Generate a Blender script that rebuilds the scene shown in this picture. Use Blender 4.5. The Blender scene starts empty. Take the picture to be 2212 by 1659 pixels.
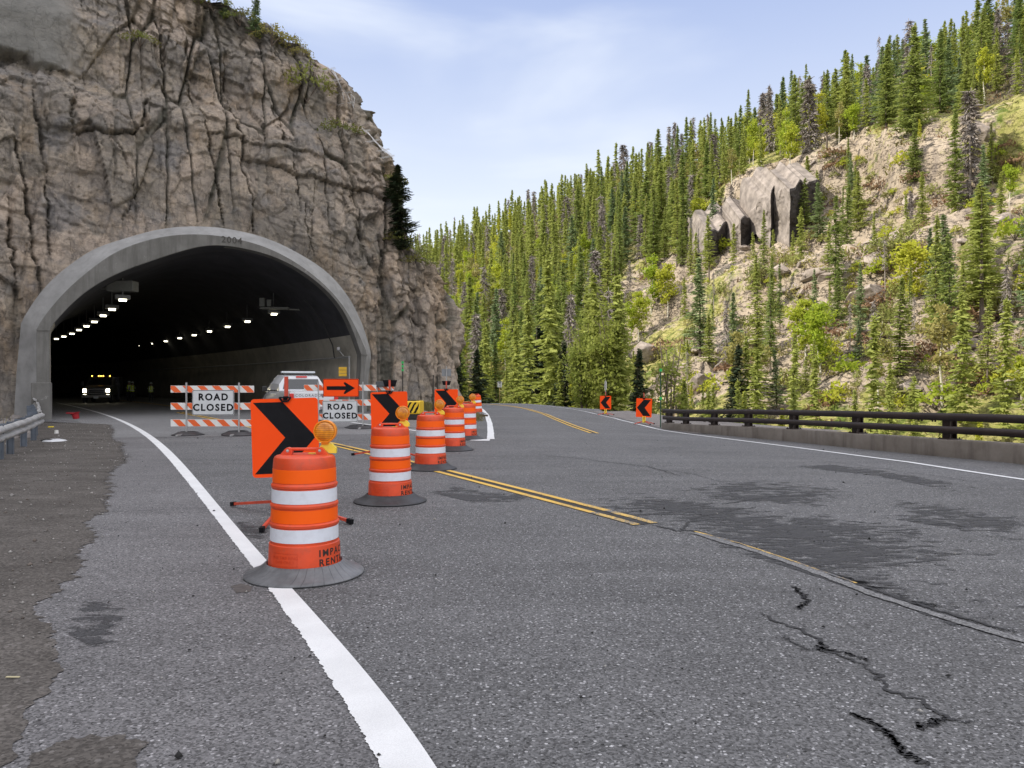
import bpy, bmesh, math, random
import numpy as np
from mathutils import Vector, Matrix, Euler
R = math.radians
scene = bpy.context.scene
COL = scene.collection

# ------------------------------------------------------------------ camera, sky, sun, exposure
CAMZ = 1.555; FPX = 1662.0; HY = 826.0; CX = 1106.0      # camera height, focal length and horizon used to survey the place
cam_data = bpy.data.cameras.new('camera'); cam = bpy.data.objects.new('camera', cam_data); COL.objects.link(cam)
cam.location = (0, 0, CAMZ); cam.rotation_euler = (R(90 - 0.12), 0, 0)
cam_data.sensor_width = 34.6; cam_data.lens = 26.0; cam_data.clip_start = 0.05; cam_data.clip_end = 3000
scene.camera = cam
SUN_EL, SUN_AZ = 38.0, -101.0           # azimuth from +Y, negative = to the left
world = bpy.data.worlds.new('World'); scene.world = world; world.use_nodes = True
wn = world.node_tree; wn.nodes.clear()
def wnode(t, **k):
    n = wn.nodes.new(t)
    for a, b in k.items(): setattr(n, a, b)
    return n
sky = wnode('ShaderNodeTexSky', sky_type='NISHITA', sun_disc=False)
sky.sun_elevation = R(SUN_EL); sky.sun_rotation = R(SUN_AZ % 360); sky.air_density = 1.0; sky.dust_density = 1.2; sky.ozone_density = 1.6; sky.altitude = 2800
tc = wnode('ShaderNodeTexCoord'); sep = wnode('ShaderNodeSeparateXYZ'); wn.links.new(tc.outputs['Generated'], sep.inputs[0])
def wmath(op, a, b=None, c=None, clamp=False):
    n = wnode('ShaderNodeMath', operation=op, use_clamp=clamp)
    for i, v in enumerate((a, b, c)):
        if v is None: continue
        if isinstance(v, (int, float)): n.inputs[i].default_value = v
        else: wn.links.new(v, n.inputs[i])
    return n.outputs[0]
def wramp(v, a, b):
    n = wnode('ShaderNodeMapRange', interpolation_type='SMOOTHSTEP'); n.inputs[1].default_value = a; n.inputs[2].default_value = b
    wn.links.new(v, n.inputs[0]); return n.outputs[0]
mp = wnode('ShaderNodeMapping'); mp.inputs['Scale'].default_value = (1.0, 1.0, 3.4); mp.inputs['Location'].default_value = (0.35, 0.1, 0.2)
wn.links.new(tc.outputs['Generated'], mp.inputs[0])
nz = wnode('ShaderNodeTexNoise'); nz.inputs['Scale'].default_value = 1.7; nz.inputs['Detail'].default_value = 5; nz.inputs['Roughness'].default_value = 0.5; nz.inputs['Distortion'].default_value = 0.4
wn.links.new(mp.outputs[0], nz.inputs['Vector'])
wisps = wramp(nz.outputs[0], 0.45, 0.72)
# bright fill added out of view overhead and behind, to lift the shaded road
sky_fill_top = wramp(sep.outputs[2], 0.46, 0.80)
back = wramp(wmath('MULTIPLY', sep.outputs[1], -1.0), -0.15, 0.45)
sky_fill = wmath('MULTIPLY', wmath('MAXIMUM', sky_fill_top, back), wramp(sep.outputs[2], 0.05, 0.3), clamp=True)
low = wmath('SUBTRACT', 1.0, wramp(sep.outputs[2], 0.02, 0.56))          # thin haze towards the horizon
m1 = wnode('ShaderNodeMix', data_type='RGBA'); m1.inputs['B'].default_value = (3.8, 4.85, 7.9, 1)
wn.links.new(sky.outputs[0], m1.inputs['A']); m1.inputs[0].default_value = 0.85
mlow = wnode('ShaderNodeMix', data_type='RGBA'); mlow.inputs['B'].default_value = (8.9, 9.5, 10.1, 1); wn.links.new(m1.outputs['Result'], mlow.inputs['A']); wn.links.new(wmath('MULTIPLY', low, 0.95), mlow.inputs[0])
m2 = wnode('ShaderNodeMix', data_type='RGBA'); m2.inputs['B'].default_value = (8.4, 8.9, 9.6, 1)
wn.links.new(mlow.outputs['Result'], m2.inputs['A']); wn.links.new(wmath('MULTIPLY', wisps, 0.75), m2.inputs[0])
m3 = wnode('ShaderNodeMix', data_type='RGBA'); m3.inputs['B'].default_value = (15.0, 14.8, 15.4, 1)
wn.links.new(m2.outputs['Result'], m3.inputs['A']); wn.links.new(wmath('MULTIPLY', sky_fill, 0.95), m3.inputs[0])
bg = wnode('ShaderNodeBackground'); bg.inputs['Strength'].default_value = 0.09
wout = wnode('ShaderNodeOutputWorld')
wn.links.new(m3.outputs['Result'], bg.inputs[0]); wn.links.new(bg.outputs[0], wout.inputs[0])
sund = bpy.data.lights.new('sun', 'SUN'); sund.energy = 5.0; sund.angle = R(0.5); sund.color = (1.0, 0.93, 0.80)
sun = bpy.data.objects.new('sun', sund); COL.objects.link(sun)
_sd = Vector((math.sin(R(SUN_AZ)) * math.cos(R(SUN_EL)), math.cos(R(SUN_AZ)) * math.cos(R(SUN_EL)), math.sin(R(SUN_EL))))
sun.rotation_euler = (-_sd).to_track_quat('-Z', 'Y').to_euler(); sun.location = _sd * 300
scene.render.engine = 'CYCLES'
scene.view_settings.view_transform = 'Standard'; scene.view_settings.look = 'None'
scene.view_settings.exposure = 0.38; scene.view_settings.gamma = 1.0; scene.view_settings.use_curve_mapping = False

# ------------------------------------------------------------------ numpy noise
def _hash(ix, iy, iz, seed=0):
    h = (ix.astype(np.int64) * 374761393 + iy.astype(np.int64) * 668265263 + iz.astype(np.int64) * 2147483647 + seed * 1274126177) & 0xffffffff
    h = ((h ^ (h >> 13)) * 1274126177) & 0xffffffff
    h = ((h ^ (h >> 16)) * 2246822519) & 0xffffffff
    return ((h ^ (h >> 15)) & 0xffffff) / float(0x1000000)
def vnoise(x, y, z, seed=0):
    x = np.asarray(x, float); y = np.asarray(y, float) + 0 * x; z = np.asarray(z, float) + 0 * x
    ix, iy, iz = np.floor(x), np.floor(y), np.floor(z); fx, fy, fz = x - ix, y - iy, z - iz
    fx, fy, fz = [f * f * (3 - 2 * f) for f in (fx, fy, fz)]
    r = 0
    for a in (0, 1):
        for b in (0, 1):
            for c in (0, 1):
                r = r + _hash(ix + a, iy + b, iz + c, seed) * (fx if a else 1 - fx) * (fy if b else 1 - fy) * (fz if c else 1 - fz)
    return r * 2 - 1
def fbm(x, y, z, oct=4, seed=0, rough=0.5):
    r = 0; a = 1.0; f = 1.0; t = 0
    for o in range(oct):
        r = r + a * vnoise(x * f, y * f, z * f, seed + o * 17); t += a; a *= rough; f *= 2.03
    return r / t
def voro(x, y, z, seed=0):
    """distance to nearest and second feature, id hash of nearest, and offset vector to it"""
    ix, iy, iz = np.floor(x), np.floor(y), np.floor(z)
    d1 = np.full(x.shape, 9.0); d2 = np.full(x.shape, 9.0); hid = np.zeros(x.shape); h2 = np.zeros(x.shape); ox = np.zeros(x.shape); oz = np.zeros(x.shape)
    for a in (-1, 0, 1):
        for b in (-1, 0, 1):
            for c in (-1, 0, 1):
                cx, cy, cz = ix + a, iy + b, iz + c
                dx = cx + _hash(cx, cy, cz, seed + 1) - x; dy = cy + _hash(cx, cy, cz, seed + 2) - y; dz = cz + _hash(cx, cy, cz, seed + 3) - z
                d = np.sqrt(dx * dx + dy * dy + dz * dz); n = d < d1
                d2 = np.where(n, d1, np.minimum(d2, d)); d1 = np.where(n, d, d1)
                hid = np.where(n, _hash(cx, cy, cz, seed + 4), hid); h2 = np.where(n, _hash(cx, cy, cz, seed + 5), h2)
                ox = np.where(n, dx, ox); oz = np.where(n, dz, oz)
    return d1, d2, hid, h2, ox, oz
def sstep(x, a, b):
    t = np.clip((x - a) / (b - a), 0, 1); return t * t * (3 - 2 * t)

# ------------------------------------------------------------------ materials
def principled(name):
    m = bpy.data.materials.new(name); m.use_nodes = True; nt = m.node_tree
    return m, nt, nt.nodes['Principled BSDF']
def link(nt, a, b): nt.links.new(a, b)
def tnoise(nt, scale, detail=4, vec=None, rough=0.55, dist=0.0):
    n = nt.nodes.new('ShaderNodeTexNoise'); n.inputs['Scale'].default_value = scale; n.inputs['Detail'].default_value = detail
    n.inputs['Roughness'].default_value = rough; n.inputs['Distortion'].default_value = dist
    if vec is not None: link(nt, vec, n.inputs['Vector'])
    return n.outputs[0]
def tvoro(nt, scale, vec=None, feature='F1', out='Distance'):
    n = nt.nodes.new('ShaderNodeTexVoronoi'); n.feature = feature; n.inputs['Scale'].default_value = scale
    if vec is not None: link(nt, vec, n.inputs['Vector'])
    return n.outputs[out]
def rng(nt, v, a, b, c=0.0, d=1.0, smooth=False):
    n = nt.nodes.new('ShaderNodeMapRange')
    if smooth: n.interpolation_type = 'SMOOTHSTEP'
    for i, q in enumerate((a, b, c, d)): n.inputs[i + 1].default_value = q
    link(nt, v, n.inputs[0]); return n.outputs[0]
def mth(nt, op, a, b=0.0):
    n = nt.nodes.new('ShaderNodeMath'); n.operation = op
    for i, v in enumerate((a, b)):
        if isinstance(v, (int, float)): n.inputs[i].default_value = v
        else: link(nt, v, n.inputs[i])
    return n.outputs[0]
def mixc(nt, f, a, b, mode='MIX'):
    n = nt.nodes.new('ShaderNodeMix'); n.data_type = 'RGBA'; n.blend_type = mode
    for key, v in ((0, f), ('A', a), ('B', b)):
        s = n.inputs[key]
        if isinstance(v, (int, float)): s.default_value = v
        elif isinstance(v, tuple): s.default_value = v if len(v) == 4 else (*v, 1)
        else: link(nt, v, s)
    return n.outputs['Result']
def coords(nt, scale=None, kind='Object', rot=None):
    t = nt.nodes.new('ShaderNodeTexCoord'); o = t.outputs[kind]
    if scale or rot:
        mpp = nt.nodes.new('ShaderNodeMapping')
        if scale: mpp.inputs['Scale'].default_value = scale
        if rot: mpp.inputs['Rotation'].default_value = rot
        link(nt, o, mpp.inputs[0]); o = mpp.outputs[0]
    return o
def bump(nt, b, h, strength=0.3, dist=0.01):
    n = nt.nodes.new('ShaderNodeBump'); n.inputs['Strength'].default_value = strength; n.inputs['Distance'].default_value = dist
    link(nt, h, n.inputs['Height']); link(nt, n.outputs[0], b.inputs['Normal'])
MATS = {}
def pmat(name, col, rough=0.5, var=0.12, scale=8.0, metal=0.0, bmp=0.0, spec=0.5, dirt=0.0, dirtcol=(0.12, 0.1, 0.08), emit=None, es=0.0, coat=0.0, trans=0.0):
    if name in MATS: return MATS[name]
    m, nt, b = principled(name)
    v = coords(nt)
    f = tnoise(nt, scale, 5, v)
    dark = tuple(c * (1 - var) for c in col); lite = tuple(min(1, c * (1 + var * 0.6)) for c in col)
    c = mixc(nt, rng(nt, f, 0.3, 0.7), dark, lite)
    if dirt > 0:
        g = rng(nt, tnoise(nt, scale * 2.7, 7, v, 0.65), 0.5, 0.78, 0, dirt)
        c = mixc(nt, g, c, dirtcol)
    link(nt, c, b.inputs['Base Color'])
    b.inputs['Roughness'].default_value = rough; b.inputs['Metallic'].default_value = metal; b.inputs['Specular IOR Level'].default_value = spec
    if coat: b.inputs['Coat Weight'].default_value = coat; b.inputs['Coat Roughness'].default_value = 0.1
    if trans: b.inputs['Transmission Weight'].default_value = trans
    if bmp > 0: bump(nt, b, tnoise(nt, scale * 6, 4, v), bmp, 0.004)
    if emit: b.inputs['Emission Color'].default_value = (*emit, 1); b.inputs['Emission Strength'].default_value = es
    MATS[name] = m; return m

# ------------------------------------------------------------------ mesh building
class MB:
    def __init__(s): s.v = []; s.f = []; s.m = []; s.M = Matrix.Identity(4)
    def at(s, loc=(0, 0, 0), rot=(0, 0, 0), sc=(1, 1, 1)):
        s.M = Matrix.Translation(loc) @ Euler(rot).to_matrix().to_4x4() @ Matrix.Diagonal((*sc, 1)); return s
    def add(s, vs, fs, mi=0):
        o = len(s.v); M = s.M
        s.v += [tuple(M @ Vector(p)) for p in vs]; s.f += [tuple(i + o for i in f) for f in fs]; s.m += [mi] * len(fs); return s
    def box(s, c, d, mi=0, bev=0.0, taper=1.0):
        x, y, z = c; a, b, h = d[0] / 2, d[1] / 2, d[2] / 2
        if bev <= 0:
            vs = [(x + i * a * (taper if k > 0 else 1), y + j * b * (taper if k > 0 else 1), z + k * h) for k in (-1, 1) for j in (-1, 1) for i in (-1, 1)]
            return s.add(vs, [(0, 2, 3, 1), (4, 5, 7, 6), (0, 1, 5, 4), (2, 6, 7, 3), (0, 4, 6, 2), (1, 3, 7, 5)], mi)
        bm = bmesh.new(); bmesh.ops.create_cube(bm, size=1.0)
        for v in bm.verts:
            t = taper if v.co.z > 0 else 1
            v.co = Vector((v.co.x * d[0] * t, v.co.y * d[1] * t, v.co.z * d[2]))
        bmesh.ops.bevel(bm, geom=list(bm.edges) + list(bm.verts), offset=bev, segments=2, profile=0.5, affect='EDGES')
        bm.verts.index_update()
        vs = [(v.co.x + x, v.co.y + y, v.co.z + z) for v in bm.verts]; fs = [[v.index for v in f.verts] for f in bm.faces]; bm.free()
        return s.add(vs, fs, mi)
    def tube(s, p0, p1, r, n=8, mi=0, r2=None, caps=True):
        p0, p1 = Vector(p0), Vector(p1); d = (p1 - p0); r2 = r if r2 is None else r2
        q = d.to_track_quat('Z', 'Y').to_matrix(); vs = []
        for p, rr in ((p0, r), (p1, r2)):
            for k in range(n):
                a = 2 * math.pi * k / n; vs.append(tuple(p + q @ Vector((rr * math.cos(a), rr * math.sin(a), 0))))
        fs = [(k, (k + 1) % n, n + (k + 1) % n, n + k) for k in range(n)]
        if caps: fs += [tuple(range(n - 1, -1, -1)), tuple(range(n, 2 * n))]
        return s.add(vs, fs, mi)
    def bar(s, p0, p1, w, h, mi=0):
        p0, p1 = Vector(p0), Vector(p1); d = (p1 - p0).normalized(); up = Vector((0, 0, 1))
        if abs(d.z) > 0.95: up = Vector((0, 1, 0))
        sd = d.cross(up).normalized(); up = sd.cross(d).normalized(); vs = []
        for p in (p0, p1):
            for i, j in ((-1, -1), (1, -1), (1, 1), (-1, 1)): vs.append(tuple(p + sd * (w / 2 * i) + up * (h / 2 * j)))
        return s.add(vs, [(0, 3, 2, 1), (4, 5, 6, 7), (0, 1, 5, 4), (1, 2, 6, 5), (2, 3, 7, 6), (3, 0, 4, 7)], mi)
    def path(s, pts, r, n=6, mi=0):
        for a, b in zip(pts[:-1], pts[1:]): s.tube(a, b, r, n, mi)
        return s
    def lathe(s, prof, n=32, mi=0, axis='Z', close=False):
        vs = []; m = len(prof)
        for k in range(n):
            a = 2 * math.pi * k / n; c, sn = math.cos(a), math.sin(a)
            for r, z in prof: vs.append((r * c, r * sn, z) if axis == 'Z' else (r * c, z, r * sn))
        fs = []
        for k in range(n):
            k2 = (k + 1) % n
            for i in range(m - 1):
                q = (k * m + i, k2 * m + i, k2 * m + i + 1, k * m + i + 1)
                fs.append(q if axis == 'Z' else q[::-1])
        return s.add(vs, fs, mi)
    def prism(s, poly, y0, y1, mi=0):
        """polygon in x-z extruded from y0 to y1"""
        n = len(poly); vs = [(p[0], y0, p[1]) for p in poly] + [(p[0], y1, p[1]) for p in poly]
        fs = [tuple(range(n)), tuple(range(2 * n - 1, n - 1, -1))] + [((i + 1) % n, i, n + i, n + (i + 1) % n) for i in range(n)]
        return s.add(vs, fs, mi)
    def build(s, name, mats, parent=None, smooth=False, auto=35, loc=None):
        me = bpy.data.meshes.new(name); me.from_pydata(s.v, [], s.f)
        for m in (mats if isinstance(mats, (list, tuple)) else [mats]): me.materials.append(m)
        if len(s.m): me.polygons.foreach_set('material_index', s.m)
        me.update()
        bm = bmesh.new(); bm.from_mesh(me); bmesh.ops.recalc_face_normals(bm, faces=bm.faces); bm.to_mesh(me); bm.free()
        if smooth: me.polygons.foreach_set('use_smooth', [True] * len(me.polygons)); me.set_sharp_from_angle(angle=R(auto))
        o = bpy.data.objects.new(name, me); COL.objects.link(o)
        if parent is not None: o.parent = parent
        if loc is not None: o.location = loc
        return o
def rrect(w, h, r, n=5, cx=0, cz=0):
    pts = []
    for qx, qz, a0 in ((1, -1, -90), (1, 1, 0), (-1, 1, 90), (-1, -1, 180)):
        for k in range(n + 1):
            a = R(a0 + 90 * k / n); pts.append((cx + qx * (w / 2 - r) + r * math.cos(a), cz + qz * (h / 2 - r) + r * math.sin(a)))
    return pts
def npmesh(name, verts, faces, mats, parent=None, smooth=False, mi=None):
    """faces: int array (n,3|4)"""
    me = bpy.data.meshes.new(name); verts = np.asarray(verts, np.float32); faces = np.asarray(faces, np.int32)
    k = faces.shape[1]; me.vertices.add(len(verts)); me.vertices.foreach_set('co', verts.ravel())
    me.loops.add(faces.size); me.loops.foreach_set('vertex_index', faces.ravel())
    me.polygons.add(len(faces)); me.polygons.foreach_set('loop_start', np.arange(0, faces.size, k, dtype=np.int32))
    for m in (mats if isinstance(mats, (list, tuple)) else [mats]): me.materials.append(m)
    if mi is not None: me.polygons.foreach_set('material_index', np.asarray(mi, np.int32))
    if smooth: me.polygons.foreach_set('use_smooth', np.ones(len(faces), bool))
    me.update(calc_edges=True); me.validate()
    o = bpy.data.objects.new(name, me); COL.objects.link(o)
    if parent is not None: o.parent = parent
    return o
def vcol(o, name, vals):
    a = o.data.attributes.new(name, 'FLOAT', 'POINT'); a.data.foreach_set('value', np.asarray(vals, np.float32))
def thing(name, label, cat, loc=(0, 0, 0), rz=0.0, group=None, rot=None):
    o = bpy.data.objects.new(name, None); COL.objects.link(o); o.empty_display_size = 0.2
    o.location = loc; o.rotation_euler = rot if rot else (0, 0, rz); o['label'] = label; o['category'] = cat
    if group: o['group'] = group
    return o
def tag(o, label, cat, group=None, kind=None):
    if label: o['label'] = label; o['category'] = cat
    if group: o['group'] = group
    if kind: o['kind'] = kind
    return o
def struct(o, label=None, cat=None):
    o['kind'] = 'structure'
    if label: o['label'] = label; o['category'] = cat
    return o
def kids(o): return [c for c in bpy.data.objects if c.parent == o]
def dup(root, loc, rot=None, label=None, sc=None, group=None, skip=()):
    c = root.copy(); COL.objects.link(c); c.location = loc
    if rot is not None: c.rotation_euler = rot
    if sc is not None: c.scale = sc
    if label: c['label'] = label
    if group: c['group'] = group
    for ch in CH.setdefault(root.name, kids(root)):
        if ch.name.split('.')[0] in skip: continue
        d = ch.copy(); COL.objects.link(d); d.parent = c
        for g in CH.setdefault(ch.name, kids(ch)):
            e = g.copy(); COL.objects.link(e); e.parent = d
    return c
CH = {}
def text_mesh(txt, size, width_scale=1.0, thick=0.0, spacing=1.0, align='CENTER', line=1.0, mode='flat'):
    cu = bpy.data.curves.new('lettering', 'FONT'); cu.body = txt; cu.size = size; cu.align_x = align; cu.align_y = 'CENTER'
    cu.offset = thick; cu.space_character = spacing; cu.space_line = line; cu.resolution_u = 3
    o = bpy.data.objects.new('t', cu); COL.objects.link(o)
    bpy.context.view_layer.update()
    me = bpy.data.meshes.new_from_object(o.evaluated_get(bpy.context.evaluated_depsgraph_get()))
    bpy.data.objects.remove(o)
    vs = [(v.co.x * width_scale, 0.0, v.co.y) for v in me.vertices]; fs = [tuple(p.vertices) for p in me.polygons]
    return vs, fs
def text_obj(name, txt, size, mat, parent, loc, rz=0.0, **k):
    vs, fs = text_mesh(txt, size, **k); b = MB(); b.at(loc, (0, 0, rz)); b.add(vs, fs)
    return b.build(name, mat, parent)

# ------------------------------------------------------------------ survey helpers
def g(X, Y):
    X = np.asarray(X, float); Y = np.asarray(Y, float)
    z = -0.022 * np.maximum(0, Y - 15) * sstep(X, 0, 7) * (1 - sstep(Y, 45, 60) * 0.6)
    z = z - 0.05 * np.maximum(0, Y - 57) * sstep(X, -12, -4)
    return z
def gp(px, py):
    u = (px - CX) / FPX; Y = (CAMZ) * FPX / (py - HY)
    for _ in range(12): Y = (CAMZ - float(g(u * Y, Y))) * FPX / (py - HY)
    return (u * Y, Y)
def at(px, py, Y): return ((px - CX) / FPX * Y, Y, CAMZ - (py - HY) * Y / FPX)
def resample(pts, n):
    p = np.array(pts, float); d = np.r_[0, np.cumsum(np.linalg.norm(np.diff(p, axis=0), axis=1))]; t = np.linspace(0, d[-1], n)
    return np.stack([np.interp(t, d, p[:, k]) for k in range(p.shape[1])], 1)
def smooth_pts(pts, n, it=6):
    p = resample(pts, n)
    for _ in range(it * max(1, n // 60)):
        q = p.copy(); q[1:-1] = (p[:-2] + p[2:] + 2 * p[1:-1]) / 4; p = q
    return p
def strip(name, A, B, off, mat, m=1, zf=g):
    """sheet between two plan polylines draped on the ground"""
    n = len(A); V = []
    for j in range(m + 1):
        P = A * (1 - j / m) + B * (j / m); V.append(np.c_[P, zf(P[:, 0], P[:, 1]) + off])
    V = np.stack(V, 1).reshape(-1, 3)
    i = np.arange(n - 1)[:, None] * (m + 1) + np.arange(m)[None, :]; i = i.ravel()
    F = np.stack([i, i + 1, i + m + 2, i + m + 1], 1)
    o = npmesh(name, V, F, mat)
    # face up
    if o.data.polygons[len(F) // 2].normal.z < 0: o.data.flip_normals()
    return o
def line_strip(name, C, w, off, mat, jit=0.0, seed=0):
    t = np.gradient(C, axis=0); t /= np.linalg.norm(t, axis=1)[:, None]; nn = np.stack([-t[:, 1], t[:, 0]], 1)
    s = np.r_[0, np.cumsum(np.linalg.norm(np.diff(C, axis=0), axis=1))]
    ja = jit * fbm(s * 9, 0, 0, 3, seed); jb = jit * fbm(s * 9, 5, 0, 3, seed + 5)
    w = np.asarray(w) + 0 * s
    return strip(name, C + nn * (w / 2 + ja)[:, None], C - nn * (w / 2 + jb)[:, None], off, mat)
# ------------------------------------------------------------------ ground materials
def asphalt(name, lo=0.115, hi=0.165, tint=(1.0, 1.0, 1.04), speck=0.5, bmp=0.5):
    m, nt, b = principled(name); v = coords(nt)
    big = rng(nt, tnoise(nt, 0.35, 5, v, 0.6), 0.3, 0.7)
    streak = tnoise(nt, 1.0, 5, coords(nt, (0.25, 2.2, 1), rot=(0, 0, R(-20))), 0.6)
    base = mth(nt, 'ADD', mth(nt, 'MULTIPLY', big, (hi - lo) * 0.6), mth(nt, 'MULTIPLY', rng(nt, streak, 0.3, 0.7), (hi - lo) * 0.5))
    base = mth(nt, 'ADD', base, lo)
    c1 = tvoro(nt, 95, v, 'F1', 'Color'); s1 = nt.nodes.new('ShaderNodeSeparateColor'); link(nt, c1, s1.inputs[0])
    c2 = tvoro(nt, 42, v, 'F1', 'Color'); s2 = nt.nodes.new('ShaderNodeSeparateColor'); link(nt, c2, s2.inputs[0])
    mul = rng(nt, s1.outputs[0], 0, 1, 0.42, 1.58)
    base = mth(nt, 'MULTIPLY', base, mul)
    near = mth(nt, 'LESS_THAN', tvoro(nt, 42, v), 0.34)
    white = mth(nt, 'MULTIPLY', mth(nt, 'GREATER_THAN', s2.outputs[1], 0.91), near)
    white2 = mth(nt, 'GREATER_THAN', s1.outputs[1], 0.95)
    base = mth(nt, 'ADD', base, mth(nt, 'MULTIPLY', mth(nt, 'ADD', mth(nt, 'MULTIPLY', white, 0.36), mth(nt, 'MULTIPLY', white2, 0.2)), speck))
    black = mth(nt, 'MULTIPLY', mth(nt, 'GREATER_THAN', s2.outputs[2], 0.955), near)
    base = mth(nt, 'MULTIPLY', base, mth(nt, 'SUBTRACT', 1.0, mth(nt, 'MULTIPLY', black, 0.75)))
    cb = nt.nodes.new('ShaderNodeCombineColor')
    for i, t in enumerate(tint): link(nt, mth(nt, 'MULTIPLY', base, t), cb.inputs[i])
    link(nt, cb.outputs[0], b.inputs['Base Color']); b.inputs['Roughness'].default_value = 0.82; b.inputs['Specular IOR Level'].default_value = 0.35
    bump(nt, b, mth(nt, 'ADD', s1.outputs[0], mth(nt, 'MULTIPLY', tnoise(nt, 160, 3, v), 1.2)), bmp, 0.003)
    return m
def paint(name, col, wear=0.3, wl=0.62, wh=0.72, sc=60, under=(0.13, 0.13, 0.135)):
    m, nt, b = principled(name); v = coords(nt)
    f = rng(nt, tnoise(nt, 3, 5, v), 0.3, 0.7, 0.86, 1.0)
    sp = rng(nt, tnoise(nt, sc * 2.5, 3, v, 0.7), 0.3, 0.62, 0.82, 1.0)
    n = nt.nodes.new('ShaderNodeVectorMath'); n.operation = 'SCALE'; n.inputs[0].default_value = col; link(nt, mth(nt, 'MULTIPLY', f, sp), n.inputs['Scale'])
    worn = rng(nt, mth(nt, 'ADD', mth(nt, 'MULTIPLY', tnoise(nt, sc, 5, v, 0.75), 0.6), mth(nt, 'MULTIPLY', tnoise(nt, 1.2, 3, v), 0.5)), wl, wh, 0, wear)
    link(nt, mixc(nt, worn, n.outputs[0], under), b.inputs['Base Color']); b.inputs['Roughness'].default_value = 0.7
    bump(nt, b, tnoise(nt, 140, 3, v), 0.35, 0.003)
    return m
def dirtmat(name, a, bcol, stones=0.5, sc=1.0):
    m, nt, b = principled(name); v = coords(nt)
    f = rng(nt, tnoise(nt, 0.8 * sc, 7, coords(nt, (1, 2.2, 1), rot=(0, 0, R(25))), 0.65), 0.32, 0.68)
    c = mixc(nt, f, a, bcol)
    c1 = tvoro(nt, 70 * sc, v, 'F1', 'Color'); s1 = nt.nodes.new('ShaderNodeSeparateColor'); link(nt, c1, s1.inputs[0])
    c = mixc(nt, 0.65, c, mixc(nt, s1.outputs[0], (0.35, 0.35, 0.35), (1.5, 1.5, 1.5)), 'MULTIPLY')
    c2 = tvoro(nt, 26 * sc, v, 'F1', 'Color'); s2 = nt.nodes.new('ShaderNodeSeparateColor'); link(nt, c2, s2.inputs[0])
    st = mth(nt, 'MULTIPLY', mth(nt, 'GREATER_THAN', s2.outputs[0], 0.93), mth(nt, 'LESS_THAN', tvoro(nt, 26 * sc, v), 0.38))
    c = mixc(nt, mth(nt, 'MULTIPLY', st, stones), c, (0.36, 0.34, 0.33))
    link(nt, c, b.inputs['Base Color']); b.inputs['Roughness'].default_value = 0.95; b.inputs['Specular IOR Level'].default_value = 0.2
    bump(nt, b, mth(nt, 'ADD', s1.outputs[0], tnoise(nt, 30 * sc, 5, v)), 0.7, 0.012)
    return m
M_ASPH = asphalt('asphalt', 0.074, 0.135, (1.0, 1.0, 1.03), 0.85); M_SHOULDER = asphalt('shoulder_asphalt', 0.09, 0.155, (1.02, 1.0, 1.03), 0.6)
M_CONC = asphalt('concrete_apron', 0.15, 0.195, (1.0, 1.0, 1.02), 0.12, 0.2)
M_WHITE = paint('white_paint', (0.78, 0.79, 0.80), 0.55, 0.66, 0.78); M_YELLOW = paint('yellow_paint', (0.80, 0.50, 0.09), 0.9, 0.585, 0.66)
M_YELLOW_OLD = paint('faded_yellow_paint', (0.80, 0.52, 0.12), 1.0, 0.50, 0.56, 45)
M_DIRT = dirtmat('roadside_dirt', (0.074, 0.067, 0.061), (0.135, 0.124, 0.115), 0.22)
M_GRAVEL = dirtmat('gravel', (0.16, 0.145, 0.14), (0.26, 0.24, 0.23), 0.8, 0.6)
M_CRACK = pmat('tar_crack', (0.035, 0.035, 0.038), 0.9, 0.3, 30)
def stainmat():
    m, nt, b = principled('dark_stain'); v = coords(nt, (3.2, 9.0, 1))
    f = mth(nt, 'ADD', mth(nt, 'MULTIPLY', tnoise(nt, 1.0, 8, v, 0.72), 0.75), mth(nt, 'MULTIPLY', tnoise(nt, 0.9, 3, coords(nt)), 0.4))
    at_ = nt.nodes.new('ShaderNodeAttribute'); at_.attribute_name = 'edge'
    f = mth(nt, 'ADD', f, mth(nt, 'MULTIPLY', at_.outputs['Fac'], 0.22))
    c1 = tvoro(nt, 95, coords(nt), 'F1', 'Color'); s1 = nt.nodes.new('ShaderNodeSeparateColor'); link(nt, c1, s1.inputs[0])
    link(nt, mixc(nt, s1.outputs[0], (0.024, 0.024, 0.026), (0.075, 0.075, 0.08)), b.inputs['Base Color']); b.inputs['Roughness'].default_value = 0.8
    tr = nt.nodes.new('ShaderNodeBsdfTransparent'); mx = nt.nodes.new('ShaderNodeMixShader')
    link(nt, rng(nt, f, 0.605, 0.65, 0, 0.85), mx.inputs[0]); link(nt, tr.outputs[0], mx.inputs[1]); link(nt, b.outputs[0], mx.inputs[2])
    link(nt, mx.outputs[0], nt.nodes['Material Output'].inputs[0]); return m
M_STAIN = stainmat()

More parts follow.
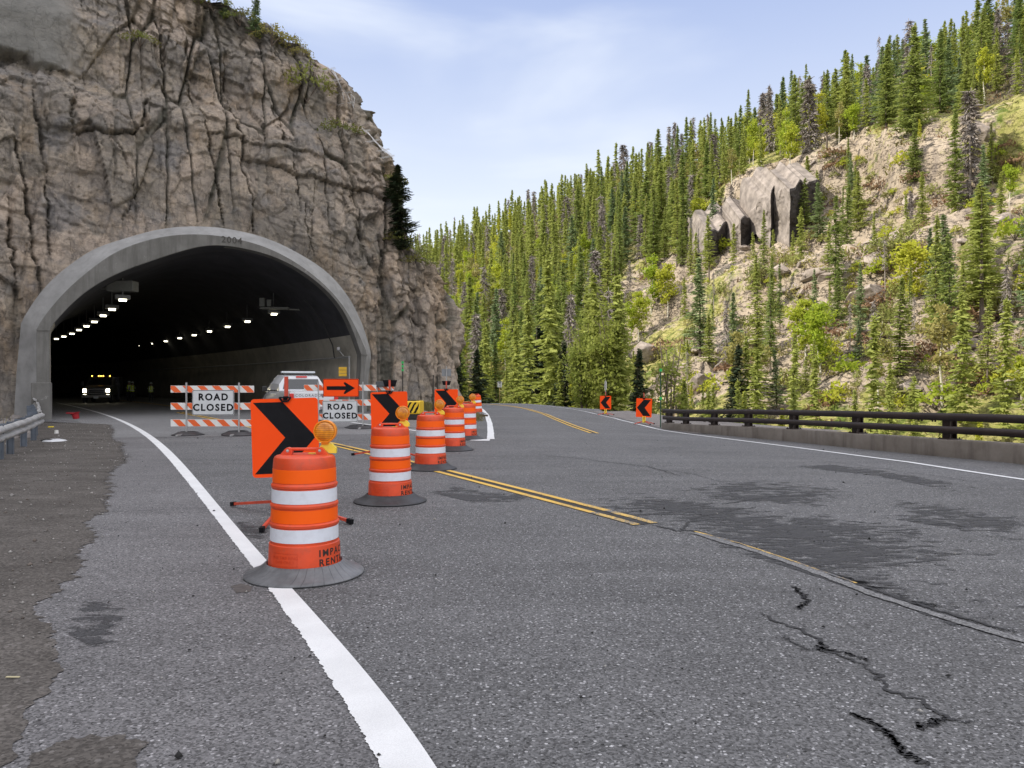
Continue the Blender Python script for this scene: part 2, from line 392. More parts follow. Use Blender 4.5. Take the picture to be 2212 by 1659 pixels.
# ------------------------------------------------------------------ roads and markings
def world_pts(pp): return np.array([gp(*p) for p in pp])
rail_px = [(1428, 926.5), (1445, 928.5), (1483, 932.5), (1542, 938.5), (1616, 945.5), (1715, 955), (1853, 969.5), (2051, 988.5), (2212, 1004), (2480, 1031)]
RAIL = world_pts(rail_px)
RAIL = np.vstack([RAIL, RAIL[-1] + (RAIL[-1] - RAIL[-2]) * 1.5, RAIL[-1] + (RAIL[-1] - RAIL[-2]) * 8])
RAILs = smooth_pts(RAIL, 120, 3)
white_r = smooth_pts(np.vstack([world_pts([(1060, 871.6), (1120, 873), (1200, 878.5), (1262, 888), (1330, 903.5), (1380, 917), (1425, 928.5), (1480, 936.8), (1560, 946.8), (1721, 967), (1924, 994), (2212, 1037)]), [[9.6, 6.5], [10.6, 0], [11.6, -8]]]), 260, 5)
edgeR = smooth_pts(np.vstack([[[-6.0, 64.0]], world_pts([(1090, 871)]), world_pts([(1200, 873.8), (1270, 880.5), (1340, 895), (1390, 910), (1428, 924.5)]), RAIL[1:]]), 160, 3)
edgeR = edgeR[edgeR[:, 1] > -12]
edgeL = resample([[-14.0, 62.0], [-10, 50], [-9, 45], [-26, 34], [-26, 25], [-26, 10], [-24, -12]], len(edgeR))
yy_ = np.r_[np.arange(-12, 66, 0.16)]; _o = np.argsort(edgeR[:, 1]); _xr = np.interp(yy_, edgeR[_o, 1], edgeR[_o, 0]); _xl = np.interp(yy_, [-12, 10, 33.8, 34.2, 45, 50, 64], [-24, -26, -26, -22, -11, -12, -18])
_wo = np.argsort(white_r[:, 1]); wx_at = lambda y: np.interp(np.minimum(y, 53.5), white_r[_wo, 1], white_r[_wo, 0])
_xr = np.where(yy_ > 27, wx_at(yy_) + 0.65 + (yy_ > 50) * 1.0, _xr); _ro = np.argsort(RAILs[:, 1]); _xr = np.where(yy_ <= 27, np.interp(yy_, RAILs[_ro, 1], RAILs[_ro, 0]) + 0.1, _xr)
struct(strip('road', np.stack([_xl, yy_], 1), np.stack([_xr, yy_], 1), 0.0, M_ASPH, 150), 'grey worn asphalt road sweeping from the foreground around the bend', 'road')
# grey tunnel apron and tunnel roadway
def heading(a): return np.array([-math.sin(a), math.cos(a)])
PC = np.array([-13.75, 36.35]); path = [PC - heading(R(31.5)) * 0.0]; ang = [31.5]
for k in range(130):
    a = ang[-1] + 0.16; path.append(path[-1] + heading(R(a))); ang.append(a)
path = np.array(path); ang = np.array(ang)
nrm = np.stack([np.cos(np.radians(ang)), np.sin(np.radians(ang))], 1)
tl = np.vstack([[[-11.35, 21.6], [-13.6, 25], [-17.5, 31]], path - nrm * 6.95]); tr_ = np.vstack([[[-1.7, 23.6], [-3.6, 27.4], [-5.0, 33.0]], path + nrm * 6.95])
struct(strip('tunnel_road', resample(tl, 200), resample(tr_, 200), 0.004, M_CONC, 20), 'pale grey paving running from the bend into the dark tunnel', 'road')
# paler shoulder left of the white line
wl_l = [(821, 1659), (705, 1452), (638, 1363), (585, 1278), (538, 1217), (449, 1097), (385, 1020), (315, 944), (262, 911), (228, 898), (180, 883.5), (120, 870)]
wl_r = [(940, 1659), (790, 1452), (710, 1363), (634, 1278), (578, 1217), (481, 1097), (408, 1020), (330, 944), (274, 911), (236, 898), (184, 883), (121, 869.6)]
WL = smooth_pts(np.vstack([[[1.35, -1.2]], world_pts(wl_l)]), 900, 2); WR = smooth_pts(np.vstack([[[1.58, -1.2]], world_pts(wl_r)]), 900, 2)
def polyfit_line(pp, e0, e1, n=900):
    P = world_pts(pp); P = P[P[:, 1] < 60]; t = np.log(P[:, 1]); c = np.polyfit(t, P[:, 0] / P[:, 1], 6, w=1 + 0 * t); Yq = np.exp(np.linspace(math.log(2.3), t.max(), n)); return np.stack([np.polyval(c, np.log(Yq)) * Yq, Yq], 1)
WL = polyfit_line(wl_l, 0, 0); WR = polyfit_line(wl_r, 0, 0)
s_ = np.linspace(0, 60, 900)
jit = 0.012 * fbm(s_ * 14, 0, 0, 4, 3, 0.7) + 0.010 * fbm(s_ * 60, 0, 0, 2, 9, 0.8)
WLj = WL.copy(); WLj[:, 0] += jit
struct(strip('white_edge_line', WLj, WR, 0.008, M_WHITE), 'white edge line curving from the foreground into the tunnel', 'road marking')
shl = world_pts([(840, 1659), (720, 1452), (600, 1278), (555, 1217), (465, 1097), (397, 1020), (322, 944)]); shl = resample(np.vstack([[[1.45, -1.2]], shl]), 120)
shr = resample(np.array([[-9.5, -1.2], [-9.5, 3], [-10, 8], [-11.5, 14], [-13, 19], [-13.6, 21.6]]), 120)
struct(strip('road_shoulder', shl, shr, 0.003, M_SHOULDER, 8), 'paler grey asphalt shoulder left of the white edge line', 'road')
# brown dirt drifted over the left shoulder, with a ragged edge
db = [(-60, 1700), (18, 1640), (67, 1541), (129, 1448), (112, 1363), (60, 1318), (120, 1282), (160, 1240), (185, 1214), (159, 1201), (190, 1175), (211, 1154), (180, 1130), (230, 1108), (236, 1061), (236, 1029), (250, 1010), (274, 995), (262, 975), (264, 958), (240, 948), (246, 930), (236, 917), (160, 914), (110, 912)]
D0 = resample(world_pts(db), 1100)
tt = np.linspace(0, 90, 1100)
D0 = D0 + np.stack([0.20 * fbm(tt * 3.1, 0, 0, 6, 21, 0.85), 0.03 * fbm(tt * 3.7, 4, 0, 4, 31, 0.7)], 1) * (np.clip(D0[:, 1] / 9, 0.35, 1.6))[:, None]
D1 = resample([[-9.0, 1.0], [-10, 5], [-13, 12], [-17, 18], [-21, 24], [-22, 30], [-21.4, 32.4]], 1100)
struct(strip('dirt_shoulder', D0, D1, 0.008, M_DIRT, 14), 'brown dirt and grit drifted over the left shoulder', 'dirt')
def blob(name, pp, off, mat, seed, lab=None, amp=0.08):
    P = resample(np.vstack([world_pts(pp), world_pts(pp)[:1]]), 160); c = P.mean(0); t = np.linspace(0, 2 * np.pi, 160)
    P = P + (P - c) * (amp * 3 * fbm(np.cos(t) * 4, np.sin(t) * 4, 0, 5, seed, 0.75))[:, None]
    P[-1] = P[0]; C = np.repeat(c[None], 160, 0)
    o = strip(name, P, C, off, mat, 4); return struct(o, lab, 'dirt' if lab else None)
blob('dirt_patch', [(60, 1660), (80, 1625), (150, 1600), (230, 1592), (285, 1598), (318, 1610), (290, 1640), (310, 1700), (60, 1720)], 0.010, M_DIRT, 3, 'brown dirt patch at the lower left corner')
blob('oil_spot', [(498, 1268), (520, 1262), (545, 1268), (540, 1280), (510, 1282)], 0.006, pmat('oily_dirt', (0.085, 0.075, 0.07), 0.8, 0.3, 20), 6, 'small brown smudge beside the nearest drum')
# yellow double line
def double(name, pp, mat, lab, n=200, gap=0.115, w=0.10, ext=None):
    C = world_pts(pp)
    if ext is not None: C = np.vstack([C, ext])
    C = smooth_pts(C, n, 2)
    t = np.gradient(C, axis=0); t /= np.linalg.norm(t, axis=1)[:, None]; nn = np.stack([-t[:, 1], t[:, 0]], 1)
    for sgn in (-1, 1): struct(line_strip(name, C + nn * sgn * gap, w, 0.009, mat, 0.008, 3 + sgn), lab, 'road marking')
    struct(line_strip('road_seam', C, 0.09, 0.0075, M_CRACK, 0.03, 12), 'dark tar seam between the two yellow lines', 'road')
dl = [(1296, 1106), (1150, 1068), (960, 1019), (830, 986), (720, 960), (600, 935), (529, 919), (441, 901), (380, 890)]
double('yellow_centre_line', dl, M_YELLOW, 'double yellow centre line running towards the tunnel', ext=(path[3:60:6] + nrm[3:60:6] * 0.4))
double('faded_centre_line', [(1395, 1133), (1345, 1119), (1296, 1106)], M_YELLOW_OLD, 'worn end of the double yellow centre line', 40)
double('far_centre_line', [(1284, 936), (1240, 921), (1205, 907), (1175, 894), (1140, 884), (1100, 877), (1060, 873.5), (1020, 871.5)], M_YELLOW, 'double yellow centre line on the far bend', 120)
struct(line_strip('white_shoulder_line', white_r, 0.13, 0.008, M_WHITE, 0.006, 2), 'white edge line along the bridge rail side', 'road marking')
struct(line_strip('white_tunnel_line', smooth_pts(np.vstack([world_pts([(1030, 950), (960, 940), (894, 930), (760, 913)]), path[2:90:8] + nrm[2:90:8] * 4.3]), 160, 2), 0.13, 0.010, M_WHITE, 0.006, 7), 'white edge line on the right side of the tunnel road', 'road marking')
struct(line_strip('white_median_line', smooth_pts(world_pts([(1060, 949), (1060, 935), (1058, 915), (1052, 897), (1043, 886), (1034, 880)]), 90, 2), 0.20, 0.010, M_WHITE, 0.012, 9), 'short white line bordering the gravel median tip', 'road marking')
struct(line_strip('white_paint_patch', world_pts([(1022, 950.5), (1040, 951), (1058, 951)]), 0.55, 0.011, M_WHITE, 0.02, 11), 'smeared white paint at the foot of the median line', 'road marking')
# median, gravel turnout, cracks and stains
struct(strip('gravel_median', resample([[-4.3, 27.0], [-5.2, 32], [-6.2, 38], [-9, 47]], 60), resample([[-1.35, 24.5], [-1.55, 29], [-1.9, 37], [-3.6, 58]], 60), 0.014, M_GRAVEL, 10), 'gravel median between tunnel road and bend', 'gravel')
_yg = np.linspace(54, 27.3, 80); gA = np.stack([wx_at(_yg) + 0.42 + (_yg > 50) * .2, _yg], 1)
gB = gA + np.array([1.0, 0.35]) * np.linspace(3.0, 6.5, 80)[:, None]
struct(strip('gravel_turnout', gA, gB, 0.012, M_GRAVEL, 20), 'pale gravel turnout under the small left-pointing chevron signs', 'gravel')
def crack(pp, w, seed, off=0.006, amp=0.05):
    C = resample(world_pts(pp), 260); t = np.gradient(C, axis=0); t /= np.linalg.norm(t, axis=1)[:, None] + 1e-9; nn = np.stack([-t[:, 1], t[:, 0]], 1)
    s = np.linspace(0, 40, 260); C = C + nn * (amp * fbm(s, 0, 0, 5, seed, 0.65))[:, None]
    ww = 0.55 * w * (0.8 + 0.6 * np.abs(fbm(s * 2, 3, 0, 3, seed + 2))) * np.minimum(1, np.minimum(np.linspace(0, 12, 260), np.linspace(12, 0, 260)) + 0.1)
    return struct(line_strip('road_crack', C, ww, off, M_CRACK, 0.006 * min(1, w / 0.02), seed))
crack([(1640, 1322), (1680, 1345), (1728, 1362), (1775, 1382), (1785, 1408), (1840, 1425), (1895, 1460), (1920, 1490), (1990, 1515), (2040, 1555), (2130, 1566)], 0.035, 1)
crack([(1712, 1266), (1735, 1285), (1745, 1300), (1722, 1318)], 0.04, 2)
crack([(1775, 1388), (1770, 1402), (1830, 1412), (1880, 1430)], 0.025, 3)
crack([(1832, 1540), (1880, 1560), (1922, 1590), (1950, 1625), (2010, 1658)], 0.04, 4)
crack([(1690, 1375), (1740, 1404), (1790, 1406)], 0.012, 5); crack([(2040, 1555), (1985, 1575), (1990, 1562)], 0.02, 15)
crack([(100, 1115), (200, 1108), (300, 1104), (380, 1100), (450, 1097), (500, 1093)], 0.015, 6)
crack([(1450, 1140), (1520, 1152), (1640, 1190), (1760, 1228), (1900, 1280), (2060, 1330), (2212, 1372)], 0.07, 7, 0.007, 0.04)
struct(line_strip('worn_groove', smooth_pts(world_pts([(1500, 1152), (1640, 1194), (1760, 1236), (1900, 1290), (2060, 1342), (2230, 1392)]), 160, 2), 0.085, 0.0085, M_CONC, 0.02, 44))
struct(line_strip('yellow_flecks', smooth_pts(world_pts([(1500, 1149), (1600, 1176), (1720, 1216), (1850, 1262)]), 200, 2), 0.022, 0.0095, M_YELLOW_OLD, 0.01, 45))
crack([(1400, 1133), (1470, 1148), (1500, 1120), (1570, 1105), (1640, 1095)], 0.05, 8)
crack([(900, 951), (1040, 958), (1180, 969), (1400, 975), (1700, 987), (2212, 1055)], 0.03, 9, 0.006, 0.04)
crack([(1150, 980), (1280, 995), (1400, 1008), (1480, 1032)], 0.03, 10); crack([(1330, 1000), (1500, 1025), (1630, 1060)], 0.02, 11)
crack([(1560, 1090), (1680, 1072), (1790, 1068)], 0.05, 12); crack([(1180, 985), (1260, 990), (1330, 1002)], 0.02, 13)
crack([(240, 945.5), (330, 945), (420, 946), (560, 947)], 0.03, 14, 0.0095, 0.03)
def stain(A, B, seed):
    A = resample(world_pts(A), 60); B = resample(world_pts(B), 60); o = strip('dark_stain', A, B, 0.005, M_STAIN, 14); struct(o)
    n = len(o.data.vertices); i = np.arange(n); a = (i // 15) / 59; b = (i % 15) / 14
    e = np.minimum(np.minimum(a, 1 - a) * 3.5, (1 - b) * 2.2); vcol(o, 'edge', np.clip(e, 0, 1) * 0.8 - 0.5)
stain([(1180, 1080), (1400, 1128), (1700, 1212), (1950, 1300), (2300, 1420)], [(1260, 1035), (1600, 1075), (1850, 1100), (2100, 1140), (2360, 1200)], 1)
stain([(1440, 1070), (1640, 1085), (1880, 1110)], [(1470, 1030), (1700, 1035), (1880, 1050)], 3)
stain([(1850, 1110), (2050, 1140), (2300, 1200)], [(1880, 1060), (2050, 1080), (2300, 1120)], 8)
stain([(1480, 1165), (1700, 1225), (1950, 1310), (2250, 1430)], [(1480, 1150), (1700, 1200), (1950, 1275), (2250, 1370)], 9)
stain([(910, 1060), (1040, 1090), (1150, 1100)], [(920, 1035), (1060, 1050), (1200, 1075)], 4)
stain([(120, 1360), (200, 1400), (300, 1380)], [(160, 1260), (230, 1270), (330, 1280)], 5)
stain([(500, 1150), (560, 1165), (600, 1160)], [(500, 1120), (560, 1125), (620, 1130)], 6)
stain([(1650, 1000), (1900, 1030), (2180, 1085)], [(1680, 985), (1900, 1010), (2200, 1060)], 7)

def pebbles():
    r = np.random.RandomState(2); V = []; F = []; off = 0; base = np.array([(1, 0, 0), (0, 1, 0), (-1, 0, 0), (0, -1, 0), (0, 0, .8), (0, 0, -.3)], float); fc = np.array([(0, 1, 4), (1, 2, 4), (2, 3, 4), (3, 0, 4), (1, 0, 5), (2, 1, 5), (3, 2, 5), (0, 3, 5)])
    n = 3600; k = r.randint(60, 1040, n); w = r.uniform(0, 1, n) ** 1.3 * .97; P = D0[k] * (1 - w)[:, None] + D1[k] * w[:, None]; m2 = 500; Yr_ = r.uniform(2.5, 22, m2); Q = np.stack([r.uniform(-.9, 1.0, m2) * Yr_ * .6, Yr_], 1); P = np.vstack([P, Q]); s = np.r_[r.gamma(2.0, .0045, n) + .003, r.gamma(2.0, .0028, m2) + .003]; s = np.minimum(s, .045)
    for i in range(len(P)):
        a = r.uniform(0, 6.28); c, q = math.cos(a), math.sin(a); b_ = base * (1 + r.uniform(-.3, .3, (6, 1))) * s[i] * [1, r.uniform(.6, 1), 1]; V.append(np.c_[b_[:, 0] * c - b_[:, 1] * q + P[i, 0], b_[:, 0] * q + b_[:, 1] * c + P[i, 1], b_[:, 2] + float(g(*P[i])) + .012]); F.append(fc + off); off += 6
    mi = r.choice([0, 0, 1, 2], len(P)); mi[n:] = r.choice([2, 3, 3, 3], len(P) - n); mi = np.repeat(mi, 8); o = npmesh('gravel_stones', np.concatenate(V), np.concatenate(F), [pmat('pebble_grey', (0.2, 0.19, 0.18), .9, .4, 3), pmat('pebble_brown', (0.13, 0.11, 0.095), .9, .4, 3), pmat('pebble_pale', (0.33, 0.32, 0.30), .9, .3, 3), pmat('pebble_black', (0.02, 0.02, 0.02), .9, .3, 3)], None, False, mi); tag(o, 'loose grit and small stones strewn over the left shoulder', 'gravel', kind='stuff')
pebbles()

# ------------------------------------------------------------------ terrain: valley floor and the forested hill
NX, NY = 0.8671, 0.4981; C0 = 60.0
def railX(Y):
    o = np.argsort(RAILs[:, 1]); return np.interp(Y, RAILs[o, 1], RAILs[o, 0])
def hillz(X, Y, detail=True):
    d = NX * X + NY * Y - C0; s = NY * X - NX * Y
    pl = -6 + 0.62 * d + 0.0006 * np.maximum(d, 0) ** 2
    if detail:
        cl = sstep(s, -150, -120) * (1 - sstep(s, -20, 10))
        d0 = 58 + 7 * vnoise(s / 18, 0, 0, 5) - 0.12 * (s + 80)
        pl = pl + cl * (9.0 * sstep(d, d0, d0 + 2.5) - 9.0 * sstep(d, d0 + 3, d0 + 40))
        d1 = 30 + 6 * vnoise(s / 14, 3, 0, 6); pl = pl + cl * (4.5 * sstep(d, d1, d1 + 1.8) - 4.5 * sstep(d, d1 + 2, d1 + 16))
        pl = pl + 2.2 * fbm(X / 22, Y / 22, 0, 3, 8) * sstep(d, 0, 20)
    top = 77 - 8 * sstep(-s, 110, 170) + 4 * vnoise(s / 60, 1, 0, 9) + 0.10 * np.maximum(0, d - 130)
    k = 5.0; hmix = np.clip(0.5 + 0.5 * (top - pl) / k, 0, 1); z = top * (1 - hmix) + pl * hmix - k * hmix * (1 - hmix)
    return z, d, s
def T(X, Y):
    X = np.asarray(X, float); Y = np.asarray(Y, float)
    z, d, s = hillz(X, Y)
    base = g(X, Y) - 0.06 - 0.25 * sstep(X, -3, -1) * (Y < 57)
    drop = sstep(X - railX(Y), 0.2, 10) * (1 - sstep(Y, 34, 60)) + sstep(X, 6, 20) * sstep(Y, 34, 60)
    far = sstep(Y, 60, 100)
    base = np.where(Y > 57, base, base)
    base = np.maximum(base, -3.5) * (1 - far) + (-3.5) * far
    base = base * (1 - drop) + (-6.0) * drop
    base = base * (1 - drop) + drop * (-6.0 + 0.5 * fbm(X / 5, Y / 5, 0, 3, 3))
    left = sstep(X, -60, -80)
    return np.maximum(base, z)
def hit(px, py, y0=36.0, y1=700.0):
    u = (px - CX) / FPX; e = (HY - py) / FPX; Y = np.arange(y0, y1, 0.25); z = CAMZ + e * Y
    b = T(u * Y, Y) > z; i = np.argmax(b)
    return (u * Y[i], Y[i]) if b.any() else None
def proj(X, Y, Z): return CX + FPX * X / Y, HY - FPX * (Z - CAMZ) / Y
def hillmat():
    m, nt, b = principled('hillside'); v = coords(nt)
    ra = nt.nodes.new('ShaderNodeAttribute'); ra.attribute_name = 'rock'; rf = ra.outputs['Fac']
    n1 = tnoise(nt, 0.12, 8, v, 0.65); n2 = tnoise(nt, 0.6, 8, v, 0.7)
    mask = rng(nt, mth(nt, 'ADD', rf, mth(nt, 'MULTIPLY', mth(nt, 'SUBTRACT', n2, 0.5), 1.1)), 0.42, 0.58)
    rockc = mixc(nt, rng(nt, n1, 0.35, 0.65), (0.36, 0.29, 0.21), (0.50, 0.42, 0.33))
    vv = coords(nt, (0.5, 0.5, 0.12)); rockc = mixc(nt, rng(nt, tnoise(nt, 1.4, 8, vv, 0.7), 0.48, 0.7), rockc, (0.19, 0.16, 0.145))
    crk = rng(nt, mth(nt, 'ABSOLUTE', mth(nt, 'SUBTRACT', tnoise(nt, 0.45, 7, coords(nt, (1, 1, 2.4), rot=(0.3, 0.2, 0)), 0.6), 0.5)), 0.0, 0.022, 0.35, 1.0)
    rockc = mixc(nt, 1.0, rockc, mixc(nt, crk, (0, 0, 0), (1, 1, 1)), 'MULTIPLY')
    grass = mixc(nt, rng(nt, n2, 0.35, 0.65), (0.26, 0.27, 0.07), (0.42, 0.37, 0.16)); grass = mixc(nt, rng(nt, tnoise(nt, 0.35, 5, v), 0.5, 0.62), grass, (0.13, 0.17, 0.035))
    fa = nt.nodes.new('ShaderNodeAttribute'); fa.attribute_name = 'duff'
    grass = mixc(nt, fa.outputs['Fac'], grass, mixc(nt, rng(nt, n2, 0.35, 0.65), (0.10, 0.085, 0.05), (0.20, 0.17, 0.11)))
    link(nt, mixc(nt, mask, grass, rockc), b.inputs['Base Color']); b.inputs['Roughness'].default_value = 0.95; b.inputs['Specular IOR Level'].default_value = 0.15
    bump(nt, b, mth(nt, 'ADD', tnoise(nt, 0.9, 10, v, 0.75), mth(nt, 'MULTIPLY', crk, 0.6)), 0.9, 0.8)
    return m
M_HILL = hillmat()
# hill grid in along-slope / up-slope coordinates
sv = np.r_[np.linspace(-520, -200, 120), np.linspace(-198.8, 60, 300)]; dv = np.r_[np.linspace(-25, 110, 240), np.linspace(111, 330, 90)]
S, D = np.meshgrid(sv, dv, indexing='ij'); Xh = NX * (D + C0) + NY * S; Yh = NY * (D + C0) - NX * S
Zh = T(Xh, Yh)
rockm = sstep(S, -150, -118) * sstep(D, 2, 14) * (1 - sstep(D, 74 + 0.25 * (S + 80), 86 + 0.25 * (S + 80)) * 0.85)
rockm = rockm * (0.60 + 0.62 * fbm(Xh / 16, Yh / 16, 0, 3, 12)) + 0.25 * (fbm(Xh / 9, Yh / 9, 0, 3, 13) > 0.28)
pxh = CX + FPX * Xh / np.maximum(Yh, 1); pyh = HY - FPX * (Zh - CAMZ) / np.maximum(Yh, 1)
slab = sstep(pxh, 1740, 1790) * (1 - sstep(pxh, 2010, 2060)) * sstep(pyh, 262, 300) * (1 - sstep(pyh, 455, 490)) * (Yh > 30)
band = sstep(pxh, 1500, 1530) * (1 - sstep(pxh, 1800, 1850)) * sstep(pyh, 395 + (1770 - pxh) * .3, 415 + (1770 - pxh) * .3) * (1 - sstep(pyh, 540 + (1770 - pxh) * .2, 570 + (1770 - pxh) * .2)) * (Yh > 30)
rockm = np.clip(np.maximum(rockm, np.maximum(slab, band * .9) * (0.75 + .4 * fbm(Xh / 6, Yh / 6, 0, 3, 15))), 0, 1.2)
d1_, d2_, hid, h2, ox, oz = voro(Xh / 5.5, Yh / 5.5, Zh / 4.0, 3)
e1, e2, hie, h3, ox2, oz2 = voro(Xh / 2.0, Yh / 2.0, Zh / 1.6, 8)
disp = (hid - 0.5) * 2.6 + 2.4 * ox * (h2 - 0.5) + (hie - 0.5) * 1.0 + 1.2 * ox2 * (h3 - .4) + 0.7 * fbm(Xh * .9, Yh * .9, Zh * .9, 4, 19, .6)
Zh = Zh + disp * np.clip(rockm + 0.12, 0, 1) * sstep(D, 0, 10)
ns, nd = S.shape; idx = (np.arange(ns - 1)[:, None] * nd + np.arange(nd - 1)[None, :]).ravel()
hill = npmesh('hill', np.stack([Xh, Yh, Zh], -1).reshape(-1, 3), np.stack([idx, idx + nd, idx + nd + 1, idx + 1], 1), M_HILL)
if hill.data.polygons[1000].normal.z < 0: hill.data.flip_normals()
struct(hill, 'steep forested hillside with pale rock slabs across the river', 'hill')
vcol(hill, 'rock', np.clip(rockm, 0, 1).ravel()); vcol(hill, 'duff', (1 - sstep(S, -170, -130) * (1 - sstep(D, 72, 90))).ravel())
# ground around the road and the valley floor
xv = np.r_[np.linspace(-1500, -130, 20), np.linspace(-120, -32, 30), np.linspace(-30, 60, 181), np.linspace(62, 110, 25), np.linspace(130, 1500, 15)]
yv = np.r_[np.linspace(-1500, -120, 12), np.linspace(-110, -12, 20), np.linspace(-10, 110, 200), np.linspace(113, 180, 20), np.linspace(200, 1800, 20)]
Xg, Yg = np.meshgrid(xv, yv, indexing='ij')
zz, dd, ss = hillz(Xg, Yg)
Zg = np.where(dd > 3, -8.0 - 0 * dd, T(Xg, Yg)); Zg = np.where((Xg > 9) & (Yg < 0), -6.0, Zg)
n2_ = Xg.shape[1]; idx = (np.arange(Xg.shape[0] - 1)[:, None] * n2_ + np.arange(n2_ - 1)[None, :]).ravel()
def groundmat():
    m, nt, b = principled('ground'); v = coords(nt)
    n2 = tnoise(nt, 0.5, 8, v, 0.7)
    c = mixc(nt, rng(nt, n2, 0.38, 0.62), (0.17, 0.15, 0.12), (0.12, 0.13, 0.05))
    st = rng(nt, tvoro(nt, 2.2, v), 0.1, 0.35, 1, 0); c = mixc(nt, mth(nt, 'MULTIPLY', st, 0.7), c, (0.3, 0.27, 0.24))
    link(nt, c, b.inputs['Base Color']); b.inputs['Roughness'].default_value = 0.95; bump(nt, b, tnoise(nt, 3, 8, v, 0.75), 0.8, 0.2); return m
ground = npmesh('ground', np.stack([Xg, Yg, Zg], -1).reshape(-1, 3), np.stack([idx, idx + n2_, idx + n2_ + 1, idx + 1], 1), groundmat(), smooth=True)
if ground.data.polygons[3000].normal.z < 0: ground.data.flip_normals()
struct(ground, 'grassy stony ground around the road and along the valley floor', 'ground')

# ------------------------------------------------------------------ tunnel portal
P0 = np.array([-19.7, 32.7]); PT = np.array([11.9, 7.3]); PT /= np.linalg.norm(PT); PN = np.array([-PT[1], PT[0]])   # along the portal, and into the rock
def pl(px, py, back=0.0):
    """survey point on the portal plane (or 'back' metres behind it): (along, z)"""
    u = (px - CX) / FPX; o = P0 + PN * back; t = (PN @ o) / (PN @ np.array([u, 1.0])); return (np.array([u * t, t]) - P0) @ PT, CAMZ + (HY - py) / FPX * t
def pw(a, z, back=0.0): p = P0 + PT * a + PN * back; return (p[0], p[1], z)
inner = [(108, 905), (108, 862), (108, 780), (107.5, 713), (119, 695), (158.7, 651.8), (198, 620), (258, 588), (337, 560.5), (400, 540), (446, 529), (500, 531), (579, 548.6), (635, 574), (674.5, 600), (714, 634), (746, 675.6), (764, 719), (780, 766), (779, 800), (776, 840), (775, 892)]
mid = [(78, 905), (79, 862), (79, 780), (79, 713), (90, 690), (130, 640), (170, 602), (241, 547), (300, 523), (357, 509), (424, 504.5), (491, 511), (558, 527), (610, 549), (660, 580), (710, 622), (748, 668), (772, 714), (792, 760), (792, 768), (787, 810), (784, 888)]
outer = [(30, 905), (36, 802), (41, 750), (45.6, 695), (79, 640), (119, 596), (167, 560), (205, 548 - 14), (268, 516), (335, 495.5), (402, 488), (469, 490), (536, 502), (594, 520), (638, 543), (680, 567), (714, 592), (754, 640), (782, 695), (800, 755), (802, 769), (796, 815), (792, 886)]
NP = 90
def curve(px, back): return resample([pl(x, y, back) for x, y in px], NP)
ci, cm, co = curve(inner, 0), curve(mid, 0), curve(outer, 0.75)
def lip(c, dz=0.0): q = c.copy(); q[0, 1] = -0.1; q[-1, 1] = -0.1; return q
def rnd_arc(c, zs):
    for _ in range(6):
        q = c.copy(); q[1:-1] = (c[:-2] + 2 * c[1:-1] + c[2:]) / 4; w = sstep(c[:, 1], zs, zs + 0.8)[:, None]; c = c * (1 - w) + q * w
    return c
ci, cm, co = rnd_arc(ci, 3.9), rnd_arc(cm, 3.9), rnd_arc(co, 4.0)
ci, cm, co = lip(ci), lip(cm), lip(co)
def portalmat():
    m, nt, b = principled('portal_concrete'); v = coords(nt)
    c = mixc(nt, rng(nt, tnoise(nt, 0.8, 8, v, 0.65), 0.3, 0.7), (0.115, 0.112, 0.104), (0.19, 0.186, 0.176))
    c = mixc(nt, rng(nt, tnoise(nt, 1.0, 7, coords(nt, (2.5, 2.5, 0.25)), 0.7), 0.46, 0.66, 0, 0.8), c, (0.085, 0.082, 0.075))
    c = mixc(nt, rng(nt, tnoise(nt, 2.2, 8, v, 0.75), 0.62, 0.67, 0, 0.7), c, (0.36, 0.355, 0.34))
    link(nt, c, b.inputs['Base Color']); b.inputs['Roughness'].default_value = 0.85; bump(nt, b, tnoise(nt, 12, 6, v, 0.7), 0.4, 0.02); return m
M_PORT = portalmat()
portal = thing('tunnel_portal', 'grey concrete arch framing the dark tunnel mouth, dated 2004', 'tunnel portal', (*P0, 0), math.atan2(PT[1], PT[0]))
def loc(c, back): return np.c_[c[:, 0], np.full(len(c), back), c[:, 1]]
rings = [loc(ci, 0.6), loc(ci, 0.0), loc(ci * 0.96 + cm * 0.04, -0.02), loc(cm * 0.97 + ci * 0.03, -0.02), loc(cm, 0.0), loc(co, 0.75), loc(co, 4.0)]
V = np.concatenate(rings); F = []; MIp = []
for r in range(len(rings) - 1):
    MIp += [1 if r >= 4 else 0] * (NP - 1)
    i = np.arange(NP - 1) + r * NP; F.append(np.stack([i, i + 1, i + NP + 1, i + NP], 1))
F = np.concatenate(F)
arch = npmesh('arch_ring', V, F, [M_PORT, pmat('skylit_concrete', (0.27, 0.27, 0.268), 0.85, 0.25, 1.2, 0, 0.4, 0.4, 0.5, (0.15, 0.145, 0.14))], portal, True, MIp); arch.data.set_sharp_from_angle(angle=R(28))  # bevel coloured paler and face darker, standing for skylight and shade
b = MB()
for c1_, c2_, dp in ((pl(79, 713), pl(108, 713), 0), (pl(780, 766), pl(793, 767), 0)):
    b = MB(); b.bar((c1_[0], -0.03, c1_[1]), (c2_[0], -0.03, c2_[1]), 0.05, 0.05); b.build('joint_strip', M_PORT, portal)
b = MB(); a0 = pl(90, 880); b.box((a0[0], -0.25, 0.75), (0.75, 0.6, 1.6), 0, 0.03); b.build('footing_block', M_PORT, portal)
# date cast in the crown
a1 = pl(503, 519)
t2 = text_obj('date_numerals', '2004', 0.43, pmat('cast_shadow_paint', (0.07, 0.065, 0.06), 0.9), portal, (a1[0] - 0.05, -0.045, a1[1] - 0.02), thick=0.006, spacing=1.15)
t2['label'] = 'date 2004 in small numerals under the crown'
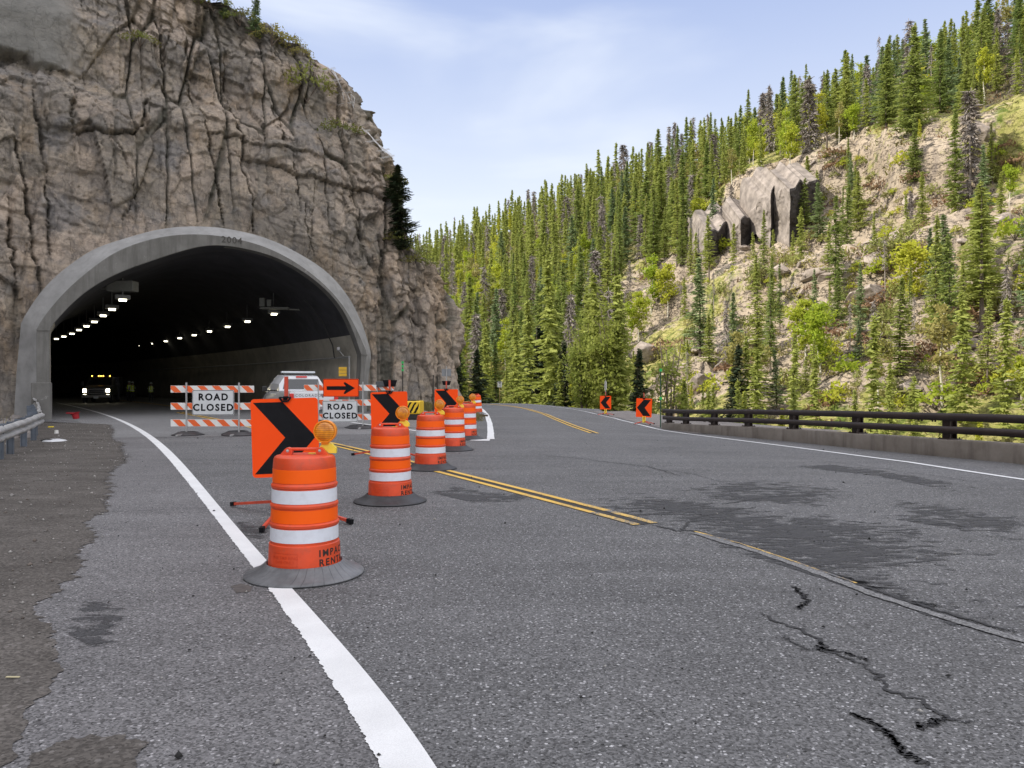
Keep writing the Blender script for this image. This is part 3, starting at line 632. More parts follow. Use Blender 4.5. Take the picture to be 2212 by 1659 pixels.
# lining: swept profile
def lining(name, k0, k1, mat, matlo, zsplit=4.1):
    step = list(range(0, 128, 2)); V = []; halfw = (ci[:, 0] - (ci[0, 0] + ci[-1, 0]) / 2) * 1.0
    for k in step:
        base = path[k] + heading(R(31.5)) * 0.0; nr = nrm[k]; off = 0.0
        V.append(np.c_[base[0] + nr[0] * halfw, base[1] + nr[1] * halfw, ci[:, 1]])
    return V, step
Vr, stp = lining('', 0, 0, None, None); Vr[0] = np.array([pw(a, z, 0.0) for a, z in ci])
shift = Vr[0].mean(0) - Vr[1].mean(0)
Vall = np.concatenate(Vr); F = []; MI = []
for r in range(len(Vr) - 1):
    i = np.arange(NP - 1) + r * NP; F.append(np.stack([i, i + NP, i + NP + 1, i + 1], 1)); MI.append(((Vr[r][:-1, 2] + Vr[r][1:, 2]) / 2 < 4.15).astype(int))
F = np.concatenate(F); MI = np.concatenate(MI)
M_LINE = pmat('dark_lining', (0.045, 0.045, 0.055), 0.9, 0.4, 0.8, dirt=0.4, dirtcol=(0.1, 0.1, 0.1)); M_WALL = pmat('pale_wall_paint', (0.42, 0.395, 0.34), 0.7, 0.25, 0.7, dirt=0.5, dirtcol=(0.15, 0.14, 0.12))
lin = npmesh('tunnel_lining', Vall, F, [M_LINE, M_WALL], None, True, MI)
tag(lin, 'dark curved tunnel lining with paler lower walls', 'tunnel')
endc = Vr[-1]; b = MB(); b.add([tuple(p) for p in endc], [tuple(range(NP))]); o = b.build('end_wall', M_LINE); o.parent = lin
# conduit, cable drop and camera on the right wall
b = MB(); pts = []
for k in range(1, 60, 2): q = path[k] + nrm[k] * (ci[-1, 0] - ci[0, 0]) * 0.485; pts.append((q[0], q[1], 2.9 + 0.0 * k))
b.path(pts, 0.06, 6); b.tube(pts[0], (pts[0][0], pts[0][1], 0.2), 0.04, 6)
o = tag(b.build('wall_conduit', pmat('galvanised', (0.42, 0.42, 0.42), 0.5, 0.2, 6, 0.4)), 'grey pipe running along the right tunnel wall', 'pipe')
b = MB(); q = path[3] + nrm[3] * 6.55; q2 = path[3] + nrm[3] * 5.85
b.path([(q[0], q[1], 2.9), (q[0] - 0.1, q[1], 3.6), (q2[0], q2[1], 4.9), (q2[0] - 0.8, q2[1] - 0.5, 6.0)], 0.035, 6); tag(b.build('hanging_cable', pmat('black_cable', (0.02, 0.02, 0.02), 0.6)), 'black cable running up the right side of the tunnel lining', 'cable')
q = path[2] + nrm[2] * 6.45; cm_ = thing('security_camera', 'small camera on the right tunnel wall above the pipe', 'camera', (q[0], q[1], 3.35)); b = MB(); b.box((0, 0, 0), (0.18, 0.34, 0.2), 0, 0.04); b.build('housing', MATS['galvanised'], cm_); b = MB(); b.bar((0, 0.1, -0.1), (0.2, 0.2, -0.35), 0.05, 0.05); b.build('arm', MATS['galvanised'], cm_)
b = MB()
for k in range(3): b.box((0, 0, 0.17 * k), (0.42, 0.02, 0.15), 0, 0.004)
q = path[1] + nrm[1] * 6.3; o = b.build('yellow_marker', pmat('marker_yellow', (0.72, 0.42, 0.02), 0.5)); o.location = (q[0], q[1], 1.95); o.rotation_euler = (0, 0, R(20)); tag(o, 'three small yellow plates just inside the right portal leg', 'marker')
# tunnel lamps
M_LAMP = pmat('lamp_glow', (1, 0.95, 0.8), 0.5, emit=(1.0, 0.93, 0.70), es=5.0); M_FIX = pmat('fixture_grey', (0.12, 0.12, 0.115), 0.6)
def lamp():
    t = thing('tunnel_lamp', 'x', 'lamp', (0, 0, 0), 0, 'lamps hanging in two rows inside the tunnel')
    b = MB(); b.box((0, 0, 0.12), (0.5, 0.3, 0.14), 0, 0.02); b.tube((0, 0, 0.2), (0, 0, 1.3), 0.025, 5); b.build('housing', M_FIX, t)
    b = MB(); b.add([(-0.13, -0.16, 0.05), (0.13, -0.16, 0.05), (0.12, -0.1, -0.01), (-0.12, -0.1, -0.01), (0.12, 0.08, -0.01), (-0.12, 0.08, -0.01)], [(0, 1, 2, 3), (3, 2, 4, 5)]); b.build('diffuser', M_LAMP, t)
    return t
L0 = lamp(); first = True
lrow = [(265, 650), (242, 670), (223, 683.5), (204, 696.6), (187, 706), (171, 714), (155.5, 722), (138, 728), (122, 733)]
rrow = [(591, 680), (534, 696), (491, 707), (452, 717), (419, 725), (388, 731.5), (358, 738), (331, 743), (304, 747), (280.5, 751), (257, 754.5), (235, 757.7), (212, 760.5), (192, 763), (172, 765), (151, 766.5), (131, 767.7), (113, 769)]
for row, nm in ((lrow, 'left'), (rrow, 'right')):
    for i, (x, y) in enumerate(row):
        Y = (5.5 - CAMZ) * FPX / (HY - y); p = at(x, y, Y)
        lab = ('largest glowing lamp, nearest the mouth in the %s row' % nm) if i == 0 else ('second glowing lamp from the mouth in the %s row' % nm) if i == 1 else ('farthest glowing lamp at the deep end of the %s row' % nm) if i == len(row) - 1 else ('small glowing lamp, number %d from the mouth in the %s tunnel row' % (i + 1, nm))
        if first: L0.location = p; L0['label'] = lab; first = False; o = L0
        else: o = dup(L0, p, label=lab)
        o.rotation_euler = (0, 0, R(31)); 
        if i == 0: o.scale = (1.35, 1.2, 1.5)
fx = thing('jet_fan_bracket', 'dark bracket and box around the nearest left tunnel lamp', 'bracket', at(265, 630, 37.5)); b = MB(); b.box((0, 0, 0.25), (1.3, 0.6, 0.5), 0, 0.03); b.bar((-2.9, 0.3, 0.25), (-0.6, 0, 0.15), 0.1, 0.1); b.build('bracket', pmat('bracket_grey', (0.2, 0.2, 0.18), 0.7), fx)
fx = thing('jet_fan_bracket', 'dark bracket with two floodlights above the nearest right tunnel lamp', 'bracket', at(595, 666, 44.5)); b = MB(); b.box((0, 0, 0), (1.6, 0.4, 0.12), 0, 0.02); b.bar((-0.9, 0, 0), (2.3, 0.2, -0.1), 0.08, 0.08); b.build('bracket', MATS['bracket_grey'], fx)
b = MB(); b.box((-0.75, 0, 0.35), (0.3, 0.2, 0.5), 0, 0.02); b.box((-0.35, 0, 0.3), (0.25, 0.2, 0.4), 0, 0.02); b.build('floodlight', MATS['bracket_grey'], fx)

# ------------------------------------------------------------------ cliff
sil = np.array([(-2600, -1500), (-1100, -1500 + 700), (-560, -560), (-380, -300), (-220, -40), (-90, 215), (0, 425), (20, 505), (60, 556), (95, 615), (125, 676), (150, 707), (195, 731), (270, 764), (290, 770), (300, 774), (318, 794), (330, 808), (400, 818), (500, 836), (530, 862), (560, 890), (610, 917), (650, 935), (700, 945), (860, 953), (900, 953)], float)
frontL = resample([[-60, -90], [-40, -45], [-34, -15], [-31.5, 8], [-29, 20], [-25.2, 29.0], [-20.2, 33.2]] , 160)
front = np.vstack([frontL, np.array([[-20.2, 33.2] + 0 * PT]) + np.arange(1, 46)[:, None] * 0.5 * PT + PN * 0.1])
front = front + 0.0; front = resample(front, 900)
for _ in range(60): front[1:-1] = (front[:-2] + front[2:] + 2 * front[1:-1]) / 4
ft = np.gradient(front, axis=0); ft /= np.linalg.norm(ft, axis=1)[:, None]; fin = np.stack([-ft[:, 1], ft[:, 0]], 1)
fq = np.r_[0, np.cumsum(np.linalg.norm(np.diff(front, axis=0), axis=1))]
def batter(Z): return 0.55 + 0.13 * Z + 1.6 * sstep(Z, 14.5, 17.0) + 0.9 * sstep(Z, 19, 21) + 0.25 * np.maximum(0, Z - 24)
def qend(Z):
    P = front + fin * batter(Z); ok = P[:, 1] > 20
    px = CX + FPX * P[:, 0] / np.maximum(P[:, 1], 1); py = HY - FPX * (Z - CAMZ) / np.maximum(P[:, 1], 1)
    sx = np.interp(py, sil[:, 0], sil[:, 1])
    i = np.where(ok & (px > sx))[0]
    return fq[i[0]] if len(i) else fq[-1]
Zr = np.r_[np.arange(-0.3, 27, 0.07), np.linspace(27.5, 62, 40)]
qv = fq[np.argmin(np.linalg.norm(front - np.array([-25.2, 29.0]), axis=1))]
NL, NF, NW = 60, 400, 110
qe = np.array([qend(z) for z in Zr]); 
for _ in range(6): qe[1:-1] = (qe[:-2] + 2 * qe[1:-1] + qe[2:]) / 4
rows = []; outs = []
for Z, q_ in zip(Zr, qe):
    a = min(qv, q_ - 6); qs = np.r_[np.linspace(0, a, NL, endpoint=False), np.linspace(a, q_, NF)]
    bx = [np.interp(qs, fq, (front + fin * batter(Z))[:, k]) for k in (0, 1)]; P = np.stack(bx, 1)
    nin = np.stack([np.interp(qs, fq, fin[:, k]) for k in (0, 1)], 1)
    # wrap round the nose
    E = P[-1]; a0 = math.atan2(ft[-1][1], ft[-1][0]) if q_ > qv else math.atan2(*(np.array([np.interp(q_, fq, ft[:, 1]), np.interp(q_, fq, ft[:, 0])])))
    th = a0; W = []; Wn = []; p = E.copy()
    for k in range(NW):
        stepl = 0.09 if k < 70 else 0.09 * 1.13 ** (k - 70)
        if th < R(125) : th += R(110) * 0.09 / 3.6 * (stepl / 0.09 if k < 70 else 1.5)
        elif k > 80: th = min(th + R(0.6), R(128))
        p = p + stepl * np.array([math.cos(th), math.sin(th)]); W.append(p.copy()); Wn.append([-math.sin(th), math.cos(th)])
    rows.append(np.vstack([P, W])); outs.append(-np.vstack([nin, Wn]))
RW = np.array(rows); ON = np.array(outs); nz_, nc_ = RW.shape[:2]
Zc = np.repeat(Zr[:, None], nc_, 1); Xc, Yc = RW[..., 0], RW[..., 1]
al = (Xc - P0[0]) * PT[0] + (Yc - P0[1]) * PT[1]                     # coordinate along the face
wx = al + 0.22 * fbm(Xc / 4, Yc / 4, Zc / 4, 3, 40) + 0.05 * fbm(Xc * 2, Yc * 2, Zc * 2, 2, 41); wz = Zc + 0.45 * wx * 0.35
bk = (Xc - P0[0]) * PN[0] + (Yc - P0[1]) * PN[1]
def blocks(sx, sz, seed):
    return voro(wx / sx, bk / (sx * 1.6), wz / sz, seed)
b1 = blocks(2.3, 5.0, 50); b2 = blocks(0.95, 1.7, 60); b3 = blocks(0.42, 0.55, 70)
calm = 0.45 + 0.75 * sstep(fbm(al / 6, Zc / 6, 0, 2, 90), -0.35, 0.3)          # smooth slabs against shattered zones
calm = calm * (0.55 + 0.45 * sstep(Zc + 0.25 * np.abs(al - 4), 8, 14))
dsp = 0.7 * fbm(Xc / 7, Yc / 7, Zc / 9, 2, 44) + (b1[2] - 0.5) * 0.55 + 0.7 * b1[4] * (b1[3] - 0.5) + 0.35 * b1[5] * (b1[2] - .4) - 0.05 * (1 - sstep(b1[1] - b1[0], 0.0, 0.05))
dsp += calm * ((b2[2] - 0.5) * 0.44 + b2[5] * (b2[3] - 0.25) * 0.40 + b2[4] * (b2[2] - 0.5) * 0.5 - 0.03 * (1 - sstep(b2[1] - b2[0], 0, 0.06)))
def saw(v): return v - np.floor(v)
sm1 = sstep(fbm(al / 4, Zc / 4, 1, 2, 91), -0.2, 0.4); sm2 = sstep(fbm(al / 4, Zc / 5, 7, 2, 92), -0.1, 0.4)
dsp += 0.10 * sm1 * (saw(-(Zc + 0.22 * al) / 1.3 + 0.35 * fbm(Xc / 3, Yc / 3, Zc / 3, 3, 93)) - .5) + 0.14 * sm2 * (saw(wx / 1.0 + 0.4 * fbm(Xc / 4, Yc / 4, Zc / 8, 3, 94)) - .5)
dsp += calm * ((b3[2] - 0.5) * 0.30 + b3[5] * 0.22 * (b3[3] - .2) + b3[4] * 0.12 * (b3[2] - .5) - 0.03 * (1 - sstep(b3[1] - b3[0], 0, 0.1))) + 0.10 * fbm(Xc * 1.5, Yc * 1.5, Zc * 1.5, 5, 77, 0.65)
b4 = voro(wx / 1.45, bk / 9, (Zc + 0.15 * al) / 10.0, 81); jm = sstep(fbm(al / 5, Zc / 6, 4, 2, 98), -0.35, 0.15); jg = jm * (1 - sstep(b4[1] - b4[0], 0.015, 0.06)); dsp += jm * ((b4[2] - .5) * 0.55) - 0.34 * jg
b5 = voro(wx / 5.0, bk / 9, (Zc + 0.3 * al) / 0.95, 83); j5 = (1 - jm * .6) * (1 - sstep(b5[1] - b5[0], 0.02, 0.08)); dsp += (b5[2] - .5) * 0.10 - 0.06 * j5
# named fissures surveyed on the face: polyline (px, py), depth, half width
FISS = [([(30, 300), (58, 400), (70, 520), (90, 640), (85, 700)], 1.1, 0.22), ([(75, 210), (100, 300), (108, 420), (115, 540)], 0.8, 0.2), ([(165, 200), (162, 260), (180, 270)], 0.7, 0.2),
        ([(432, 20), (430, 120), (440, 170), (455, 250), (470, 300), (480, 420), (495, 500)], 1.0, 0.20), ([(515, 120), (528, 200), (535, 300), (538, 350), (550, 420), (556, 495)], 1.4, 0.24),
        ([(330, 190), (322, 250), (300, 270), (250, 272), (185, 265)], 0.8, 0.16), ([(560, 330), (640, 365), (720, 385), (780, 400), (835, 420)], 0.8, 0.14), ([(470, 270), (600, 300), (700, 320)], 0.5, 0.13),
        ([(640, 340), (660, 420), (665, 500), (690, 560)], 0.6, 0.14), ([(760, 340), (775, 430), (790, 520), (820, 600)], 0.5, 0.12), ([(395, 0), (380, 60), (378, 150), (385, 170)], 0.6, 0.15),
        ([(860, 560), (880, 640), (900, 690), (930, 720)], 0.7, 0.16), ([(620, 190), (630, 240), (625, 290)], 0.6, 0.15), ([(240, 280), (280, 330), (300, 400), (275, 470)], 0.5, 0.14), ([(10, 470), (25, 560), (35, 640)], 0.8, 0.2)]
fz = np.zeros_like(dsp)
for pts, dep, hw in FISS:
    P = np.array([pl(x, y, 2.0) for x, y in pts]); P = resample(P, 60)
    P = P + 0.18 * np.stack([fbm(np.arange(60) / 5, 0, 0, 3, 5), fbm(np.arange(60) / 5, 8, 0, 3, 6)], 1)
    m_ = (al > P[:, 0].min() - 3) & (al < P[:, 0].max() + 3) & (Zc > P[:, 1].min() - 3) & (Zc < P[:, 1].max() + 3)
    A_, Z_ = wx[m_], Zc[m_] + 0.25 * fbm(al[m_], Zc[m_], 0, 3, 95); dmin = np.full(A_.shape, 9.0)
    for p in P: dmin = np.minimum(dmin, np.hypot(A_ - p[0], Z_ - p[1]))
    jw = 0.6 * hw * (0.55 + 0.5 * np.abs(vnoise(A_ * 1.7, Z_ * 1.7, 0, 7)))
    fz[m_] = np.maximum(fz[m_], 0.75 * dep * (0.35 + 0.65 * np.abs(vnoise(A_ * .6, Z_ * .6, 3, 8))) * (1 - sstep(dmin, jw * 0.3, jw * 1.25)))
    sd = np.sign(A_ - np.interp(Z_, np.sort(P[:, 1]), P[np.argsort(P[:, 1]), 0])) if np.ptp(P[:, 1]) > np.ptp(P[:, 0]) else np.sign(Z_ - np.interp(A_, np.sort(P[:, 0]), P[np.argsort(P[:, 0]), 1]))
    dsp[m_] += 0.20 * dep * sd * np.exp(-(dmin / 1.1) ** 2) * (-1 if np.ptp(P[:, 1]) > np.ptp(P[:, 0]) else 1)
dsp -= fz
# smooth shotcrete patch high on the left
sc = (1 - sstep(al - 0.35 * fbm(Xc, Yc, Zc, 3, 3), *[v for v in (pl(175, 60, 3)[0] - 1.2, pl(175, 60, 3)[0] + 0.7)])) * sstep(Zc + 0.5 * fbm(al, Zc, 0, 3, 4), pl(60, 95, 3)[1] - 0.5, pl(60, 95, 3)[1] + 0.2)
dsp = dsp * (1 - sc) + sc * (0.35 + 0.25 * fbm(Xc / 2, Yc / 2, Zc / 2, 4, 5))
# keep the rock behind the concrete hood
axm, azm = (cm[0, 0] + cm[-1, 0]) / 2, 0; rad = np.hypot((al - axm) / 8.2, Zc / 9.2); hood = 1 - sstep(rad, 1.0, 1.18)
dsp = np.where(hood > 0, np.minimum(dsp, 0.45 * hood * 0 + dsp), dsp); dsp = dsp * (1 - 0.8 * hood) - 0.25 * hood
dsp = dsp * np.where(Zc > 27, 1.6, 1)
Xc2, Yc2 = Xc + ON[..., 0] * dsp, Yc + ON[..., 1] * dsp; Zc2 = Zc + 0.15 * (b2[2] - 0.5) * calm
V = np.stack([Xc2, Yc2, Zc2], -1).reshape(-1, 3); idx = (np.arange(nz_ - 1)[:, None] * nc_ + np.arange(nc_ - 1)[None, :]).ravel(); F = np.stack([idx, idx + 1, idx + nc_ + 1, idx + nc_], 1)
# open the tunnel mouth
fc_al = al.reshape(-1)[F].mean(1); fc_z = Zc.reshape(-1)[F].mean(1); fc_b = bk.reshape(-1)[F].mean(1)
def inside(poly, x, y):
    r = np.zeros(x.shape, bool); n = len(poly); j = n - 1
    for i in range(n):
        xi, yi = poly[i]; xj, yj = poly[j]
        if yi != yj: r ^= ((yi > y) != (yj > y)) & (x < (xj - xi) * (y - yi) / (yj - yi) + xi)
        j = i
    return r
hole = co.copy(); cen = np.array([hole[:, 0].mean(), 0]); hole[:, 0] = cen[0] + (hole[:, 0] - cen[0]) * 0.975; hole[:, 1] *= 0.975; hole[0, 1] = hole[-1, 1] = -1
keep = ~(inside(hole, fc_al, fc_z) & (fc_b < 8) & (fc_b > -3)); F = F[keep]
def cliffmat():
    m, nt, b = principled('cliff_rock'); v = coords(nt)
    A = lambda n: (lambda q: (setattr(q, 'attribute_name', n), q.outputs['Fac'])[1])(nt.nodes.new('ShaderNodeAttribute'))
    big = tnoise(nt, 0.22, 6, v, 0.6, 0.6); med = tnoise(nt, 1.1, 8, v, 0.7); fine = tnoise(nt, 7, 8, v, 0.75)
    c = mixc(nt, rng(nt, big, 0.38, 0.64), (0.20, 0.184, 0.166), (0.335, 0.288, 0.23))
    c = mixc(nt, rng(nt, med, 0.42, 0.66), c, (0.235, 0.213, 0.19)); c = mixc(nt, A('tone'), c, (0.44, 0.36, 0.29))
    c = mixc(nt, rng(nt, tnoise(nt, 0.35, 6, coords(nt, (1, 1, .6)), .6), 0.55, 0.72, 0, 0.7), c, (0.38, 0.275, 0.17))            # rust
    c = mixc(nt, rng(nt, tnoise(nt, 0.4, 5, coords(nt, (1, 1, 1.2)), 0.6), 0.54, 0.68, 0, 0.8), c, (0.20, 0.195, 0.195))     # grey
    c = mixc(nt, rng(nt, tnoise(nt, 1.0, 6, coords(nt, (1.7, 1.7, 0.16)), 0.65), 0.56, 0.72, 0, 0.75), c, (0.11, 0.10, 0.095))   # water streaks
    c = mixc(nt, 0.75, c, mixc(nt, rng(nt, fine, 0.3, 0.7), (0.62, 0.62, 0.62), (1.25, 1.25, 1.25)), 'MULTIPLY')
    e1_ = mth(nt, 'ABSOLUTE', mth(nt, 'SUBTRACT', tnoise(nt, 0.9, 4, coords(nt, (1.3, 1.3, 0.35), rot=(0.0, 0.12, 0)), 0.5), 0.5)); e2_ = mth(nt, 'ABSOLUTE', mth(nt, 'SUBTRACT', tnoise(nt, 1.3, 4, coords(nt, (0.6, 0.6, 1.9), rot=(0.0, -0.25, 0)), 0.5), 0.5))
    ck = rng(nt, mth(nt, 'MINIMUM', e1_, e2_), 0.0, 0.010, 0.75, 1.0)
    fc_ = nt.nodes.new('ShaderNodeSeparateColor'); link(nt, tvoro(nt, 1.4, coords(nt, (1.5, 1.5, 0.6), rot=(0.05, 0.12, 0.1)), 'F1', 'Color'), fc_.inputs[0]); fd_ = nt.nodes.new('ShaderNodeSeparateColor'); link(nt, tvoro(nt, 4.0, coords(nt, (1.2, 1.2, 0.8), rot=(0.1, 0.3, 0.1)), 'F1', 'Color'), fd_.inputs[0]); c = mixc(nt, 1.0, c, mixc(nt, mth(nt, 'ADD', mth(nt, 'MULTIPLY', fc_.outputs[0], .5), mth(nt, 'MULTIPLY', fd_.outputs[0], .5)), (.72, .73, .75), (1.25, 1.22, 1.18)), 'MULTIPLY')
    c = mixc(nt, 1.0, c, mixc(nt, ck, (0, 0, 0), (1, 1, 1)), 'MULTIPLY')
    c = mixc(nt, A('crevice_shade'), c, (0.07, 0.072, 0.055))  # crevices, fissures and joints painted dark, standing for the shade in them
    c = mixc(nt, A('shot'), c, mixc(nt, rng(nt, med, 0.3, 0.7), (0.15, 0.148, 0.138), (0.235, 0.228, 0.212)))
    link(nt, c, b.inputs['Base Color']); b.inputs['Roughness'].default_value = 0.92; b.inputs['Specular IOR Level'].default_value = 0.2
    hc = nt.nodes.new('ShaderNodeSeparateColor'); link(nt, tvoro(nt, 3.2, coords(nt, (1, 1, 0.7), rot=(0.1, 0.25, 0.2)), 'F1', 'Color'), hc.inputs[0]); hd_ = nt.nodes.new('ShaderNodeSeparateColor'); link(nt, tvoro(nt, 8.0, coords(nt, (1, 1, 1.3), rot=(0.3, 0.1, 0.2)), 'F1', 'Color'), hd_.inputs[0])
    bump(nt, b, mth(nt, 'ADD', mth(nt, 'ADD', mth(nt, 'MULTIPLY', fine, .6), mth(nt, 'ADD', mth(nt, 'MULTIPLY', hc.outputs[0], .55), mth(nt, 'MULTIPLY', hd_.outputs[0], .3))), mth(nt, 'MULTIPLY', ck, 0.9)), 0.9, 0.10); return m
M_CLIFF = cliffmat()
cliff = npmesh('cliff', V, F, M_CLIFF); struct(cliff, 'tall fractured brown rock cliff above and beside the tunnel', 'cliff')
if cliff.data.polygons[len(F) // 3].normal.y > 0: cliff.data.flip_normals()
vcol(cliff, 'tone', (np.clip((b1[3] - 0.55) * 1.3, 0, 0.6) + 0.3 * (b2[3] > 0.7)).ravel() * (1 - sc.ravel()))
vcol(cliff, 'crevice_shade', np.clip(np.maximum(np.maximum(np.clip(fz, 0, 1) * 0.8, 0.7 * jg), 0.45 * calm * (1 - sstep(b2[1] - b2[0], 0.0, 0.05)) * (fbm(al / 3, Zc / 3, 2, 2, 99) > -.1)), 0, .85).ravel() * (1 - sc.ravel())); vcol(cliff, 'shot', sc.ravel())
CLV = V.copy()
def on_cliff(px, py):
    """surface point of the cliff seen at a survey pixel"""
    Vv = CLV; m_ = Vv[:, 1] > 15; x_, y_ = CX + FPX * Vv[:, 0] / np.where(m_, Vv[:, 1], 1), HY - FPX * (Vv[:, 2] - CAMZ) / np.where(m_, Vv[:, 1], 1)
    d_ = np.where(m_ & (Vv[:, 1] < 62), np.hypot(x_ - px, y_ - py), 1e9); c_ = np.where(d_ < max(5.0, d_.min() + 2))[0]; return Vv[c_[np.argmin(Vv[c_, 1])]]
# ------------------------------------------------------------------ object materials
M_ORPL = pmat('drum_orange_plastic', (0.70, 0.070, 0.016), 0.42, 0.16, 5, 0, 0.15, 0.5, 0.5, (0.30, 0.075, 0.045))
M_ORRF = pmat('orange_sheeting', (1.0, 0.125, 0.006), 0.5, 0.05, 5, spec=0.2); M_WHRF = pmat('white_sheeting', (0.72, 0.75, 0.82), 0.35, 0.06, 4, spec=0.4, dirt=0.35, dirtcol=(0.42, 0.41, 0.42))
M_RUB = pmat('black_rubber', (0.028, 0.028, 0.032), 0.6, 0.4, 6, 0, 0.3, 0.5, 0.5, (0.10, 0.10, 0.105)); M_BLACK = pmat('black_sheeting', (0.009, 0.009, 0.011), 0.7, 0.2, 5, spec=0.15, dirt=0.2, dirtcol=(0.03, 0.03, 0.03))
M_STENCIL = pmat('black_stencil_ink', (0.03, 0.02, 0.018), 0.8, 0.3, 20)
def ambermat():
    m, nt, b = principled('amber_lens'); v = coords(nt); sp = nt.nodes.new('ShaderNodeSeparateXYZ'); link(nt, v, sp.inputs[0])
    s = mth(nt, 'SINE', mth(nt, 'MULTIPLY', sp.outputs[0], 620.0)); s2 = mth(nt, 'SINE', mth(nt, 'MULTIPLY', sp.outputs[2], 400.0)); f = mth(nt, 'ADD', mth(nt, 'MULTIPLY', s, .3), mth(nt, 'ADD', mth(nt, 'MULTIPLY', s2, .2), tnoise(nt, 16, 3, v)))
    link(nt, mixc(nt, rng(nt, f, 0.2, 0.85), (0.42, 0.12, 0.004), (0.95, 0.40, 0.02)), b.inputs['Base Color']); b.inputs['Roughness'].default_value = .15; b.inputs['Coat Weight'].default_value = .7; bump(nt, b, s, .25, .002); return m
M_AMBER = ambermat(); M_AMB2 = pmat('amber_rim', (0.85, 0.27, 0.01), 0.3, 0.1, 10); M_YPL = pmat('yellow_plastic', (0.86, 0.66, 0.05), 0.4, 0.12, 8, dirt=0.2)
M_SIGNOR = pmat('fluorescent_orange', (1.0, 0.085, 0.010), 0.6, 0.04, 3, spec=0.12); M_BOARD = pmat('white_board', (0.74, 0.74, 0.72), 0.45, 0.08, 5, dirt=0.25, dirtcol=(0.45, 0.43, 0.4)); M_BOARDOR = pmat('board_orange', (0.80, 0.13, 0.025), 0.4, 0.06, 5)
M_SIGNW = pmat('sign_white', (0.60, 0.62, 0.63), 0.45, 0.1, 3, dirt=0.35, dirtcol=(0.38, 0.38, 0.37)); M_INK = pmat('sign_black', (0.008, 0.008, 0.010), 0.7, spec=0.15); M_GALV = MATS['galvanised']
M_RED = pmat('stand_red_orange', (0.55, 0.06, 0.025), 0.45, 0.2, 8, dirt=0.2); M_STEEL = pmat('screw_steel', (0.5, 0.5, 0.5), 0.35, 0.1, 20, 0.9)

# ---- traffic drum
def tire_mat():
    m, nt, b = principled('tire_ring_rubber'); v = coords(nt)
    gnode = nt.nodes.new('ShaderNodeTexWave'); gnode.wave_type = 'RINGS'; gnode.rings_direction = 'Z'; gnode.inputs['Scale'].default_value = 9; gnode.inputs['Distortion'].default_value = 6; link(nt, v, gnode.inputs['Vector'])
    sp = nt.nodes.new('ShaderNodeSeparateXYZ'); link(nt, v, sp.inputs[0]); angl = mth(nt, 'ARCTAN2', sp.outputs[1], sp.outputs[0])
    rad = mth(nt, 'SQRT', mth(nt, 'ADD', mth(nt, 'MULTIPLY', sp.outputs[0], sp.outputs[0]), mth(nt, 'MULTIPLY', sp.outputs[1], sp.outputs[1])))
    w = mth(nt, 'SINE', mth(nt, 'ADD', mth(nt, 'MULTIPLY', angl, 34.0), mth(nt, 'MULTIPLY', rad, 26.0)))
    ln = mth(nt, 'MULTIPLY', rng(nt, w, 0.93, 1.0), rng(nt, tnoise(nt, 5, 3, v), 0.4, 0.6))
    base = mixc(nt, rng(nt, tnoise(nt, 3.5, 6, v, 0.7), 0.3, 0.7), (0.06, 0.062, 0.068), (0.17, 0.175, 0.185))
    link(nt, mixc(nt, mth(nt, 'MULTIPLY', ln, 0.75), base, (0.025, 0.025, 0.028)), b.inputs['Base Color']); b.inputs['Roughness'].default_value = 0.5
    bump(nt, b, w, 0.15, 0.004); return m
M_TIRE = tire_mat(); M_TIREDK = pmat('tire_ring_dark', (0.03, 0.03, 0.034), 0.55, 0.4, 5, 0, 0.2, 0.5, 0.4, (0.07, 0.07, 0.075))
def bend(vs, r0, r1, z0, z1, a0, out):
    res = []
    for x, y, z in vs:
        r = r0 + (r1 - r0) * (z - z0) / (z1 - z0) + out; a = a0 + x / r
        res.append((r * math.sin(a), -r * math.cos(a), z))
    return res
def subdiv_text(vs, fs, cut=2):
    bm = bmesh.new(); bv = [bm.verts.new(v) for v in vs]
    for f in fs:
        try: bm.faces.new([bv[i] for i in f])
        except ValueError: pass
    bmesh.ops.triangulate(bm, faces=bm.faces); bmesh.ops.subdivide_edges(bm, edges=[e for e in bm.edges if e.calc_length() > 0.012], cuts=cut)
    bm.verts.index_update(); r = [tuple(v.co) for v in bm.verts], [tuple(v.index for v in f.verts) for f in bm.faces]; bm.free(); return r
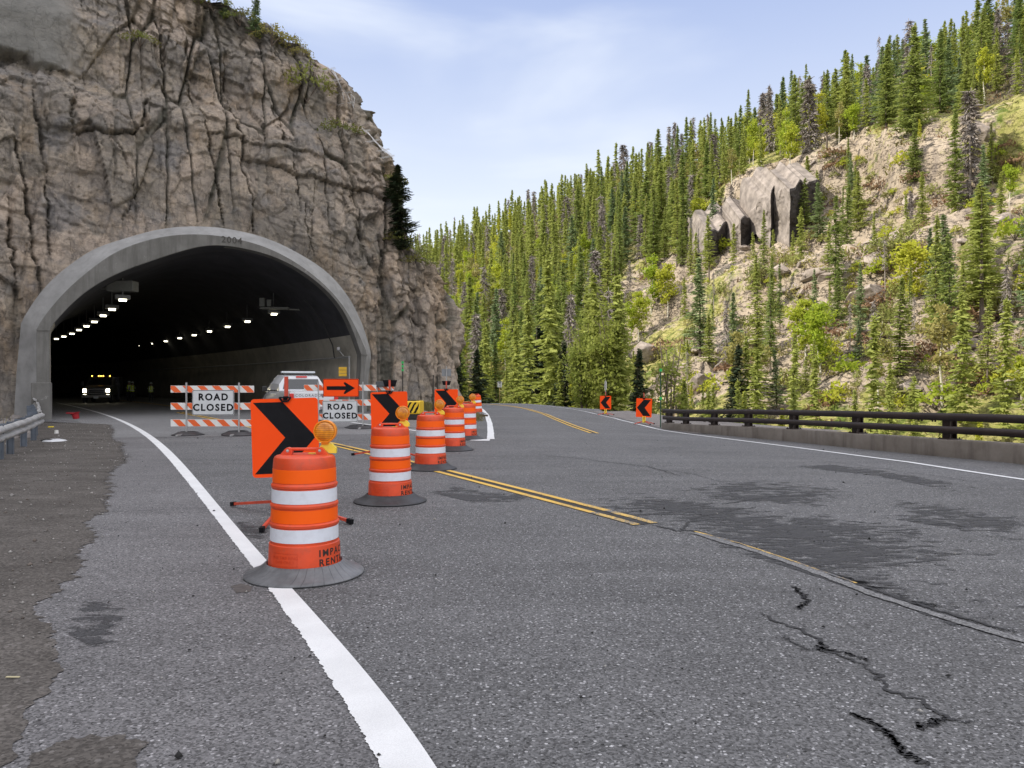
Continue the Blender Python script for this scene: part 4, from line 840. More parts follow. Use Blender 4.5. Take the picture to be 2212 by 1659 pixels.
def make_drum():
    t = thing('traffic_drum', 'x', 'traffic drum')
    prof = [(0.0, 0.03), (0.28, 0.03), (0.287, 0.05), (0.285, 0.10), (0.279, 0.252), (0.277, 0.265), (0.268, 0.272), (0.268, 0.285), (0.2665, 0.40), (0.268, 0.405), (0.274, 0.412), (0.275, 0.428), (0.268, 0.436), (0.262, 0.44), (0.2605, 0.55), (0.262, 0.556), (0.268, 0.562), (0.268, 0.578), (0.262, 0.586), (0.256, 0.592), (0.2545, 0.705), (0.256, 0.712), (0.262, 0.718), (0.262, 0.734), (0.256, 0.742), (0.250, 0.75), (0.2475, 0.865), (0.248, 0.88), (0.243, 0.935), (0.236, 0.952), (0.222, 0.962), (0.19, 0.966), (0.0, 0.966)]
    MB().lathe(prof, 72).build('body', M_ORPL, t, True, 18)
    for k, (z0, z1, r0, r1, m) in enumerate(((0.292, 0.398, 0.2683, 0.2668, M_WHRF), (0.444, 0.546, 0.2622, 0.2608, M_ORRF), (0.596, 0.702, 0.2562, 0.2548, M_WHRF), (0.756, 0.862, 0.2502, 0.2478, M_ORRF))):
        o = MB().lathe([(r0, z0), (r0 + 0.0015, z0 + 0.001), (r1 + 0.0015, z1 - 0.001), (r1, z1)], 72).build('reflective_band', m, t, True, 25)
        o['label'] = ('lower white band', 'lower orange band', 'upper white band', 'upper orange band')[k]
    # moulded carrying handle: an upright web with an opening
    b = MB(); w = 0.03
    b.prism([(-0.20, 0.955), (-0.115, 0.955), (-0.098, 0.972), (-0.092, 1.0), (-0.10, 1.016), (-0.13, 1.022), (-0.152, 1.012)], -w, w); b.prism([(0.20, 0.955), (0.115, 0.955), (0.098, 0.972), (0.092, 1.0), (0.10, 1.016), (0.13, 1.022), (0.152, 1.012)], -w, w)
    b.box((0, 0, 1.010), (0.22, 0.045, 0.022), 0, 0.008)
    for sx in (-1, 1): b.at((sx * 0.128, 0, 0.998)).lathe([(0.024, -0.036), (0.026, -0.034), (0.026, 0.034), (0.024, 0.036), (0, 0.036)], 20, 0, 'Y').lathe([(0.0, -0.036), (0.024, -0.036)], 20, 0, 'Y'); b.at()
    h = b.build('handle', M_ORPL, t, True, 40)
    for sx in (-1, 1): b = MB(); b.at((sx * 0.128, -0.037, 0.998)).lathe([(0.0, -0.006), (0.011, -0.005), (0.013, 0.0)], 12, 0, 'Y'); b.build('bolt', [M_STEEL], h)
    # rubber ring
    MB().lathe([(0.295, 0.002), (0.47, 0.002), (0.474, 0.010), (0.468, 0.018), (0.43, 0.030), (0.38, 0.052), (0.335, 0.082), (0.312, 0.104), (0.300, 0.107), (0.292, 0.100), (0.292, 0.02)], 96).build('tire_ring', M_TIREDK, t, True, 50)
    # moulded plate and stencilled letters near the foot
    b = MB()
    for (x0, x1, z0, z1) in ((-0.17, 0.05, 0.115, 0.119), (-0.17, 0.05, 0.214, 0.218), (-0.17, -0.166, 0.119, 0.214), (0.046, 0.05, 0.119, 0.214)):
        n = 12 if x1 - x0 > 0.1 else 1; vs = []; fs = []
        for i in range(n + 1):
            x = x0 + (x1 - x0) * i / n; vs += [(x, 0, z0), (x, 0, z1)]
        fs = [(2 * i, 2 * i + 2, 2 * i + 3, 2 * i + 1) for i in range(n)]
        b.add(bend(vs, 0.2868, 0.2792, 0.05, 0.252, -0.16, 0.0018), fs)
    for s, z in (('FOR TIRE RING', 0.182), ('BASE ONLY', 0.148)):
        vs, fs = subdiv_text(*text_mesh(s, 0.034, thick=0.0004)); b.add(bend([(x - 0.06, y, q + z) for x, y, q in vs], 0.2868, 0.2792, 0.05, 0.252, -0.16, 0.0016), fs)
    b.build('moulded_plate', pmat('raised_orange_plastic', (0.60, 0.055, 0.014), 0.35), t)
    b = MB()
    for s, z in (('IMPACT', 0.205), ('RENTALS', 0.132)):
        vs, fs = subdiv_text(*text_mesh(s, 0.074, 1.05, 0.002, 1.3, 'LEFT')); b.add(bend([(x, y, q + z) for x, y, q in vs], 0.2868, 0.2792, 0.05, 0.252, 0.60, 0.0014), fs)
    b.build('stencil_lettering', M_STENCIL, t)
    # warning light
    b = MB(); b.prism([(0.02, 0.972), (0.10, 0.972), (0.10, 1.0), (0.14, 1.062), (0.175, 1.066), (0.215, 1.046), (0.247, 1.012), (0.247, 0.972), (0.19, 0.972), (0.16, 1.0), (0.13, 0.985), (0.10, 0.965), (0.02, 0.965)], 0.032, 0.085)
    b.build('light_bracket', M_YPL, t)
    lz = 1.150; b = MB(); b.at((0.158, 0.045, lz)); b.lathe([(0.088, -0.035), (0.092, -0.032), (0.093, 0.0), (0.092, 0.032), (0.088, 0.035), (0.080, 0.035)], 48, 0, 'Y').lathe([(0.080, -0.028), (0.083, -0.035), (0.088, -0.035)], 48, 0, 'Y'); b.at((0.158, 0.045, lz)); b.box((0, 0, -0.093), (0.06, 0.05, 0.03), 0, 0.006)
    rim = b.build('light_housing', M_AMB2, t, True, 40)
    b = MB(); b.at((0.158, 0.045, lz)); b.lathe([(0.0, -0.040), (0.03, -0.039), (0.055, -0.036), (0.072, -0.032), (0.080, -0.026)], 48, 0, 'Y').lathe([(0.081, 0.026), (0.072, 0.033), (0.055, 0.040), (0.03, 0.045), (0, 0.047)], 48, 0, 'Y')
    for q in range(-5, 6):
        hh = math.sqrt(max(0, 0.062 ** 2 - (q * 0.011) ** 2)); b.bar((q * 0.011, -0.0385 + abs(q) * 0.0008, -hh), (q * 0.011, -0.0385 + abs(q) * 0.0008, hh), 0.003, 0.008)
    b.build('light_lens', M_AMBER, rim, True, 40)
    return t
D0_ = make_drum()
GD = 'orange and white traffic drums lined up along the centre line'
drums = [((658, 1240), 6.25, 'nearest and largest drum, standing on the white edge line', 0), ((843, 1080), 10.05, 'second orange drum from the front, standing just before the middle chevron sign', 3),
         ((930, 1012), 13.85, 'third drum in the row, on the end of the yellow centre line', -2), ((979, 970), 17.7, 'fourth drum in the row, partly behind the third one', 2), ((1008, 950), 21.1, 'fifth drum in the row, the farthest that carries an amber light', -3)]
for i, ((px, py), Y, lab, rz) in enumerate(drums):
    X = (px - CX) / FPX * Y
    if i == 0: D0_.location = (X, Y, 0.004); D0_['label'] = lab; D0_['group'] = GD; D0_.rotation_euler = (0, 0, R(3))
    else: dup(D0_, (X, Y, 0.004), (0, 0, R(rz) + 0.0), lab, group=GD)
for c in kids(D0_):
    if c.name.startswith('tire_ring'): c.data = c.data.copy(); c.data.materials[0] = M_TIRE; c['label'] = 'weathered grey tire ring'
# drum 6: leaning, without light, over the end of a buried rail
d6 = dup(D0_, (-1.64, 36.0, 0.06), (R(0), R(3.5), R(160)), 'small distant drum without a light, leaning at the median tip', group=GD, skip=('light_bracket', 'light_housing'))
d6.scale = (0.93, 0.93, 0.93)
b = MB(); b.bar((-3.6, 35.7, 0.10), (-1.1, 34.9, 0.03), 0.08, 0.12); b.box((-1.65, 35.35, 0.0), (0.16, 0.16, 0.3)); b.box((-2.9, 35.55, 0.0), (0.16, 0.16, 0.4))
tag(b.build('buried_guardrail', pmat('rusty_steel', (0.075, 0.05, 0.038), 0.85, 0.3, 6)), 'low rusty guardrail end under the leaning distant drum', 'guardrail')

# ---- portable chevron signs
def chevron(w, h, flip=False, left=False):
    P = [(0.035, 0.955), (0.475, 0.955), (0.955, 0.5), (0.475, 0.045), (0.035, 0.045), (0.50, 0.5)]
    if left: P = [(0.05, 0.5), (0.47, 0.93), (0.93, 0.93), (0.55, 0.5), (0.93, 0.07), (0.47, 0.07)]
    return [((x - 0.5) * w, (y - 0.5) * h) for x, y in P]
def make_chev(label, w, h, zc, left=False, leg=1.0, legrot=0.0, post_top=None, roll=0.0, group=None, yellow=False, legs=None):
    t = thing('chevron_sign', label, 'road sign', group=group)
    b = MB(); b.at((0, -0.06, zc), (0, roll, 0)); b.prism(rrect(w, h, 0.04, 6), -0.004, 0.004); p = b.build('sign_panel', M_SIGNOR, t)
    b = MB(); b.at((0, -0.06, zc), (0, roll, 0))
    pc = chevron(w, h, left=left); pc = [pc[i] for i in range(6)]; vs = [(x, -0.0065, z) for x, z in pc]
    b.add(vs, [(0, 1, 2, 5), (5, 2, 3, 4)] if not left else [(0, 1, 2, 3), (0, 3, 4, 5)]); b.build('black_chevron', M_BLACK, p)
    b = MB(); b.at((0, 0, 0)); pt = post_top or zc + h / 2 + 0.27
    b.box((0, 0.0, (pt + 0.12) / 2), (0.04, 0.04, pt - 0.12)); b.build('post', M_RED, t)
    b = MB(); zt = zc + h / 2
    b.bar((-0.065, -0.075, zt + 0.012), (-0.03, -0.085, zt - 0.035), 0.02, 0.018); b.bar((-0.03, -0.085, zt - 0.035), (0.03, -0.085, zt - 0.035), 0.02, 0.018); b.bar((0.03, -0.085, zt - 0.035), (0.065, -0.075, zt + 0.012), 0.02, 0.018); b.bar((-0.065, -0.075, zt + 0.012), (0.065, -0.075, zt + 0.012), 0.016, 0.014); b.box((0, -0.03, zt), (0.05, 0.07, 0.05))
    b.build('clamp', M_INK, t)
    for k in range(4):
        a = R(legs[k]) if legs else legrot + k * math.pi / 2; c, s = math.cos(a), math.sin(a)
        b = MB(); b.bar((0.05 * c, 0.05 * s, 0.16), (leg * c, leg * s, 0.035), 0.032, 0.032); lg = b.build('leg', M_RED, t)
        b = MB(); b.bar(((leg - 0.02) * c, (leg - 0.02) * s, 0.037), ((leg + 0.05) * c, (leg + 0.05) * s, 0.028), 0.045, 0.05); b.build('foot_cap', M_INK, lg)
    b = MB(); b.box((0, 0, 0.15), (0.11, 0.11, 0.14), 0, 0.01)
    if yellow: b.box((-0.05, -0.05, 0.24), (0.06, 0.06, 0.3), 0, 0.01); b.box((0.05, -0.05, 0.24), (0.06, 0.06, 0.3), 0, 0.01)
    b.build('spring_base', M_YPL if yellow else M_INK, t)
    return t
GC = 'right-pointing orange chevron signs on portable stands'
def place(o, X, Y, rz=0.0, z=None): o.location = (X, Y, float(g(X, Y)) + 0.004 if z is None else z); o.rotation_euler = (0, 0, rz); return o
c1 = place(make_chev('largest orange sign with black right-pointing chevron, just behind the nearest drum', 0.76, 0.91, 0.91, leg=1.03, legs=(138, -93, -40, 87), post_top=1.62, roll=R(-1.6), group=GC), -2.64, 9.0, R(6))
c2 = place(make_chev('middle orange right-pointing chevron sign, behind the second drum', 0.76, 0.91, 0.90, leg=0.80, legs=(164, -34, 96, -84), post_top=1.60, roll=R(-1.4), group=GC), -2.56, 16.1, R(4))
c3 = place(make_chev('farthest orange right-pointing chevron sign, behind the third and fourth drums', 0.76, 0.91, 0.87, leg=0.8, legrot=R(20), post_top=1.60, group=GC), -2.15, 25.2, R(2))
for c in (c2, c3):
    b = MB(); b.prism([(-0.15, 1.60), (0.15, 1.60), (0.11, 1.46), (-0.11, 1.46)], 0.04, 0.10); b.bar((-0.1, 0.03, 1.52), (0.1, 0.03, 1.52), 0.02, 0.02); b.build('mounting_bracket', M_INK, c)
X, Y = gp(1391, 917); q_ = Y / FPX; place(make_chev('larger orange left-pointing chevron sign beside the end of the bridge rail', 33.5 * q_, 40.5 * q_, 36 * q_, True, 0.55, R(30), yellow=True, roll=R(2), group='small left-pointing chevron signs on the gravel'), X, Y, R(-8))
X, Y = gp(1308, 897); q_ = Y / FPX; place(make_chev('smaller orange left-pointing chevron sign farther out on the gravel turnout', 24 * q_, 29 * q_, 27.2 * q_, True, 0.55, R(15), yellow=True, group='small left-pointing chevron signs on the gravel'), X, Y, R(-4))

# ---- barricades
def stripes(b, w, h, per=0.43, off=0.1, flip=1):
    x = -w / 2 - h + off
    while x < w / 2:
        q = [(x, h / 2), (x + per / 2, h / 2), (x + per / 2 + h, -h / 2), (x + h, -h / 2)]
        poly = []                                               # clip to the board
        for lo, sg in ((-w / 2, 1), (w / 2, -1)):
            src = poly or q; poly = []
            for i in range(len(src)):
                p, n = src[i], src[(i + 1) % len(src)]; a, c = sg * (p[0] - lo), sg * (n[0] - lo)
                if a >= 0: poly.append(p)
                if a * c < 0: k = a / (a - c); poly.append((p[0] + (n[0] - p[0]) * k, p[1] + (n[1] - p[1]) * k))
            if not poly: break
        if len(poly) > 2: b.add([(p[0], -0.0, p[1]) for p in poly], [tuple(range(len(poly)))])
        x += per
def barricade(label, zs, posts, ztop, w=2.44, h=0.205, rings=True, rz=0.0):
    t = thing('road_barricade', label, 'barricade')
    for i, z in enumerate(zs):
        b = MB(); b.box((0, 0, z), (w, 0.025, h), 0, 0.003); bd = b.build('striped_board', M_BOARD, t)
        b = MB(); b.at((0, -0.0145, z)); stripes(b, w - 0.01, h - 0.012, off=0.1 + 0.07 * i); b.build('orange_stripes', M_BOARDOR, bd)
    for x in posts:
        b = MB(); b.box((x, -0.045, ztop / 2 + 0.02), (0.038, 0.038, ztop - 0.04)); b.build('post', M_GALV, t)
        b = MB()
        b.bar((x, -0.75, 0.03), (x, 0.75, 0.03), 0.05, 0.05); b.build('foot', M_GALV, t)
    return t
def ring(parent, x, y, z=0.0):
    b = MB(); b.at((x, y, z)); b.lathe([(0.22, 0.004), (0.46, 0.004), (0.465, 0.015), (0.42, 0.03), (0.34, 0.06), (0.27, 0.10), (0.23, 0.105), (0.22, 0.09), (0.22, 0.01)], 48); return b.build('tire_ring', M_TIREDK, parent, True, 50)
def sign_panel(parent, name, w, h, c, face, border=None, rad=0.04, txt=None, ts=0.2, tilt=0.0, line=0.9):
    b = MB(); b.at(c, (0, tilt, 0)); b.prism(rrect(w, h, rad, 6), -0.003, 0.003); p = b.build(name, face, parent)
    if border:
        a = rrect(w - 0.02, h - 0.02, rad, 6); i_ = rrect(w - 0.045, h - 0.045, rad * 0.8, 6); n = len(a); b = MB(); b.at((c[0], c[1] - 0.005, c[2]), (0, tilt, 0))
        b.add([(x, 0, z) for x, z in a] + [(x, 0, z) for x, z in i_], [(k, (k + 1) % n, n + (k + 1) % n, n + k) for k in range(n)]); b.build('border', border, p)
    if txt:
        for k, s in enumerate(txt): text_obj('lettering', s, ts, M_INK, p, (c[0], c[1] - 0.0055, c[2] + (0.5 * (len(txt) - 1) - k) * ts * line), width_scale=0.98, thick=0.0105, spacing=1.26)
    return p
def zat(y, Y): return CAMZ - (y - HY) * Y / FPX
Yb = 22.7; t = barricade('left striped barricade with a ROAD CLOSED sign, before the tunnel', [zat(841, Yb), zat(878, Yb), zat(914, Yb)], [(404.5 - 459) / FPX * Yb, (517 - 459) / FPX * Yb], zat(827, Yb)); place(t, (459 - CX) / FPX * Yb, Yb, R(1.0), 0.006)
for x, y in ((-0.70, -0.05), (0.80, -0.15), (0.62, 0.35)): ring(t, x, y)
tag_ = sign_panel(t, 'road_closed_sign', 1.22, 0.74, ((462.5 - 459) / FPX * Yb, -0.07, zat(870, Yb - 0.07)), M_SIGNW, M_INK, txt=['ROAD', 'CLOSED'], ts=0.275, line=1.12)
Yc_ = 26.0; t = barricade('right striped barricade with an orange arrow board over a ROAD CLOSED sign', [zat(838, Yc_), zat(870, Yc_), zat(901, Yc_)], [(688.6 - 735) / FPX * Yc_, (784.5 - 735) / FPX * Yc_], zat(825, Yc_)); place(t, (735 - CX) / FPX * Yc_, Yc_, R(0), 0.006)
ring(t, 0.77, -0.1); ring(t, 0.55, 0.3); ring(t, -0.73, -0.1)
sign_panel(t, 'road_closed_sign', 1.18, 0.73, ((735.7 - 735) / FPX * Yc_, -0.08, zat(889, Yc_)), M_SIGNW, M_INK, txt=['ROAD', 'CLOSED'], ts=0.27, line=1.12, tilt=R(-0.6))
p = sign_panel(t, 'arrow_sign', 1.2, 0.60, ((738 - 735) / FPX * Yc_, -0.10, zat(838, Yc_)), M_SIGNOR, M_INK, rad=0.05)
b = MB(); b.at(((738 - 735) / FPX * Yc_, -0.106, zat(838, Yc_) - 0.01)); b.add([(x, 0, z) for x, z in [(-0.48, 0.065), (0.12, 0.065), (0.12, -0.065), (-0.48, -0.065), (0.12, 0.2), (0.47, 0.0), (0.12, -0.2), (0.16, 0.065), (0.16, -0.065), (0.09, 0.17), (0.13, 0.205), (0.09, -0.17), (0.13, -0.205)]], [(0, 3, 8, 7), (7, 8, 5), (9, 7, 5, 10), (11, 12, 5, 8)]); b.build('black_arrow', M_BLACK, p)
b = MB()
for x in (-0.42, 0.42): b.bar((x, -0.1, 0.30), (x, -0.09, 0.35), 0.02, 0.02)
b.at((0.05, -0.0, zat(838, Yc_))); h_ = b.build('hanger', M_GALV, p)
Yd = 37.5; t = barricade('small far striped barricade against the rock beside the tunnel', [zat(839, Yd), zat(858, Yd)], [-0.35, 0.35], zat(832, Yd), 0.95, 0.2); place(t, (831 - CX) / FPX * Yd, Yd, R(-8), 0.006)
b = MB(); b.box((-0.12, 0.0, zat(829.5, Yd)), (0.6, 0.3, 0.26), 0, 0.03); tag(b.build('battery_box', pmat('dark_grey_box', (0.07, 0.075, 0.08), 0.6)), 'dark grey box on top of the small far barricade', 'box').location = ((831 - CX) / FPX * Yd, Yd, 0)

# ---- white pickup truck seen from behind
M_WCAR = pmat('white_car_paint', (0.66, 0.68, 0.71), 0.25, 0.03, 2, coat=0.8); M_GLASS = pmat('dark_window_glass', (0.02, 0.025, 0.03), 0.06, 0.1, 2, spec=0.9); M_CHROME = pmat('chrome', (0.6, 0.6, 0.62), 0.15, 0.05, 5, 1.0); M_TAIL = pmat('red_tail_lens', (0.6, 0.015, 0.012), 0.15, 0.1, 10, spec=0.7, coat=0.7); M_BTRIM = pmat('black_trim', (0.02, 0.02, 0.02), 0.5); M_TYRE = pmat('tyre_rubber', (0.02, 0.02, 0.02), 0.85); M_RIM = pmat('alloy_rim', (0.4, 0.4, 0.42), 0.3, 0.1, 5, 0.8)
def loft(b, secs, mi=0, caps=True):
    n = len(secs[0]); vs = [p for s in secs for p in s]; fs = [(r * n + i, r * n + (i + 1) % n, (r + 1) * n + (i + 1) % n, (r + 1) * n + i) for r in range(len(secs) - 1) for i in range(n)]
    if caps: fs += [tuple(range(n - 1, -1, -1)), tuple(range((len(secs) - 1) * n, len(secs) * n))]
    b.add(vs, fs, mi)
def carsec(y, w, z0, z1, wt=None, r=0.06):
    wt = w if wt is None else wt
    return [(-w + r, y, z0), (w - r, y, z0), (w, y, z0 + r), (w, y, (z0 + z1) / 2), (wt, y, z1 - r), (wt - r, y, z1), (-wt + r, y, z1), (-wt, y, z1 - r), (-w, y, (z0 + z1) / 2), (-w, y, z0 + r)]
def wheel(parent, x, y, r=0.40):
    wh = MB(); wh.at((x, y, r)); s = 1 if x > 0 else -1
    def lx(prof, mb): 
        n = 28; m = len(prof); vs = []
        for k in range(n):
            a = 2 * math.pi * k / n
            for rr, xx in prof: vs.append((s * xx, rr * math.cos(a), rr * math.sin(a)))
        mb.add(vs, [(k * m + i, ((k + 1) % n) * m + i, ((k + 1) % n) * m + i + 1, k * m + i + 1) for k in range(n) for i in range(m - 1)])
    lx([(0.25, -0.12), (r - 0.02, -0.12), (r, -0.08), (r, 0.08), (r - 0.02, 0.12), (0.25, 0.12)], wh); o = wh.build('wheel', M_TYRE, parent, True, 40)
    rm = MB(); rm.at((x, y, r)); lx([(0.0, 0.07), (0.08, 0.09), (0.2, 0.06), (0.25, 0.115)], rm); rm.build('rim', M_RIM, o, True, 40)
tk = thing('pickup_truck', 'white crew-cab pickup with a light bar, parked at the tunnel mouth', 'pickup truck')
b = MB(); loft(b, [carsec(0.02, 0.98, 0.50, 1.22), carsec(1.9, 1.0, 0.48, 1.24), carsec(1.95, 1.0, 0.45, 1.16), carsec(4.3, 1.0, 0.45, 1.16), carsec(4.6, 1.0, 0.45, 1.18, 0.92), carsec(5.55, 0.98, 0.45, 1.08, 0.84), carsec(5.8, 0.9, 0.5, 0.98, 0.74)]); b.build('body', M_WCAR, tk, True, 30)
b = MB(); loft(b, [carsec(2.0, 0.95, 1.14, 1.20, 0.93, 0.02), carsec(2.14, 0.93, 1.14, 1.84, 0.74, 0.05), carsec(2.6, 0.95, 1.14, 1.90, 0.76, 0.06), carsec(3.6, 0.95, 1.14, 1.90, 0.76, 0.06), carsec(3.95, 0.95, 1.14, 1.82, 0.74, 0.05), carsec(4.75, 0.95, 1.12, 1.18, 0.9, 0.02)]); cab = b.build('cab', M_WCAR, tk, True, 30)
b = MB()
b.add([(-0.80, 1.995, 1.30), (0.80, 1.995, 1.30), (0.70, 2.085, 1.72), (-0.70, 2.085, 1.72)], [(0, 1, 2, 3)]); b.build('rear_window', M_GLASS, cab)
for s in (-1, 1):
    for (y0, y1, y2, y3) in ((2.45, 3.15, 2.55, 3.10), (3.25, 4.25, 3.22, 3.82)):
        b = MB(); b.add([(s * 0.962, y0, 1.22), (s * 0.962, y1, 1.22), (s * 0.80, y3, 1.76), (s * 0.80, y2, 1.76)], [(0, 1, 2, 3)]); b.build('side_window', M_GLASS, cab)
    b = MB(); b.at((s * 0.80, -0.012, 0.93)).box((s * 0.10, 0.02, 0.0), (0.17, 0.06, 0.42), 0, 0.02); b.build('tail_light', M_TAIL, tk)
    b = MB(); b.box((s * 1.14, 4.15, 1.30), (0.22, 0.12, 0.24), 0, 0.04); b.bar((s * 0.95, 4.1, 1.22), (s * 1.1, 4.15, 1.24), 0.04, 0.04); b.build('mirror', M_BTRIM, tk)
    for y in (2.62, 3.45): b = MB(); b.box((s * 1.01, y, 1.08), (0.03, 0.2, 0.04), 0, 0.008); b.build('door_handle', M_WCAR, tk)
    for y in (1.0, 4.85): wheel(tk, s * 0.88, y)
b = MB(); b.box((0, 0.0, 0.94), (1.56, 0.04, 0.50), 0, 0.012); tg = b.build('tailgate', M_WCAR, tk)
text_obj('lettering', 'COLORADO', 0.15, pmat('badge_grey', (0.12, 0.12, 0.14), 0.4), tg, (-0.25, -0.024, 1.05), thick=0.002, spacing=1.35)
b = MB(); b.at((0.34, -0.024, 1.045)); b.add([(x, 0, z) for x, z in [(-0.07, 0.07), (0.07, 0.07), (0.075, 0.01), (0.045, -0.05), (0, -0.09), (-0.045, -0.05), (-0.075, 0.01)]], [(0, 6, 5, 4, 3, 2, 1)]); b.build('emblem', MATS['badge_grey'], tg)
b = MB(); b.at((0.34, -0.026, 1.045)); b.add([(x, 0, z) for x, z in [(-0.05, 0.05), (-0.015, 0.055), (-0.012, -0.05), (-0.03, -0.02), (0.05, 0.05), (0.015, 0.055), (0.012, -0.05), (0.03, -0.02), (-0.06, 0.02), (0.06, 0.02)]], [(0, 1, 3, 8), (4, 9, 7, 5)]); b.build('emblem_highlight', M_CHROME, tg)
b = MB(); b.box((0, -0.12, 0.56), (1.95, 0.22, 0.2), 0, 0.04); b.build('rear_bumper', M_CHROME, tk); b = MB(); b.box((0, 0.0, 0.56), (0.32, 0.012, 0.16)); b.build('licence_plate', M_SIGNW, tk, loc=(0, -0.24, 0))
b = MB(); b.box((0, 2.10, 1.815), (0.46, 0.05, 0.07), 0, 0.015); b.build('brake_light', M_TAIL, cab)
b = MB(); b.box((0, 2.75, 2.02), (1.45, 0.30, 0.085), 0, 0.03); lb = b.build('light_bar', pmat('light_bar_lens', (0.55, 0.6, 0.62), 0.2, 0.1, 10, coat=0.5), tk); b = MB(); b.box((0, 2.75, 1.95), (1.3, 0.24, 0.05)); b.build('light_bar_mount', M_BTRIM, lb)
tk.location = ((679 - CX) / FPX * 30.4, 30.4, 0.006); tk.rotation_euler = (0, 0, R(29)); tk.scale = (0.98, 0.98, 0.98)

# ---- dark work truck inside the tunnel, facing out with headlights on
M_DKCAR = pmat('dark_car_paint', (0.035, 0.033, 0.028), 0.35, 0.1, 2, coat=0.5); M_HEAD = pmat('headlight_glow', (1, 0.95, 0.8), 0.3, emit=(1.0, 0.90, 0.62), es=14.0); M_MARK = pmat('marker_glow', (1, 0.5, 0.1), 0.3, emit=(1.0, 0.5, 0.08), es=9.0)
t = thing('work_truck', 'dark work truck facing out of the tunnel with both headlights glowing', 'truck')
b = MB(); loft(b, [carsec(-3.6, 1.1, 0.6, 1.5), carsec(-1.9, 1.1, 0.6, 1.5)]); b.box((0, -2.7, 1.75), (2.2, 1.9, 0.5)); b.build('flat_bed', M_BTRIM, t)
b = MB(); loft(b, [carsec(-1.8, 1.0, 0.55, 1.3), carsec(0.6, 1.0, 0.55, 1.3), carsec(1.75, 0.99, 0.55, 1.27, 0.9), carsec(1.95, 0.95, 0.6, 1.15, 0.85)]); b.build('body', M_DKCAR, t, True, 30)
b = MB(); loft(b, [carsec(-1.7, 0.95, 1.28, 2.0, 0.8), carsec(-0.3, 0.95, 1.28, 2.02, 0.8), carsec(0.55, 0.93, 1.28, 1.32, 0.88, 0.015)]); cb_ = b.build('cab', M_DKCAR, t, True, 30)
b = MB(); b.add([(-0.84, 0.50, 1.37), (0.84, 0.50, 1.37), (0.72, -0.22, 1.97), (-0.72, -0.22, 1.97)], [(0, 1, 2, 3)]); b.build('windscreen', M_GLASS, cb_)
b = MB(); b.box((0, 1.96, 0.88), (1.15, 0.06, 0.42), 0, 0.02); gr = b.build('grille', M_CHROME, t); b = MB(); b.box((0, 2.0, 0.93), (1.0, 0.03, 0.10)); b.box((0, 2.0, 0.80), (1.0, 0.03, 0.10)); b.build('grille_opening', M_BTRIM, gr)
b = MB(); b.box((0, 2.05, 0.52), (1.95, 0.2, 0.26), 0, 0.05); b.build('front_bumper', M_CHROME, t); b = MB(); b.box((0, 2.16, 0.42), (0.34, 0.012, 0.16)); b.build('licence_plate', M_SIGNW, t)
for s in (-1, 1):
    b = MB(); b.box((s * 0.78, 1.96, 0.93), (0.24, 0.06, 0.26), 0, 0.04); b.build('headlight', M_HEAD, t); b = MB(); b.box((s * 1.18, 0.25, 1.45), (0.22, 0.1, 0.38), 0, 0.03); b.build('mirror', M_BTRIM, t)
    for y in (1.15, -2.6): wheel(t, s * 0.88, y)
b = MB()
for x in (-0.62, -0.16, 0, 0.16, 0.62): b.box((x, -0.3, 2.06), (0.07, 0.06, 0.05))
b.build('roof_markers', M_MARK, cb_)
t.location = ((217 - CX) / FPX * 60, 60, 0.0); t.rotation_euler = (0, 0, R(180 + 20))

